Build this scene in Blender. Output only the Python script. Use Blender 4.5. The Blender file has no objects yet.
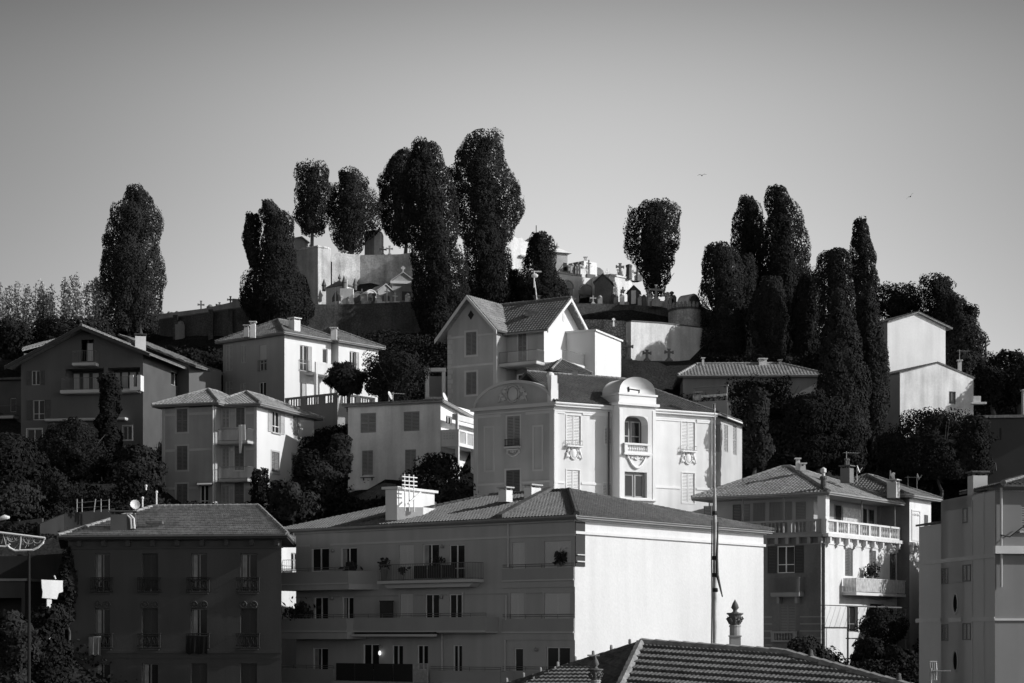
import bpy, math, random
import numpy as np
from mathutils import Vector
# ------------------------------------------------------------------ camera, sky, sun, exposure
F = 1900.0; HV = 635.0; UC = 512.0; CZ = 12.0          # focal length in px, horizon row, centre column, camera height
scn = bpy.context.scene
COL = scn.collection
cam = bpy.data.objects.new('camera', bpy.data.cameras.new('camera')); COL.objects.link(cam)
cam.location = (0, 0, CZ); cam.rotation_euler = (math.pi/2, 0, 0)
cam.data.sensor_width = 36; cam.data.lens = 36*F/1024
cam.data.shift_y = (HV-341.5)/1024; cam.data.clip_start = 1; cam.data.clip_end = 6000
scn.camera = cam
SUN_EL = math.radians(27); SUN_XY = Vector((0.985, -0.17)).normalized()
SV = Vector((SUN_XY.x*math.cos(SUN_EL), SUN_XY.y*math.cos(SUN_EL), math.sin(SUN_EL)))
w = bpy.data.worlds.new("World"); scn.world = w; w.use_nodes = True
nt = w.node_tree; nt.nodes.clear()
sky = nt.nodes.new('ShaderNodeTexSky'); sky.sky_type = 'NISHITA'; sky.sun_disc = False
sky.sun_elevation = SUN_EL; sky.sun_rotation = math.atan2(SUN_XY.x, SUN_XY.y)
sky.air_density = 1.0; sky.dust_density = 1.0; sky.ozone_density = 1.0
sep = nt.nodes.new('ShaderNodeSeparateColor'); nt.links.new(sky.outputs[0], sep.inputs[0])
pw = nt.nodes.new('ShaderNodeMath'); pw.operation = 'POWER'; pw.inputs[1].default_value = 1.2     # red filter and film contrast of the sky
nt.links.new(sep.outputs[0], pw.inputs[0])
# a clear sky photographed through a red filter: darker with height
tc = nt.nodes.new('ShaderNodeTexCoord'); sx = nt.nodes.new('ShaderNodeSeparateXYZ'); nt.links.new(tc.outputs['Generated'], sx.inputs[0])
mr = nt.nodes.new('ShaderNodeMapRange'); mr.interpolation_type = 'SMOOTHERSTEP'
mr.inputs[1].default_value = 0.24; mr.inputs[2].default_value = 0.42; mr.inputs[3].default_value = 1.8; mr.inputs[4].default_value = 0.42
nt.links.new(sx.outputs[2], mr.inputs[0])
mu = nt.nodes.new('ShaderNodeMath'); mu.operation = 'MULTIPLY'
nt.links.new(pw.outputs[0], mu.inputs[0]); nt.links.new(mr.outputs[0], mu.inputs[1])
# lens vignette put into the sky: palest over the hill, dimmed to both sides
ab = nt.nodes.new('ShaderNodeMath'); ab.operation = 'SUBTRACT'; ab.inputs[1].default_value = 0.03; nt.links.new(sx.outputs[0], ab.inputs[0])
ab2 = nt.nodes.new('ShaderNodeMath'); ab2.operation = 'ABSOLUTE'; nt.links.new(ab.outputs[0], ab2.inputs[0])
mr2 = nt.nodes.new('ShaderNodeMapRange'); mr2.interpolation_type = 'SMOOTHSTEP'
mr2.inputs[1].default_value = 0.0; mr2.inputs[2].default_value = 0.36; mr2.inputs[3].default_value = 1.0; mr2.inputs[4].default_value = 0.40
nt.links.new(ab2.outputs[0], mr2.inputs[0])
mu2 = nt.nodes.new('ShaderNodeMath'); mu2.operation = 'MULTIPLY'; nt.links.new(mu.outputs[0], mu2.inputs[0]); nt.links.new(mr2.outputs[0], mu2.inputs[1]); mu = mu2
bg = nt.nodes.new('ShaderNodeBackground'); bg.inputs[1].default_value = 0.15
nt.links.new(mu.outputs[0], bg.inputs[0])
wo = nt.nodes.new('ShaderNodeOutputWorld'); nt.links.new(bg.outputs[0], wo.inputs[0])
sl = bpy.data.lights.new('sun', 'SUN'); sl.energy = 4.3; sl.angle = math.radians(0.5); sl.color = (1, 1, 1)
sun = bpy.data.objects.new('sun', sl); COL.objects.link(sun)
sun.rotation_euler = SV.to_track_quat('Z', 'Y').to_euler(); sun.location = (60, 0, 90)
scn.view_settings.view_transform = 'Standard'; scn.view_settings.look = 'None'
scn.view_settings.exposure = 0; scn.view_settings.gamma = 1
scn.render.engine = 'CYCLES'; scn.cycles.max_bounces = 5; scn.cycles.diffuse_bounces = 3

# ------------------------------------------------------------------ materials (the place is seen in black and white: every colour is a grey)
MATS = {}
def mat(name, v, rough=0.9, var=0.12, scale=0.6, streak=0.0, bump=0.0, bscale=8.0, spec=0.3, metal=0.0, fine=0.0):
    if name in MATS: return MATS[name]
    m = bpy.data.materials.new(name); m.use_nodes = True; MATS[name] = m
    n = m.node_tree; N = n.nodes; L = n.links
    b = N['Principled BSDF']; b.inputs['Roughness'].default_value = rough
    b.inputs['Specular IOR Level'].default_value = spec; b.inputs['Metallic'].default_value = metal
    b.inputs['Base Color'].default_value = (v, v, v, 1)
    if var <= 0 and streak <= 0 and bump <= 0: return m
    tc = N.new('ShaderNodeTexCoord')
    def noise(sc, det, mapping=None):
        t = N.new('ShaderNodeTexNoise'); t.inputs['Scale'].default_value = sc; t.inputs['Detail'].default_value = det
        if mapping:
            mp = N.new('ShaderNodeMapping'); mp.inputs['Scale'].default_value = mapping
            L.new(tc.outputs['Object'], mp.inputs[0]); L.new(mp.outputs[0], t.inputs[0])
        else: L.new(tc.outputs['Object'], t.inputs[0])
        return t
    def mrange(src, lo, hi, a=0.3, c=0.7):
        r = N.new('ShaderNodeMapRange'); r.inputs[1].default_value = a; r.inputs[2].default_value = c
        r.inputs[3].default_value = lo; r.inputs[4].default_value = hi; L.new(src, r.inputs[0]); return r.outputs[0]
    cur = mrange(noise(scale, 6).outputs[0], 1-var, 1+var)
    def mul(a, c2):
        q = N.new('ShaderNodeMath'); q.operation = 'MULTIPLY'; L.new(a, q.inputs[0]); L.new(c2, q.inputs[1]); return q.outputs[0]
    if streak > 0:
        cur = mul(cur, mrange(noise(1.0, 5, (1.3, 1.3, 0.12)).outputs[0], 1-streak, 1.0, 0.30, 0.62))
    if fine > 0:
        cur = mul(cur, mrange(noise(6.0, 4).outputs[0], 1-fine, 1+fine))
    q = N.new('ShaderNodeMath'); q.operation = 'MULTIPLY'; q.inputs[1].default_value = v; L.new(cur, q.inputs[0]); q.use_clamp = True
    L.new(q.outputs[0], b.inputs['Base Color'])
    if bump > 0:
        bp = N.new('ShaderNodeBump'); bp.inputs['Strength'].default_value = bump; bp.inputs['Distance'].default_value = 0.05
        L.new(noise(bscale, 5).outputs[0], bp.inputs['Height']); L.new(bp.outputs[0], b.inputs['Normal'])
    return m
def masonry(name, v, sx_=2.2, mort=0.6):
    """rubble stone wall"""
    m = mat(name, v, 0.95, 0.35, 0.5, 0.25, 0.8, 3.0, fine=0.25)
    n = m.node_tree; N = n.nodes; L = n.links; b = N['Principled BSDF']
    tc = N.new('ShaderNodeTexCoord'); vo = N.new('ShaderNodeTexVoronoi'); vo.feature = 'DISTANCE_TO_EDGE'; vo.inputs['Scale'].default_value = sx_
    L.new(tc.outputs['Object'], vo.inputs[0])
    vo.inputs['Randomness'].default_value = 0.9; r = N.new('ShaderNodeMapRange'); r.inputs[1].default_value = 0.0; r.inputs[2].default_value = 0.16; r.inputs[3].default_value = mort; r.inputs[4].default_value = 1.0
    L.new(vo.outputs[0], r.inputs[0])
    src = b.inputs['Base Color'].links[0].from_socket
    q = N.new('ShaderNodeMath'); q.operation = 'MULTIPLY'; L.new(src, q.inputs[0]); L.new(r.outputs[0], q.inputs[1]); L.new(q.outputs[0], b.inputs['Base Color'])
    return m
def glassm(name='window_glass', v=0.02): return mat(name, v, 0.12, 0, spec=0.22)

# ------------------------------------------------------------------ mesh collector
class M:
    def __init__(s): s.v = []; s.f = []; s.n = 0
    def add(s, V, Fc):
        V = np.asarray(V, float).reshape(-1, 3); s.v.append(V)
        for f in Fc: s.f.append(tuple(i+s.n for i in f))
        s.n += len(V)
    def arr(s, V, Q):
        s.v.append(V); Q = Q + s.n; s.f.extend(map(tuple, Q.tolist())); s.n += len(V)
    def hexa(s, P): s.add(P, [(0,1,2,3),(7,6,5,4),(0,4,5,1),(1,5,6,2),(2,6,7,3),(3,7,4,0)])
    def box(s, x0, x1, y0, y1, z0, z1):
        s.hexa([(x0,y0,z0),(x1,y0,z0),(x1,y1,z0),(x0,y1,z0),(x0,y0,z1),(x1,y0,z1),(x1,y1,z1),(x0,y1,z1)])
    def prism(s, pts, off):
        """closed prism: polygon pts (3D) swept by vector off"""
        n = len(pts); off = np.array(off); A = np.array(pts, float)
        V = np.vstack([A, A+off]); Fc = [tuple(range(n)), tuple(range(2*n-1, n-1, -1))]
        for i in range(n): j = (i+1) % n; Fc.append((i, j, n+j, n+i))
        s.add(V, Fc)
    def plan(s, pts, z0, z1): s.prism([(p[0], p[1], z0) for p in pts], (0, 0, z1-z0))
    def tube(s, P, r, seg=6, cap=True):
        P = [np.array(p, float) for p in P]; R = r if hasattr(r, '__len__') else [r]*len(P)
        V = []; n = len(P)
        for i, p in enumerate(P):
            t = P[min(i+1, n-1)] - P[max(i-1, 0)]; t = t/(np.linalg.norm(t)+1e-9)
            a = np.cross(t, (0, 0, 1) if abs(t[2]) < 0.9 else (1, 0, 0)); a /= np.linalg.norm(a); b = np.cross(t, a)
            for k in range(seg):
                q = 2*math.pi*k/seg; V.append(p + R[i]*(a*math.cos(q)+b*math.sin(q)))
        Fc = []
        for i in range(n-1):
            for k in range(seg):
                k2 = (k+1) % seg; Fc.append((i*seg+k, i*seg+k2, (i+1)*seg+k2, (i+1)*seg+k))
        if cap: Fc += [tuple(range(seg-1, -1, -1)), tuple(range((n-1)*seg, n*seg))]
        s.add(V, Fc)
    def lathe(s, c, prof, seg=12, sq=None):
        """prof: (r, z) pairs, base at c"""
        V = []; n = len(prof)
        for r, z in prof:
            for k in range(seg):
                q = 2*math.pi*k/seg; V.append((c[0]+r*math.cos(q), c[1]+r*math.sin(q), c[2]+z))
        Fc = []
        for i in range(n-1):
            for k in range(seg):
                k2 = (k+1) % seg; Fc.append((i*seg+k, i*seg+k2, (i+1)*seg+k2, (i+1)*seg+k))
        Fc += [tuple(range(seg-1, -1, -1)), tuple(range((n-1)*seg, n*seg))]
        s.add(V, Fc)
    def ell(s, c, ax, seg=10, rings=6):
        """ellipsoid, ax = three axis vectors"""
        A = np.array(ax, float); c = np.array(c, float); V = []; Fc = []
        for i in range(rings+1):
            th = math.pi*i/rings
            for k in range(seg):
                q = 2*math.pi*k/seg
                V.append(c + A[0]*math.sin(th)*math.cos(q) + A[1]*math.sin(th)*math.sin(q) + A[2]*math.cos(th))
        for i in range(rings):
            for k in range(seg):
                k2 = (k+1) % seg; Fc.append((i*seg+k, (i+1)*seg+k, (i+1)*seg+k2, i*seg+k2))
        s.add(V, Fc)
    def build(s, name, m, parent, root=None, smooth=False, loc=None):
        """root = the thing's root; vertices are given in world space"""
        root = root or parent
        me = bpy.data.meshes.new(name)
        o_ = np.array(root.location if root is not None else (loc or (0, 0, 0)))
        V = np.vstack(s.v) - o_
        me.from_pydata(V.tolist(), [], s.f); me.materials.append(m)
        if smooth: me.polygons.foreach_set('use_smooth', [True]*len(me.polygons))
        me.update()
        o = bpy.data.objects.new(name, me); COL.objects.link(o)
        if parent is not None: o.parent = parent
        else: o.location = o_
        return o
def tag(o, label=None, cat=None, group=None, kind=None):
    if label: o['label'] = label
    if cat: o['category'] = cat
    if group: o['group'] = group
    if kind: o['kind'] = kind
    return o
def empty(name, loc, label, cat, group=None):
    o = bpy.data.objects.new(name, None); o.empty_display_size = 0.5; COL.objects.link(o); o.location = loc
    return tag(o, label, cat, group)
def single(name, Mx, m, label, cat, group=None, smooth=False):
    V = np.vstack(Mx.v); loc = ((V[:, 0].min()+V[:, 0].max())/2, (V[:, 1].min()+V[:, 1].max())/2, V[:, 2].min())
    return tag(Mx.build(name, m, None, None, smooth, loc), label, cat, group)
def copy_tree(o, parent=None):
    c = o.copy(); COL.objects.link(c)
    if parent is not None: c.parent = parent
    for ch in o.children: copy_tree(ch, c)
    return c

# ------------------------------------------------------------------ measuring helpers: a picture point at a known distance -> a place
def K(u): return (u-UC)/F
def P2(u, D): return np.array([K(u)*D, D])
def Z(v, D): return CZ + (HV-v)/F*D
def P3(u, v, D): return np.array([K(u)*D, D, Z(v, D)])
class Face:
    """vertical wall plane: starting point c, direction d, outward normal n"""
    def __init__(s, c, d, n):
        s.c = np.array(c, float); s.d = np.array(d, float)/np.linalg.norm(d); s.n = np.array(n, float)/np.linalg.norm(n)
    def s(s_, u):
        k = K(u); return (k*s_.c[1]-s_.c[0])/(s_.d[0]-k*s_.d[1])
    def Y(s, t): return s.c[1]+t*s.d[1]
    def z(s, u, v): return Z(v, s.Y(s.s(u)))
    def pt(s, t, z, n=0.0):
        p = s.c + s.d*t + s.n*n; return np.array([p[0], p[1], z])
    def p2(s, t, n=0.0): return s.c + s.d*t + s.n*n
    def rect(s, u0, u1, v0, v1):
        a, b = sorted((s.s(u0), s.s(u1))); um = (u0+u1)/2
        return a, b, s.z(um, v1), s.z(um, v0)
    def box(s, m, s0, s1, z0, z1, n0, n1):
        P = [s.pt(s0, z0, n0), s.pt(s1, z0, n0), s.pt(s1, z0, n1), s.pt(s0, z0, n1), s.pt(s0, z1, n0), s.pt(s1, z1, n0), s.pt(s1, z1, n1), s.pt(s0, z1, n1)]
        m.hexa(P)
    def poly(s, m, pts, n0, n1):
        m.prism([s.pt(a, z, n0) for a, z in pts], np.append(s.n*(n1-n0), 0))
    def off(s, n): return Face(s.c + s.n*n, s.d, s.n)
def face_pq(p, q, inside):
    p = np.array(p, float); q = np.array(q, float); d = q-p; n = np.array([d[1], -d[0]])
    if np.dot(n, np.array(inside)-p) > 0: n = -n
    return Face(p, d, n)

# ------------------------------------------------------------------ roof tiles as real relief
def clip_t(poly, s):
    """t interval of a convex 2D polygon at abscissa s"""
    lo, hi = 1e9, -1e9; n = len(poly)
    for i in range(n):
        (a, b), (c, d) = poly[i], poly[(i+1) % n]
        if (a-s)*(c-s) <= 0 and abs(a-c) > 1e-9:
            t = b+(d-b)*(s-a)/(c-a); lo = min(lo, t); hi = max(hi, t)
    return (lo, hi) if hi >= lo else (0, 0)
def tiles(m, poly, pitch=0.22, amp=0.055, course=0.36, step=0.03, sub=5, slab=0.10):
    P = [np.array(p, float) for p in poly]; o = P[0]; e = P[1]-P[0]; e /= np.linalg.norm(e)
    nn = np.cross(P[1]-P[0], P[2]-P[0]); nn /= np.linalg.norm(nn)
    if nn[2] < 0: nn = -nn
    t = np.cross(nn, e)
    if np.dot(t, P[2]-P[0]) < 0: t = -t
    q = [(float(np.dot(p-o, e)), float(np.dot(p-o, t))) for p in P]
    s0 = min(a for a, b in q)+1e-4; s1 = max(a for a, b in q)-1e-4; n = max(3, int((s1-s0)/pitch*sub))
    S = np.linspace(s0, s1, n+1); IV = np.array([clip_t(q, s) for s in S])
    x = (S/pitch) % 1.0
    H = np.where(x < 0.62, np.sqrt(np.clip(1-((x-0.31)/0.31)**2, 0, 1)), 0.25*np.abs((x-0.81)/0.19)**2)*amp
    tmax = max(b for a, b in q); tmin = min(b for a, b in q); rows = int(math.ceil((tmax-tmin)/course))
    rng = np.random.RandomState(int(abs(o[0]*7+o[1]*3)) % 9999)
    for r in range(rows):
        a = tmin+r*course; b = a+course
        jit = rng.uniform(-0.012, 0.012, n+1) if sub < 99 else 0
        ta = np.clip(a, IV[:, 0], IV[:, 1]); tb = np.clip(b, IV[:, 0], IV[:, 1])
        ok = (tb-ta) > 1e-4
        def pts(tt, hh): return o + S[:, None]*e + tt[:, None]*t + hh[:, None]*nn
        A = pts(ta, H+step); B = pts(tb, H); Cc = pts(ta, H-0.01)
        V = np.vstack([Cc, A, B]); k = n+1; i = np.arange(n); i = i[ok[:-1] | ok[1:]]
        if len(i) == 0: continue
        m.arr(V, np.vstack([np.stack([i, i+1, k+i+1, k+i], 1), np.stack([k+i, k+i+1, 2*k+i+1, 2*k+i], 1)]))
    if slab: m.prism([p-nn*0.02 for p in P], -nn*slab)
    return nn
def ridge_caps(m, p, q, r=0.12, L=0.42):
    p = np.array(p, float); q = np.array(q, float); D = np.linalg.norm(q-p); n = max(1, int(D/L))
    for i in range(n):
        a = p+(q-p)*(i/n); b = p+(q-p)*((i+1.08)/n)
        m.tube([a, b], [r*1.12, r*0.92], 7)

# ------------------------------------------------------------------ building kit
class Bld:
    def __init__(s, name, label, cat, loc, group=None):
        s.root = empty(name, loc, label, cat, group); s.holes = {}
    def part(s, name, m, mt, parent=None, smooth=False): return m.build(name, mt, parent or s.root, s.root, smooth)
    def hole(s, face, r): s.holes.setdefault(id(face), []).append(r)
    def wall(s, face, s0, s1, z0, z1, mt, depth=0.16, top=None, name='wall', m=None, thick=0.0):
        """a wall with real openings; top: extra polygon (gable) above z1 in (s, z)"""
        own = m is None; m = m or M()
        H = [h for h in s.holes.get(id(face), []) if h[1] > s0 and h[0] < s1]
        xs = sorted({s0, s1, *[min(max(h[i], s0), s1) for h in H for i in (0, 1)]})
        zs = sorted({z0, z1, *[min(max(h[i], z0), z1) for h in H for i in (2, 3)]})
        for i in range(len(xs)-1):
            for j in range(len(zs)-1):
                cx, cz = (xs[i]+xs[i+1])/2, (zs[j]+zs[j+1])/2
                if any(h[0] < cx < h[1] and h[2] < cz < h[3] for h in H): continue
                m.add([face.pt(xs[i], zs[j]), face.pt(xs[i+1], zs[j]), face.pt(xs[i+1], zs[j+1]), face.pt(xs[i], zs[j+1])], [(0, 1, 2, 3)])
        for h in H:
            a, b, c, d = h[:4]; dp = h[4] if len(h) > 4 else depth
            q = [(a, c), (b, c), (b, d), (a, d)]
            for i in range(4):
                (x0, y0), (x1, y1) = q[i], q[(i+1) % 4]
                m.add([face.pt(x0, y0), face.pt(x1, y1), face.pt(x1, y1, -dp), face.pt(x0, y0, -dp)], [(0, 1, 2, 3)])
        if top: face.poly(m, top, -0.25, 0.0)
        return s.part(name, m, mt) if own else m
    def shutter_mesh(s, m, face, a, b, c, d, n0, th=0.04, slats=None):
        w_ = 0.055
        face.box(m, a, a+w_, c, d, n0, n0+th); face.box(m, b-w_, b, c, d, n0, n0+th)
        for z in (c, (c+d)/2-w_/2, d-w_): face.box(m, a+w_, b-w_, z, z+w_, n0, n0+th)
        n = slats or max(6, int((d-c)/0.11))
        for i in range(n):
            z = c+w_+(d-c-2*w_)*(i+0.1)/n; h = (d-c-2*w_)/n*0.8
            P = [face.pt(a+w_, z, n0+th-0.006), face.pt(b-w_, z, n0+th-0.006), face.pt(b-w_, z+h, n0+0.006), face.pt(a+w_, z+h, n0+0.006)]
            m.add(P, [(0, 1, 2, 3)])
    def win(s, face, px, style='shut', sm=None, sur=None, fm=None, sill=True, px_is_world=False, sw=0.13, pane=None, label=None, rail=None, frac=1.0, depth=0.16):
        """px = (u0,u1,v0,v1) seen in the picture, placed on the wall plane"""
        a, b, c, d = px if px_is_world else face.rect(*px)
        s.hole(face, (a, b, c, d, depth)); fm = fm or MATS['white_frame']
        if style in ('glass', 'open', 'curtain', 'blind', 'half'):
            m = M(); n0 = -depth+0.02; t = 0.06
            for (x0, x1, y0, y1) in ((a, a+t, c, d), (b-t, b, c, d), (a+t, b-t, c, c+t), (a+t, b-t, d-t, d)): face.box(m, x0, x1, y0, y1, n0, n0+0.05)
            if b-a > 0.7: face.box(m, (a+b)/2-0.04, (a+b)/2+0.04, c+t, d-t, n0, n0+0.055)
            if d-c > 1.7: face.box(m, a+t, b-t, c+(d-c)*0.3, c+(d-c)*0.3+0.05, n0, n0+0.045)
            wn = s.part('window', m, fm)
            if label: wn['label'] = label
            m = M(); face.box(m, a, b, c, d, -depth-0.03, -depth+0.03); s.part('pane', m, pane or glassm(), wn)
            if style == 'curtain':
                m = M(); n = 10
                for i in range(n):
                    x0 = a+0.07+(b-a-0.14)*i/n; x1 = a+0.07+(b-a-0.14)*(i+0.8)/n
                    if i/n < 0.65: continue
                    face.box(m, x0, x1, c+0.08+(d-c)*(1-frac), d-0.07, -depth+0.032, -depth+0.045+0.01*(i % 2))
                s.part('curtain', m, mat('curtain', 0.36, 0.9, 0.2, 2), wn)
            if style == 'blind':
                m = M(); k = int((d-c)*frac/0.06)
                for i in range(k): face.box(m, a+0.02, b-0.02, d-0.06*(i+1)+0.004, d-0.06*i, -depth+0.075, -depth+0.095)
                s.part('roller_blind', m, sm or mat('blind', 0.4, 0.7, 0.05), wn)
        if style in ('shut',):
            for x0, x1 in (((a, (a+b)/2-0.01), ((a+b)/2+0.01, b)) if b-a > 0.55 else ((a, b),)):
                m = M(); s.shutter_mesh(m, face, x0, x1, c, d, -0.07); sh = s.part('shutter', m, sm)
            m = M(); face.box(m, a, b, c, d, -depth-0.03, -depth+0.03); s.part('pane', m, glassm(), sh)
        if style in ('open', 'half'):
            W = (b-a)/2
            if style == 'open': L_ = ((a-W-0.03, a-0.03), (b+0.03, b+W+0.03))
            else: L_ = ((b+0.03, b+W+0.03),)
            for x0, x1 in L_:
                m = M(); s.shutter_mesh(m, face, x0, x1, c, d, 0.02); s.part('shutter', m, sm)
        if sur is not None:
            m = M(); g = 0.03
            face.box(m, a-sw, a-0.002, c-sw, d+sw, 0.004, g); face.box(m, b+0.002, b+sw, c-sw, d+sw, 0.004, g)
            face.box(m, a-0.002, b+0.002, d, d+sw, 0.004, g); face.box(m, a-0.002, b+0.002, c-sw, c, 0.004, g)
            s.part('window_surround', m, sur)
        if sill:
            m = M(); face.box(m, a-0.1, b+0.1, c-0.09 if sur is None else c-sw-0.06, c-0.004 if sur is None else c-sw-0.004, 0.004, 0.11); s.part('window_sill', m, sur or mat('stone_sill', 0.4, 0.9, 0.1))
        if rail is not None: s.railing(face, a-0.12, b+0.12, c-0.02 if sill else c, 0.95, 0.12, rail)
        return a, b, c, d
    def railing(s, face, a, b, z, h, n, mt, gap=0.11, sides=True, name='railing', r=0.012):
        m = M(); n1 = n
        for zz in (z+0.06, z+h): m.tube([face.pt(a, zz, n1), face.pt(b, zz, n1)], 0.022, 5)
        k = max(2, int((b-a)/gap))
        for i in range(k+1): x = a+(b-a)*i/k; m.tube([face.pt(x, z, n1), face.pt(x, z+h, n1)], r, 4)
        if sides:
            for x in (a, b):
                for zz in (z+0.06, z+h): m.tube([face.pt(x, zz, 0.01), face.pt(x, zz, n1)], 0.02, 5)
                kk = int(n1/0.14)
                for i in range(kk): m.tube([face.pt(x, z, n1*i/kk), face.pt(x, z+h, n1*i/kk)], r, 4)
        return s.part(name, m, mt)
    def slab(s, face, a, b, z, t, n, mt, name='balcony_slab'):
        m = M(); face.box(m, a, b, z-t, z, 0.004, n); face.box(m, a+0.03, b-0.03, z-t-0.05, z-t-0.001, 0.004, n-0.06); return s.part(name, m, mt)
    def balustrade(s, face, a, b, z, h, n, mt, gap=0.26, piers=2.2, name='balustrade'):
        m = M(); face.box(m, a, b, z, z+0.13, n-0.13, n+0.1); face.box(m, a-0.02, b+0.02, z+h-0.14, z+h, n-0.12, n+0.12)
        k = max(1, int((b-a)/piers+0.5)); 
        for i in range(k+1):
            x = a+(b-a)*i/k; x = min(max(x, a+0.14), b-0.14); face.box(m, x-0.14, x+0.14, z+0.13, z+h-0.14, n-0.11, n+0.09)
        cnt = int((b-a)/gap); hh = h-0.27
        for i in range(cnt):
            x = a+gap*(i+0.5)
            if any(abs(x-(a+(b-a)*j/k)) < 0.24 for j in range(k+1)): continue
            m.lathe(face.pt(x, z+0.13, n-0.01), [(0.05, 0), (0.05, 0.05*hh), (0.03, 0.1*hh), (0.075, 0.35*hh), (0.03, 0.75*hh), (0.05, 0.9*hh), (0.05, hh)], 7)
        return s.part(name, m, mt)
    def trim(s, face, a, b, z0, z1, n, mt, name='string_course'):
        if name == 'string_course':      # bands stop at the window surrounds
            cuts = sorted((h[0]-0.15, h[1]+0.15) for h in s.holes.get(id(face), []) if h[2]-0.15 < z1 and h[3]+0.15 > z0 and h[1] > a and h[0] < b)
            if cuts:
                x = a; o = None
                for c0, c1 in cuts:
                    if c0-x > 0.1: o = s.trim(face, x, c0, z0, z1, n, mt, 'string_band')
                    x = max(x, c1)
                if b-x > 0.1: o = s.trim(face, x, b, z0, z1, n, mt, 'string_band')
                return o
        m = M(); face.box(m, a, b, z0, z1, 0.003, n); return s.part(name, m, mt)
    def pipe(s, face, sx_, z0, z1, mt, n=0.09, r=0.05):
        m = M(); m.tube([face.pt(sx_, z0, n), face.pt(sx_, z1, n)], r, 7); return s.part('drainpipe', m, mt)
    def chimney(s, x, y, z0, z1, w_, mt, cap=None, th=0.0, l=None, pots=0, name='chimney'):
        l = l or w_; c, sn = math.cos(th), math.sin(th)
        def rot(px, py): return (x+c*px-sn*py, y+sn*px+c*py)
        m = M(); m.plan([rot(-w_/2, -l/2), rot(w_/2, -l/2), rot(w_/2, l/2), rot(-w_/2, l/2)], z0, z1)
        ch = s.part(name, m, mt)
        m = M(); e = 0.09; m.plan([rot(-w_/2-e, -l/2-e), rot(w_/2+e, -l/2-e), rot(w_/2+e, l/2+e), rot(-w_/2-e, l/2+e)], z1+0.14, z1+0.22)
        for sx_ in (-1, 1):
            for sy in (-1, 1):
                p = rot(sx_*(w_/2-0.06), sy*(l/2-0.06)); m.box(p[0]-0.05, p[0]+0.05, p[1]-0.05, p[1]+0.05, z1, z1+0.14)
        for i in range(pots):
            p = rot(-w_/2+w_*(i+0.5)/pots, 0); m.lathe((p[0], p[1], z1+0.2), [(0.11, 0), (0.09, 0.35), (0.13, 0.4), (0.13, 0.5), (0.02, 0.55)], 8)
        s.part('chimney_cap', m, cap or mt, ch); return ch
    def dish(s, x, y, z, mt, r=0.4, h=0.5, dv=(0.93, -0.3, 0.35)):
        m = M(); m.tube([(x, y, z), (x, y, z+h)], 0.025, 6)
        dirv = np.array(dv); dirv /= np.linalg.norm(dirv)
        a = np.cross(dirv, (0, 0, 1)); a /= np.linalg.norm(a); b = np.cross(a, dirv); c = np.array([x, y, z+h])
        V = [c-dirv*0.02]; Fc = []
        for j, rr in enumerate((0.5, 1.0)):
            for k in range(14): q = 2*math.pi*k/14; V.append(c+r*rr*(a*math.cos(q)+b*math.sin(q))+dirv*0.12*rr*rr)
        for k in range(14):
            k2 = (k+1) % 14; Fc += [(0, 1+k, 1+k2), (1+k, 15+k, 15+k2, 1+k2)]
        m.add(V, Fc); m.tube([c-b*r, c+dirv*0.4], 0.015, 4)
        return s.part('satellite_dish', m, mt)
    def antenna(s, x, y, z, h, mt, ang=0.3, n=7):
        m = M(); m.tube([(x, y, z), (x, y, z+h)], 0.025, 6); dx, dy = math.cos(ang), math.sin(ang)
        m.tube([(x-dx*0.2, y-dy*0.2, z+h-0.1), (x+dx*1.0, y+dy*1.0, z+h-0.1)], 0.018, 4)
        for i in range(n):
            t = -0.15+1.1*i/(n-1); w_ = 0.35-0.02*i
            m.tube([(x+dx*t+dy*w_, y+dy*t-dx*w_, z+h-0.1), (x+dx*t-dy*w_, y+dy*t+dx*w_, z+h-0.1)], 0.01, 4)
        return s.part('antenna', m, mt)
    def hip(s, C, a, b, La, Lb, ze, zr, r1, r2, mt, over=0.5, rafter=True, caps=0.12, **kw):
        """hip roof over the rectangle C + [0,La]a + [0,Lb]b; r1, r2 = ridge ends (p, q)"""
        a = np.array(a); b = np.array(b)
        def W(p, q, z): t = C + a*p + b*q; return np.array([t[0], t[1], z])
        o = over; E = [W(-o, -o, ze), W(La+o, -o, ze), W(La+o, Lb+o, ze), W(-o, Lb+o, ze)]
        R1 = W(*r1, zr); R2 = W(*r2, zr); m = M()
        if abs(r1[1]-r2[1]) < 1e-6:      # ridge along a
            if r1[0] > r2[0]: R1, R2 = R2, R1
            S = [[E[0], E[1], R2, R1], [E[2], E[3], R1, R2], [E[3], E[0], R1], [E[1], E[2], R2]]
            H = [(E[0], R1), (E[3], R1), (E[1], R2), (E[2], R2)]
        else:
            if r1[1] > r2[1]: R1, R2 = R2, R1
            S = [[E[3], E[0], R1, R2], [E[1], E[2], R2, R1], [E[0], E[1], R1], [E[2], E[3], R2]]
            H = [(E[0], R1), (E[1], R1), (E[3], R2), (E[2], R2)]
        for p in S:
            if len(p) == 4 and np.linalg.norm(p[2]-p[3]) < 0.05: p = p[:3]
            tiles(m, p, **kw)
        rf = s.part('roof', m, mt)
        m = M()
        for p, q in H+[(R1, R2)]:
            if np.linalg.norm(p-q) > 0.1: ridge_caps(m, p+np.array([0, 0, 0.05]), q+np.array([0, 0, 0.05]), caps)
        s.part('ridge_tiles', m, mt, rf)
        m = M()   # gutter and soffit
        for i in range(4):
            m.tube([E[i]+np.array([0, 0, -0.04]), E[(i+1) % 4]+np.array([0, 0, -0.04])], 0.065, 6)
        s.part('gutter', m, MATS['zinc'], rf)
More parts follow.
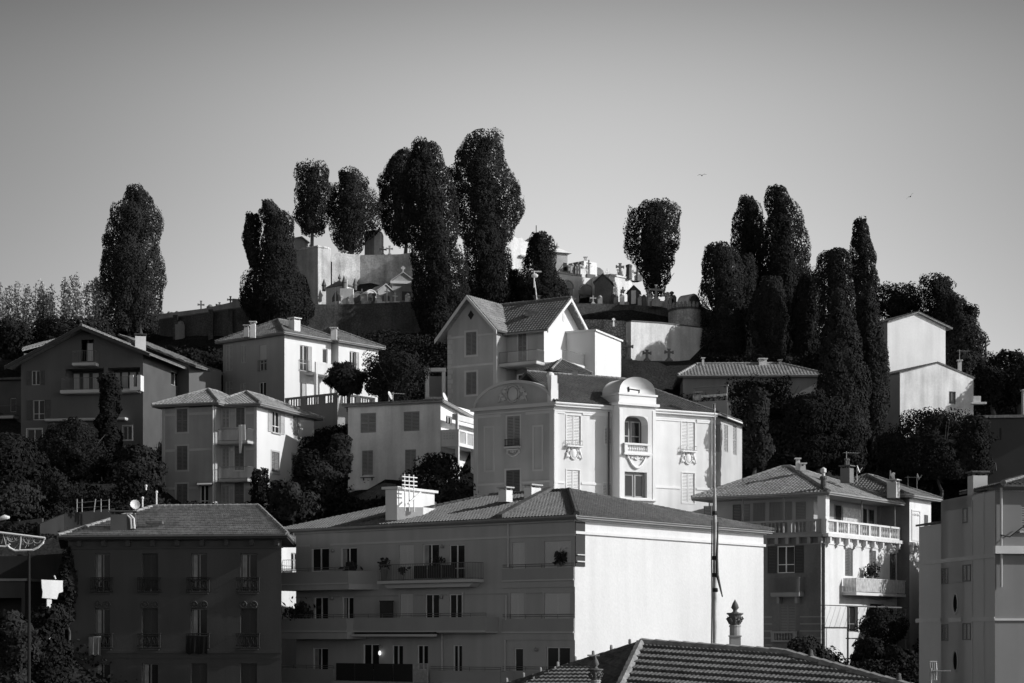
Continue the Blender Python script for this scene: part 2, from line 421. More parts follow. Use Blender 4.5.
        m = M(); m.prism([e+np.array([0, 0, -0.13]) for e in E], (0, 0, -0.06)); s.part('soffit', m, MATS['soffit'], rf)
        return rf, E, R1, R2
def body(b, pts, z0, z1, mt, skip=(), name='wall'):
    """plain walls round a plan polygon, leaving out the edges listed in skip, with a ceiling"""
    m = M(); n = len(pts)
    for i in range(n):
        if i in skip: continue
        p, q = pts[i], pts[(i+1) % n]
        m.add([(p[0], p[1], z0), (q[0], q[1], z0), (q[0], q[1], z1), (p[0], p[1], z1)], [(0, 1, 2, 3)])
    m.add([(p[0], p[1], z1-0.02) for p in pts], [tuple(range(n))])
    return b.part(name, m, mt)
class Rect(Bld):
    """rectangular building seen at its near corner"""
    def __init__(s, name, label, cat, u, D, th, ul=None, ur=None, ve=None, vb=None, La=None, Lb=None, group=None, thl=None):
        th = math.radians(th); C = P2(u, D); s.C = C; s.u = u; s.D = D
        s.a = np.array([math.cos(th), math.sin(th)]); tl = th if thl is None else math.radians(thl); s.b = np.array([-math.sin(tl), math.cos(tl)])
        s.R = Face(C, s.a, (math.sin(th), -math.cos(th))); s.L = Face(C, s.b, (-math.cos(tl), -math.sin(tl)))
        s.La = La or s.R.s(ur); s.Lb = Lb or s.L.s(ul)
        s.z1 = Z(ve, D); s.z0 = Z(vb, D) if vb else s.z1-12
        super().__init__(name, label, cat, (C[0], C[1], s.z0), group)
        s.pts = [C, C+s.a*s.La, C+s.a*s.La+s.b*s.Lb, C+s.b*s.Lb]
        s.th = th
    def W(s, p, q, z): t = s.C+s.a*p+s.b*q; return np.array([t[0], t[1], z])
    def close(s, mt, mtl=None, **kw):
        s.wall(s.R, 0, s.La, s.z0, s.z1, mt, **kw); s.wall(s.L, 0, s.Lb, s.z0, s.z1, mtl or mt, **kw)
        body(s, s.pts, s.z0, s.z1, mt, skip=(0, 3))

# ------------------------------------------------------------------ foliage
def leafmat(name, v, var=0.35):
    return mat(name, v, 0.9, var, 0.9, fine=0.3, spec=0.04)
def leaves_mesh(P, N_, size, aspect, rng, up=0.0):
    """one small leaf-spray quad at each point; N_ = preferred normals"""
    n = len(P); Nn = N_ + rng.normal(0, 0.35, (n, 3)); Nn /= np.linalg.norm(Nn, axis=1)[:, None]+1e-9
    T = rng.normal(0, 1, (n, 3)); T[:, 2] += up; T -= Nn*np.sum(T*Nn, 1)[:, None]; T /= np.linalg.norm(T, axis=1)[:, None]+1e-9
    B = np.cross(Nn, T); sz = size*rng.uniform(0.6, 1.4, n)[:, None]
    a = T*sz*aspect; b = B*sz*0.5
    V = np.stack([P-a*0.5, P+b-a*0.05, P+a*0.6+Nn*sz*0.12, P-b+a*0.05], 1).reshape(-1, 3)
    Q = np.arange(4*n).reshape(n, 4); return V, Q
def build_arr(name, V, Q, m, parent, root):
    me = bpy.data.meshes.new(name); V = V-np.array(root.location)
    me.vertices.add(len(V)); me.vertices.foreach_set('co', V.astype(np.float32).ravel())
    me.loops.add(Q.size); me.loops.foreach_set('vertex_index', Q.astype(np.int32).ravel())
    me.polygons.add(len(Q)); me.polygons.foreach_set('loop_start', (np.arange(len(Q))*4).astype(np.int32)); me.polygons.foreach_set('loop_total', np.full(len(Q), 4, np.int32))
    me.materials.append(m); me.update(calc_edges=True)
    o = bpy.data.objects.new(name, me); COL.objects.link(o); o.parent = parent; return o
def crown_pts(prof, D, seed, lump, dens, depth_f=1.0, core=0.8, flat=1.0, elong=1.5):
    """prof: (v, u_left, u_right) rows of the crown at distance D -> leaf points, normals and a solid heart of branches"""
    rng = np.random.RandomState(seed); pr = sorted(prof)
    zz = np.array([Z(v, D) for v, _, _ in pr]); cx = np.array([K((l+r)/2)*D for _, l, r in pr]); rad = np.array([(r-l)/2/F*D for _, l, r in pr])
    o = np.argsort(zz); zz, cx, rad = zz[o], cx[o], rad[o]
    H = zz[-1]-zz[0]; area = np.trapezoid(2*math.pi*rad, zz) if hasattr(np, 'trapezoid') else np.trapz(2*math.pi*rad, zz)
    nl = max(10, int(area/(lump*lump*1.0)))
    # the crown surface: broad lobes, and on them a crowd of small rounded sprays; every leaf sits on the spray nearest to it
    top = zz[-1]-min(lump*0.5, H*0.04); gz = np.linspace(zz[0], top, 500); gr = np.interp(gz, zz, rad); w_ = gr+0.1; w_ /= w_.sum()
    npt = int(area*dens*12); z = rng.choice(gz, npt, p=w_)+rng.uniform(-.05, .05, npt); ang = rng.uniform(0, 2*math.pi, npt); r = np.interp(z, zz, rad); c = np.interp(z, zz, cx)
    def layer(size, cover, hmin, hmax, power, up_, dn_):
        nb = max(8, int(area/(size*size)*cover)); bz = rng.choice(gz, nb, p=w_); ba = rng.uniform(0, 2*math.pi, nb); bs = size*rng.choice([0.65, 1.0, 1.4], nb, p=[.35, .4, .25]); bh = bs*rng.uniform(hmin, hmax, nb)
        best = np.zeros(npt); NX = np.zeros(npt); NZ = np.zeros(npt); order = np.argsort(z); zs = z[order]
        for i in range(nb):
            lo_, hi_ = np.searchsorted(zs, [bz[i]-bs[i]*dn_, bz[i]+bs[i]*up_]); idx = order[lo_:hi_]
            if len(idx) == 0: continue
            dx = ((ang[idx]-ba[i]+math.pi) % (2*math.pi)-math.pi)*np.maximum(r[idx], 0.3); dz = z[idx]-bz[i]; dz = np.where(dz > 0, dz/up_, dz/dn_); d2 = (dx*dx+dz*dz)/bs[i]**2
            k = d2 < 1; idx = idx[k]; h = bh[i]*(1-d2[k])**power; q = h > best[idx]; idx = idx[q]; best[idx] = h[q]; NX[idx] = dx[k][q]/bs[i]; NZ[idx] = dz[k][q]/bs[i]
        return best, NX, NZ
    sc = np.clip(r/1.9, 0.3, 1.0)
    B1, X1, Z1 = layer(lump*1.75, 0.75, 0.45, 0.85, 0.45, 0.7*elong, 1.35*elong); B2, X2, Z2 = layer(lump*0.72, 0.85, 0.6, 1.25, 0.42, 0.65*elong, 1.35*elong)
    inset = np.minimum(lump*1.3, r*0.58); out = np.stack([np.cos(ang), np.sin(ang), np.zeros(npt)], 1); tan = np.stack([-np.sin(ang), np.cos(ang), np.zeros(npt)], 1)
    best = B1*0.9*sc+B2*np.maximum(sc, .5)
    Nv = out*np.sqrt(np.clip(1-X2**2-Z2**2, 0.05, 1))[:, None]+tan*(X2+0.3*X1)[:, None]; Nv[:, 2] += Z2+0.3*Z1+0.3
    rr = np.maximum(r-inset, 0.03); P = np.stack([c+rr*np.cos(ang), D+rr*np.sin(ang)*depth_f, z], 1)
    dirn = out*0.9+tan*(0.45*X2)[:, None]; dirn[:, 2] += 0.6*Z2+0.3; f_ = np.where(rng.uniform(0, 1, npt) < 0.35, rng.uniform(0.3, 0.95, npt), rng.uniform(0.93, 1.02, npt)); P = P+dirn*(best*f_)[:, None]
    Nv = Nv+out*0.15
    if core < 0.52:       # open crowns let the sky through
        q = np.sin(ang*2+z*1.7+seed)+np.sin(z*2.9-ang*3+seed*1.3)+0.8*np.sin(ang*5+z*0.9); keep = (q > -0.75-core) | (B1 > lump*0.75); P, Nv = P[keep], Nv[keep]
        ni = int(npt*0.07); t = rng.uniform(0, 1, ni)**0.5; zi = rng.choice(gz, ni, p=w_); ai = rng.uniform(0, 6.283, ni); ri = np.interp(zi, zz, rad)*t*0.8; P = np.vstack([P, np.stack([np.interp(zi, zz, cx)+ri*np.cos(ai), D+ri*np.sin(ai), zi], 1)]); Nv = np.vstack([Nv, rng.normal(0, 1, (ni, 3))])
    V = Q = None
    if core > 0:
        seg = 14; rows = 26; gz = np.linspace(zz[0]+0.02*H, top-0.01*H, rows); V = []
        for j, g in enumerate(gz):
            R0 = np.interp(g, zz, rad); R = (R0-min(lump*1.3, R0*0.58))*1.0*(1.0 if core >= 0.52 else core*1.2); C_ = np.interp(g, zz, cx)
            for k2 in range(seg):
                q = 2*math.pi*k2/seg; n_ = 1+(0.02 if core >= 0.52 else 0.15)*math.sin(q*3+g*1.7+seed)
                V.append((C_+R*n_*math.cos(q), D+R*n_*math.sin(q)*depth_f, g))
        V = np.array(V); Q = np.array([(j*seg+k2, j*seg+(k2+1) % seg, (j+1)*seg+(k2+1) % seg, (j+1)*seg+k2) for j in range(rows-1) for k2 in range(seg)])
    return P, Nv, V, Q, (cx[0], zz[0], H, rad)
def tree(name, label, prof, D, seed, m, cat='tree', elong=1.2, jag=0.07, lump=0.7, dens=9, leaf=0.26, aspect=1.4, core=0.8, up=1.5, trunk=True, tz=None, group=None, tr=0.22, depth_f=1.0, flat=1.0, limbs=True):
    jr = np.random.RandomState(seed+77); pv = np.array(sorted(prof), float); n_ = max(10, int((pv[-1, 0]-pv[0, 0])/7))
    vv = np.linspace(pv[0, 0], pv[-1, 0], n_); lo = np.interp(vv, pv[:, 0], pv[:, 1]); hi = np.interp(vv, pv[:, 0], pv[:, 2]); w0 = (hi-lo)/2
    prof = [(v, l+w*(0.05+jag*jr.uniform(-1.3, 1.8)), h-w*(0.05+jag*jr.uniform(-1.3, 1.8))) for v, l, h, w in zip(vv, lo, hi, w0)]
    P, Nv, V, Q, (cx, zb, H, rad) = crown_pts(prof, D, seed, lump, dens, depth_f, core, flat, elong)
    rng = np.random.RandomState(seed+1); base = tz if tz is not None else zb-1.5
    root = empty(name, (cx, D, base), label, cat, group)
    LV, LQ = leaves_mesh(P, Nv, leaf, aspect, rng, up)
    if V is not None: LQ = np.vstack([LQ, Q+len(LV)]); LV = np.vstack([LV, V])
    build_arr('crown', LV, LQ, m, root, root)
    if trunk:
        t = M(); top = zb+H*0.6
        t.tube([(cx, D, base), (cx+0.05*rng.randn(), D, (base+zb)/2), (cx+0.1*rng.randn(), D, zb), (cx, D, top)], [tr*1.3, tr, tr*0.9, tr*0.3], 8)
        if limbs:
            for i in range(6):
                z0 = zb+H*rng.uniform(-0.02, 0.35); an = rng.uniform(0, 6.28); L_ = rad.max()*0.8
                t.tube([(cx, D, z0), (cx+L_*0.5*math.cos(an), D+L_*0.5*math.sin(an), z0+L_*0.5), (cx+L_*math.cos(an), D+L_*math.sin(an), z0+L_*1.1)], [tr*0.45, tr*0.3, tr*0.1], 6)
        t.build('trunk', mat('bark', 0.10, 0.95, 0.3, 2, bump=0.6), root)
    return root
# ------------------------------------------------------------------ shared materials
mat('white_frame', 0.78, 0.6, 0.05); mat('zinc', 0.28, 0.5, 0.15, 2); mat('soffit', 0.22, 0.9, 0.1)
tileA = mat('roof_tile_pale', 0.27, 0.85, 0.22, 0.9, fine=0.35, bump=0.3, bscale=20)
tileB = mat('roof_tile_weathered', 0.17, 0.9, 0.25, 0.8, fine=0.4, bump=0.3, bscale=20)
tileC = mat('roof_tile_dark', 0.10, 0.9, 0.25, 0.8, fine=0.4, bump=0.3, bscale=20)
iron = mat('black_iron', 0.02, 0.6, 0.0); steel = mat('grey_steel', 0.35, 0.4, 0.1)
rail_grey = mat('painted_rail', 0.16, 0.6, 0.0)
whitewash = mat('whitewash', 0.68, 0.9, 0.06, 0.6, 0.14, 0.15, fine=0.03)
stone = mat('pale_stone', 0.5, 0.9, 0.12, 0.8, 0.2, 0.3)
# ------------------------------------------------------------------ ground: one sheet, shaped by the feet of what stands on it
ANCH = []
def g(u, v, D): ANCH.append((K(u)*D, D, Z(v, D)))
for x in range(-120, 161, 35):
    for y in (-30, 10, 40, 70, 95): ANCH.append((x, y, CZ-10.5 if y < 90 else CZ-10))
for uvd in [(80, 800, 106), (200, 800, 106), (300, 790, 108), (420, 780, 108), (560, 770, 106), (700, 740, 118), (760, 710, 128), (825, 705, 131), (760, 700, 138), (880, 690, 143), (720, 690, 134), (920, 680, 135), (480, 680, 125), (300, 700, 125),
            (285, 700, 130), (285, 690, 134), (290, 670, 138), (150, 640, 122), (20, 640, 118), (60, 630, 118), (820, 672, 118), (900, 668, 120), (840, 590, 162), (940, 640, 145), (760, 600, 158), (1020, 700, 90), (960, 700, 92),
            (1040, 560, 125), (1000, 500, 140), (600, 600, 128), (480, 570, 131), (700, 650, 133), (610, 530, 145), (500, 540, 140),
            (200, 512, 145), (260, 512, 148), (310, 512, 150), (120, 540, 130), (40, 530, 132), (100, 500, 140), (20, 490, 140), (150, 470, 155), (60, 450, 158), (20, 450, 162),
            (360, 506, 142), (440, 500, 142), (400, 480, 152), (300, 440, 158), (260, 436, 165), (350, 430, 160), (380, 410, 168), (240, 420, 172),
            (470, 430, 160), (560, 425, 158), (620, 420, 160), (720, 510, 150), (780, 520, 160), (760, 420, 165), (800, 410, 168), (700, 400, 176), (860, 500, 165), (900, 440, 160), (960, 430, 165), (1010, 430, 172), (900, 500, 165),
            (100, 368, 180), (20, 360, 182), (160, 366, 188), (240, 362, 190), (300, 348, 196), (360, 346, 197), (430, 346, 196), (480, 350, 192), (560, 350, 188),
            (620, 364, 187), (690, 364, 188), (740, 365, 188), (800, 370, 188), (860, 380, 185), (900, 375, 190), (960, 385, 190), (1020, 395, 190),
            (300, 310, 204), (360, 306, 205), (430, 306, 205), (500, 310, 203), (580, 306, 203), (640, 306, 203), (690, 322, 200), (760, 335, 202), (820, 345, 202),
            (320, 262, 214), (380, 262, 214), (430, 266, 214), (500, 280, 214), (560, 285, 212), (620, 290, 210), (680, 305, 210), (760, 320, 212), (880, 345, 210), (980, 375, 210),
            (120, 335, 216), (220, 318, 218), (0, 345, 210)]: g(*uvd)
for x in range(-200, 261, 50):
    for y, z in ((245, CZ+30), (290, CZ+8), (400, CZ-10)): ANCH.append((x, y, z - abs(x)*0.06))
for y in (150, 200): 
    for x in (-130, -90, 95, 130): ANCH.append((x, y, CZ+(y-118)*0.30))
ANCH = np.array(ANCH)
def ground_z(x, y):
    d2 = (ANCH[:, 0]-x)**2+(ANCH[:, 1]-y)**2+4.0; w_ = d2**-2.0; return float((w_*ANCH[:, 2]).sum()/w_.sum())
def make_ground():
    xs = np.concatenate([[-4000, -1500, -600, -300], np.arange(-200, 261, 2.5), [350, 700, 1600, 4000]]); ys = np.concatenate([[-800, -300, -100], np.arange(-40, 300, 2.5), [320, 360, 420, 600, 1200, 5000]])
    X, Y = np.meshgrid(xs, ys); Zg = np.zeros_like(X)
    for i in range(X.shape[0]):
        d2 = (ANCH[None, :, 0]-X[i][:, None])**2+(ANCH[None, :, 1]-Y[i][:, None])**2+4.0; w_ = d2**-2.0; Zg[i] = (w_*ANCH[None, :, 2]).sum(1)/w_.sum(1)
    far = (np.abs(X) > 280) | (Y > 330) | (Y < -90); Zg = np.where(far, np.minimum(Zg, CZ-12), Zg)
    rng = np.random.RandomState(3); Zg += rng.normal(0, 0.12, Zg.shape)
    V = np.stack([X, Y, Zg], -1).reshape(-1, 3); nx = len(xs)
    Q = np.array([(j*nx+i, j*nx+i+1, (j+1)*nx+i+1, (j+1)*nx+i) for j in range(len(ys)-1) for i in range(nx-1)])
    m = M(); m.arr(V, Q); o = m.build('ground', mat('hillside_earth', 0.025, 1.0, 0.5, 0.25, fine=0.5, bump=1.0, bscale=2, spec=0.03), None, None, True)
    tag(o, 'dark scrub covered hillside under the houses', kind='structure')
make_ground()
def hedge_field(name, label, pts, seed, m, n, size, h, kind='stuff', cat=None):
    """low ground cover scattered over an area: pts = (u, v, D) centres with radius in metres"""
    rng = np.random.RandomState(seed); P = []; Nn = []
    for (u, D, rx, ry) in pts:
        x0 = K(u)*D; k = n
        x = x0+rng.uniform(-rx, rx, k); y = D+rng.uniform(-ry, ry, k)
        z = np.array([ground_z(a, b) for a, b in zip(x, y)]); hh = (0.5+0.5*np.sin(x*1.3+seed)*np.cos(y*1.1))*h
        reps = 7
        P.append(np.stack([np.repeat(x, reps)+rng.normal(0, .35, k*reps), np.repeat(y, reps)+rng.normal(0, .35, k*reps), np.repeat(z, reps)+rng.uniform(0, 1, k*reps)*np.repeat(hh, reps)+0.05], 1))
        d = rng.normal(0, 1, (k*reps, 3)); d[:, 2] = np.abs(d[:, 2])+0.4; Nn.append(d)
    P = np.vstack(P); Nn = np.vstack(Nn); V, Q = leaves_mesh(P, Nn, size, 1.2, rng)
    me_root = bpy.data.objects.new('tmp', None); me_root.location = (0, 0, 0)
    o = build_arr(name, V, Q, m, None, me_root); bpy.data.objects.remove(me_root); tag(o, label, cat, kind=kind); return o
# =================================================================== front row
# ---- apartment block with the big blank gable wall
def apartment():
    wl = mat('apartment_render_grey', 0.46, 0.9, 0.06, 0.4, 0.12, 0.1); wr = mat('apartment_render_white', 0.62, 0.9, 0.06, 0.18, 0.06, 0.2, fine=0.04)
    par = mat('parapet_render', 0.36, 0.9, 0.06); edge = mat('parapet_edge', 0.55, 0.8, 0.05); blind = mat('apartment_blind', 0.62, 0.7, 0.04)
    b = Rect('apartment_building', 'wide apartment block with stacked balconies and a blank bright white end wall', 'building', 575, 110, 51, ul=296, ur=763.5, ve=517, vb=800)
    L, R = b.L, b.R
    W = [(311.5, 329, 548, 571.5, 'glass'), (340.6, 357, 547.5, 570, 'curtain'), (399, 414, 545, 579, 'blind'), (422.5, 439, 544, 579, 'curtain'), (449, 464.5, 544.5, 579, 'glass'),
         (512, 525, 542.5, 570, 'blind'), (544, 571, 541, 570, 'blind'),
         (314, 328, 597, 620, 'glass'), (342, 353.5, 597, 620, 'curtain'), (400, 413, 594, 620, 'blind'), (425, 439, 594, 620, 'glass'), (449, 463, 594, 619, 'glass'), (510, 524, 593, 620, 'blind'), (544, 570, 593, 620, 'blind'),
         (313, 328, 648, 671, 'curtain'), (363, 379, 644, 670, 'glass'), (392, 403, 645, 670, 'glass'), (417, 428, 645, 670, 'glass'), (453, 462, 645, 672, 'glass'), (514, 523, 648, 672, 'glass'), (546, 570, 647, 672, 'glass')]
    for x in W: b.win(L, x[:4], x[4], sm=blind, sill=False, frac=0.75 if x[0] == 449 else 1.0)
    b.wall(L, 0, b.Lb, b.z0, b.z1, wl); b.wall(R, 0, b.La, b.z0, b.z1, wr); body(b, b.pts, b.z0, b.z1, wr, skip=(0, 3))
    zc = L.z(540, 536)
    b.trim(L, -0.02, b.Lb, zc-0.06, zc+0.06, 0.05, edge); b.trim(L, -0.02, b.Lb, b.z1-0.25, b.z1-0.02, 0.16, wl, 'cornice')
    z2 = L.z(485, 594); b.trim(L, 0, b.Lb, z2-0.05, z2+0.03, 0.03, par)
    zr = R.z(600, 534.5); b.trim(R, -0.06, b.La+0.1, zr-0.06, zr+0.10, 0.13, wr); b.trim(R, -0.06, b.La+0.1, b.z1-0.2, b.z1-0.02, 0.2, wr, 'cornice')
    # flat dark panel: shade of the top loggia's side put into colour
    a_, b_, c_, d_ = R.rect(576, 584.5, 520, 566.5); b.trim(R, 0.0, b_, c_, b.z1-0.25, 0.05, mat('loggia_shade_paint', 0.035, 0.8, 0.1), 'loggia_shade_panel')
    m = M(); R.box(m, 0.05, 0.9, c_+0.25, c_+0.32, 0.051, 0.15); R.box(m, 0.05, 0.9, c_+0.65, c_+0.7, 0.051, 0.15); b.part('drying_rack', m, edge)
    def parapet(u0, u1, vt, vb, n, slab_v, label=None, cham=0.0):
        s0, s1 = sorted((L.off(n).s(u0), L.off(n).s(u1))); Fo = L.off(n)
        s0 = max(s0, 0.002 if n < 0.5 else s0); um = (u0+u1)/2; zt = Fo.z(um, vt); zb = Fo.z(um, vb); zs = Fo.z(um, slab_v); m = M()
        def ring(z0, z1, g): m.prism([L.pt(s0-0*g, z0, 0.003), L.pt(s0+cham, z0, n+g), L.pt(s1, z0, n+g), L.pt(s1, z0, 0.003)], (0, 0, z1-z0))
        # walls of the parapet as a U round a hollow
        t = 0.12 if n > 0.5 else 0.1
        L.box(m, s0+cham, s1, zb, zt, n-t, n); L.box(m, s1-t, s1, zb, zt, 0.003, n-t-0.002)
        P = [L.p2(s0, 0.003), L.p2(s0+t, 0.003), L.p2(s0+cham+t*0.3, n-t), L.p2(s0+cham, n)]
        m.plan([P[0], P[1], P[2], P[3]], zb, zt)
        o = b.part('balcony_parapet', m, par)
        m = M(); m.prism([L.pt(s0, zs, 0.003), L.pt(s0+cham, zs, n-0.05), L.pt(s1-0.03, zs, n-0.05), L.pt(s1-0.03, zs, 0.003)], (0, 0, zb-zs-0.004)); b.part('balcony_slab', m, wl)
        m = M(); L.box(m, s0+cham, s1+0.02, zb-0.03, zb+0.05, n+0.002, n+0.05); b.part('parapet_edge', m, edge, o)
        m = M()
        for h in (0.12, 0.24): m.tube([L.pt(s0+cham, zt+h, n-0.06), L.pt(s1, zt+h, n-0.06)], 0.018, 5)
        for i in range(int((s1-s0)/1.2)+1): x = min(s0+cham+i*1.2, s1); m.tube([L.pt(x, zt, n-0.06), L.pt(x, zt+0.25, n-0.06)], 0.015, 5)
        b.part('handrail', m, rail_grey, o)
        return s0, s1, zt, zb
    parapet(279, 362, 571.5, 584, 1.5, 590, cham=1.2); parapet(502, 575, 568, 580.5, 0.13, 587.5)
    parapet(280, 350, 618.5, 631.5, 1.5, 639, cham=0.3); parapet(350, 488, 617.5, 631.5, 1.0, 633, cham=0.2); parapet(502, 575, 618.5, 632.5, 0.13, 640)
    parapet(280, 335, 669, 684, 1.5, 700, cham=0.2); parapet(430, 500, 671, 684, 1.4, 700); parapet(502, 575, 671, 684, 0.13, 690)
    # first-floor balcony with tinted panels
    n = 1.2; Fo = L.off(n); s0, s1 = sorted((Fo.s(377), Fo.s(471))); z = Fo.z(424, 580); 
    m = M(); L.box(m, s0, s1, z-0.18, z, 0.003, n); m.prism([L.pt(s0+0.5, z-0.45, 0.003), L.pt(s1-0.5, z-0.45, 0.003), L.pt(s1-0.2, z-0.19, 0.003), L.pt(s0+0.2, z-0.19, 0.003)], np.append(L.n*0.8, 0)); b.part('balcony_slab', m, edge)
    b.railing(L, s0+0.05, s1-0.05, z, 1.0, n-0.05, rail_grey, gap=0.14)
    m = M()
    for i in range(3): L.box(m, s0+1.3+i*1.15, s0+2.35+i*1.15, z+0.1, z+0.88, n-0.09, n-0.075)
    b.part('balcony_screen', m, mat('dark_canvas', 0.03, 0.9, 0.1))
    # plants and pots kept on the balconies
    # bottom terrace fence
    Ft = L.off(2.2); a0, a1 = sorted((Ft.s(336), Ft.s(412.5))); zt = Ft.z(374, 663.5); zb = Ft.z(374, 681)
    for i in range(4):
        m = M(); x0 = a0+(a1-a0)*i/4; x1 = a0+(a1-a0)*(i+0.97)/4; L.box(m, x0, x1, zb, zt, 2.2, 2.24); b.part('terrace_panel', m, mat('dark_panel', 0.02, 0.7, 0.1))
    a2, a3 = sorted((Ft.s(413.5), Ft.s(428))); m = M()
    for x in (a2, a3-0.05): L.box(m, x, x+0.05, zb-0.2, zt+0.05, 2.18, 2.24)
    L.box(m, a2, a3, zt, zt+0.05, 2.18, 2.245)
    for i in range(16): L.box(m, a2+(a3-a2)*i/16+0.01, a2+(a3-a2)*(i+0.6)/16, zb, zt, 2.2, 2.22)
    b.part('reed_screen', m, mat('pale_reed', 0.45, 0.9, 0.3, 5))
    m = M(); L.box(m, min(a0, a2)-0.5, max(a1, a3)+0.3, b.z0, zb-0.03, 0.003, 2.3); b.part('terrace_wall', m, par)
    # awning box
    Fa = L.off(1.3); a0, a1 = sorted((Fa.s(352), Fa.s(434))); z = Fa.z(393, 636.5); m = M(); L.box(m, a0, a1, z, z+0.14, 1.03, 1.35); b.part('awning', m, edge)
    m = M(); L.box(m, a0+0.1, a1-0.1, z+0.15, z+0.27, 0.75, 1.2); b.part('awning_box', m, iron)
    # projecting lower block edge
    for u, v0, v1 in ((509, 520, 567), (507, 595, 620), (463.5, 592, 617), (443, 632, 671), (506, 640, 671)):
        sx_ = L.s(u); b.pipe(L, sx_, L.z(u, v1), L.z(u, v0), edge, 0.1, 0.05)
    for u, v in ((333.6, 550.5), (443, 546.5), (333, 598.5), (442, 597), (381.5, 646.5), (537, 649.5)):
        s_ = L.s(u); z = L.z(u, v); m = M(); m.ell(L.pt(s_, z, 0.1), [(0.12, 0, 0), (0, 0.12, 0), (0, 0, 0.12)]); b.part('wall_lamp', m, mat('lamp_glass', 0.3, 0.4, 0), None, True)
    s_ = L.s(381.5); z = L.z(381.5, 653); m = M(); m.ell(L.pt(s_, z, 0.16), [(0.09, 0, 0), (0, 0.09, 0), (0, 0, 0.15)])
    lm = mat('lit_lamp', 0.9, 0.5, 0); pb = lm.node_tree.nodes['Principled BSDF']; pb.inputs['Emission Color'].default_value = (1, 1, 1, 1); pb.inputs['Emission Strength'].default_value = 1.2
    b.part('lit_wall_lamp', m, lm, None, True)
    # roof
    C, A, B = b.C, b.a, b.b; ze = b.z1+0.08; zr = Z(491, 117.8)
    def Wp(p, q, z): t = C+A*p+B*q; return np.array([t[0], t[1], z])
    Lb, La = b.Lb, b.La; o = 0.45; qk = L.s(507); q2 = L.s(350)+0.0
    far = Wp(La+0.5, -o, ze); apx = Wp(6, 5, zr); apl = Wp(6, 5+ (L.s(481)-L.s(568))*0.97, zr-0.02)
    m = M()
    tiles(m, [Wp(-o, -o, ze), far, apx], pitch=0.24, amp=0.075)
    tiles(m, [Wp(-o, q2, ze), Wp(-o, -o, ze), apx, apl], pitch=0.24, amp=0.06)
    tiles(m, [far, Wp(La+0.5, 11, ze), apx+np.array([0.5, 1.5, 0])], pitch=0.3, amp=0.04)
    ql = Lb+o; apl2 = Wp(5.5, q2+ (Lb-q2)*0.15, ze+1.35)
    tiles(m, [Wp(-o, Lb+2.2, ze-0.05), Wp(-o, q2+0.02, ze-0.05), Wp(5.5, q2-2.5, ze+1.75), Wp(5.5, q2+1.5, ze+1.75)], pitch=0.24, amp=0.06)
    tiles(m, [Wp(12, q2, ze), Wp(-o, q2, ze), apl], pitch=0.3, amp=0.04)
    rf = b.part('roof', m, mat('roof_tile_apartment', 0.17, 0.9, 0.15, 0.8, fine=0.25))
    m = M(); up = np.array([0, 0, 0.08])
    ridge_caps(m, Wp(-o, -o, ze)+up, apx+up, 0.16); ridge_caps(m, apx+up, apl+up, 0.12); ridge_caps(m, far+up, apx+up, 0.12); ridge_caps(m, Wp(-o, q2, ze)+up, apl+up, 0.12)
    b.part('ridge_tiles', m, tileC, rf)
    # raised fire wall between the two flats
    m = M(); p0 = Wp(-o, qk, ze+0.05); p1 = Wp(6, qk+1.2, zr+0.12); p2_ = p1+np.append(B*0.55, 0); p3 = p0+np.append(B*0.45, 0); m.prism([p0, p1, p2_, p3], (0, 0, 0.22)); b.part('fire_wall', m, tileC, rf)
    m = M(); m.tube([Wp(-o-0.06, Lb+2.2, ze-0.1), Wp(-o-0.06, -o-0.06, ze-0.06)], 0.08, 6); m.tube([Wp(-o-0.06, -o-0.06, ze-0.06), Wp(La+0.5, -o-0.06, ze-0.06)], 0.03, 6); b.part('gutter', m, MATS['zinc'], rf)
    m = M(); m.prism([Wp(-o, Lb+2.0, ze-0.2), Wp(-o, -o, ze-0.2), Wp(La+0.4, -o, ze-0.2), Wp(La+0.4, 4, ze-0.2), Wp(6, 12, ze-0.2)], (0, 0, 0.1)); b.part('soffit', m, MATS['soffit'], rf)
    m = M(); m.plan([b.pts[3], C+B*q2, C+B*q2+A*6, C+B*(Lb+2.2)+A*6], b.z1-0.4, b.z1+0.0); 
    # roof-top stair box with chairs and ducts
    pz = Rect.__new__(Rect)
    th = math.radians(58); c = P2(397, 119); a1 = np.array([math.cos(th), math.sin(th)]); b1 = np.array([-math.sin(th), math.cos(th)])
    FR_ = Face(c, a1, (math.sin(th), -math.cos(th))); FL_ = Face(c, b1, (-math.cos(th), -math.sin(th)))
    lr, ll = FR_.s(434.5), FL_.s(385.5); z0, z1 = Z(520, 119), Z(489, 119)
    m = M(); m.plan([c, c+a1*lr, c+a1*lr+b1*ll, c+b1*ll], z0, z1); hs = b.part('stair_box', m, mat('stair_render', 0.68, 0.9, 0.06, streak=0.1))
    m = M(); e = 0.18; m.plan([c-a1*e-b1*e, c+a1*(lr+e)-b1*e, c+a1*(lr+e)+b1*(ll+e), c-a1*e+b1*(ll+e)], z1, z1+0.16); b.part('stair_box_slab', m, whitewash, hs)
    m = M(); q = FR_.off(0.9); 
    for u in (405, 409.5, 414): m.tube([q.pt(q.s(u), Z(512, 119), 0), q.pt(q.s(u)-0.05, Z(475, 119), 0.0)], 0.045, 6); 
    for v in (478, 482, 486, 490): m.tube([q.pt(q.s(402), Z(v, 119), 0), q.pt(q.s(417), Z(v-0.5, 119), 0)], 0.04, 5)
    m.tube([q.pt(q.s(404), Z(505, 119), 0.3), q.pt(q.s(418), Z(492, 119), 0.2)], 0.06, 6)
    b.part('roof_aerials', m, mat('white_metal', 0.7, 0.5, 0))
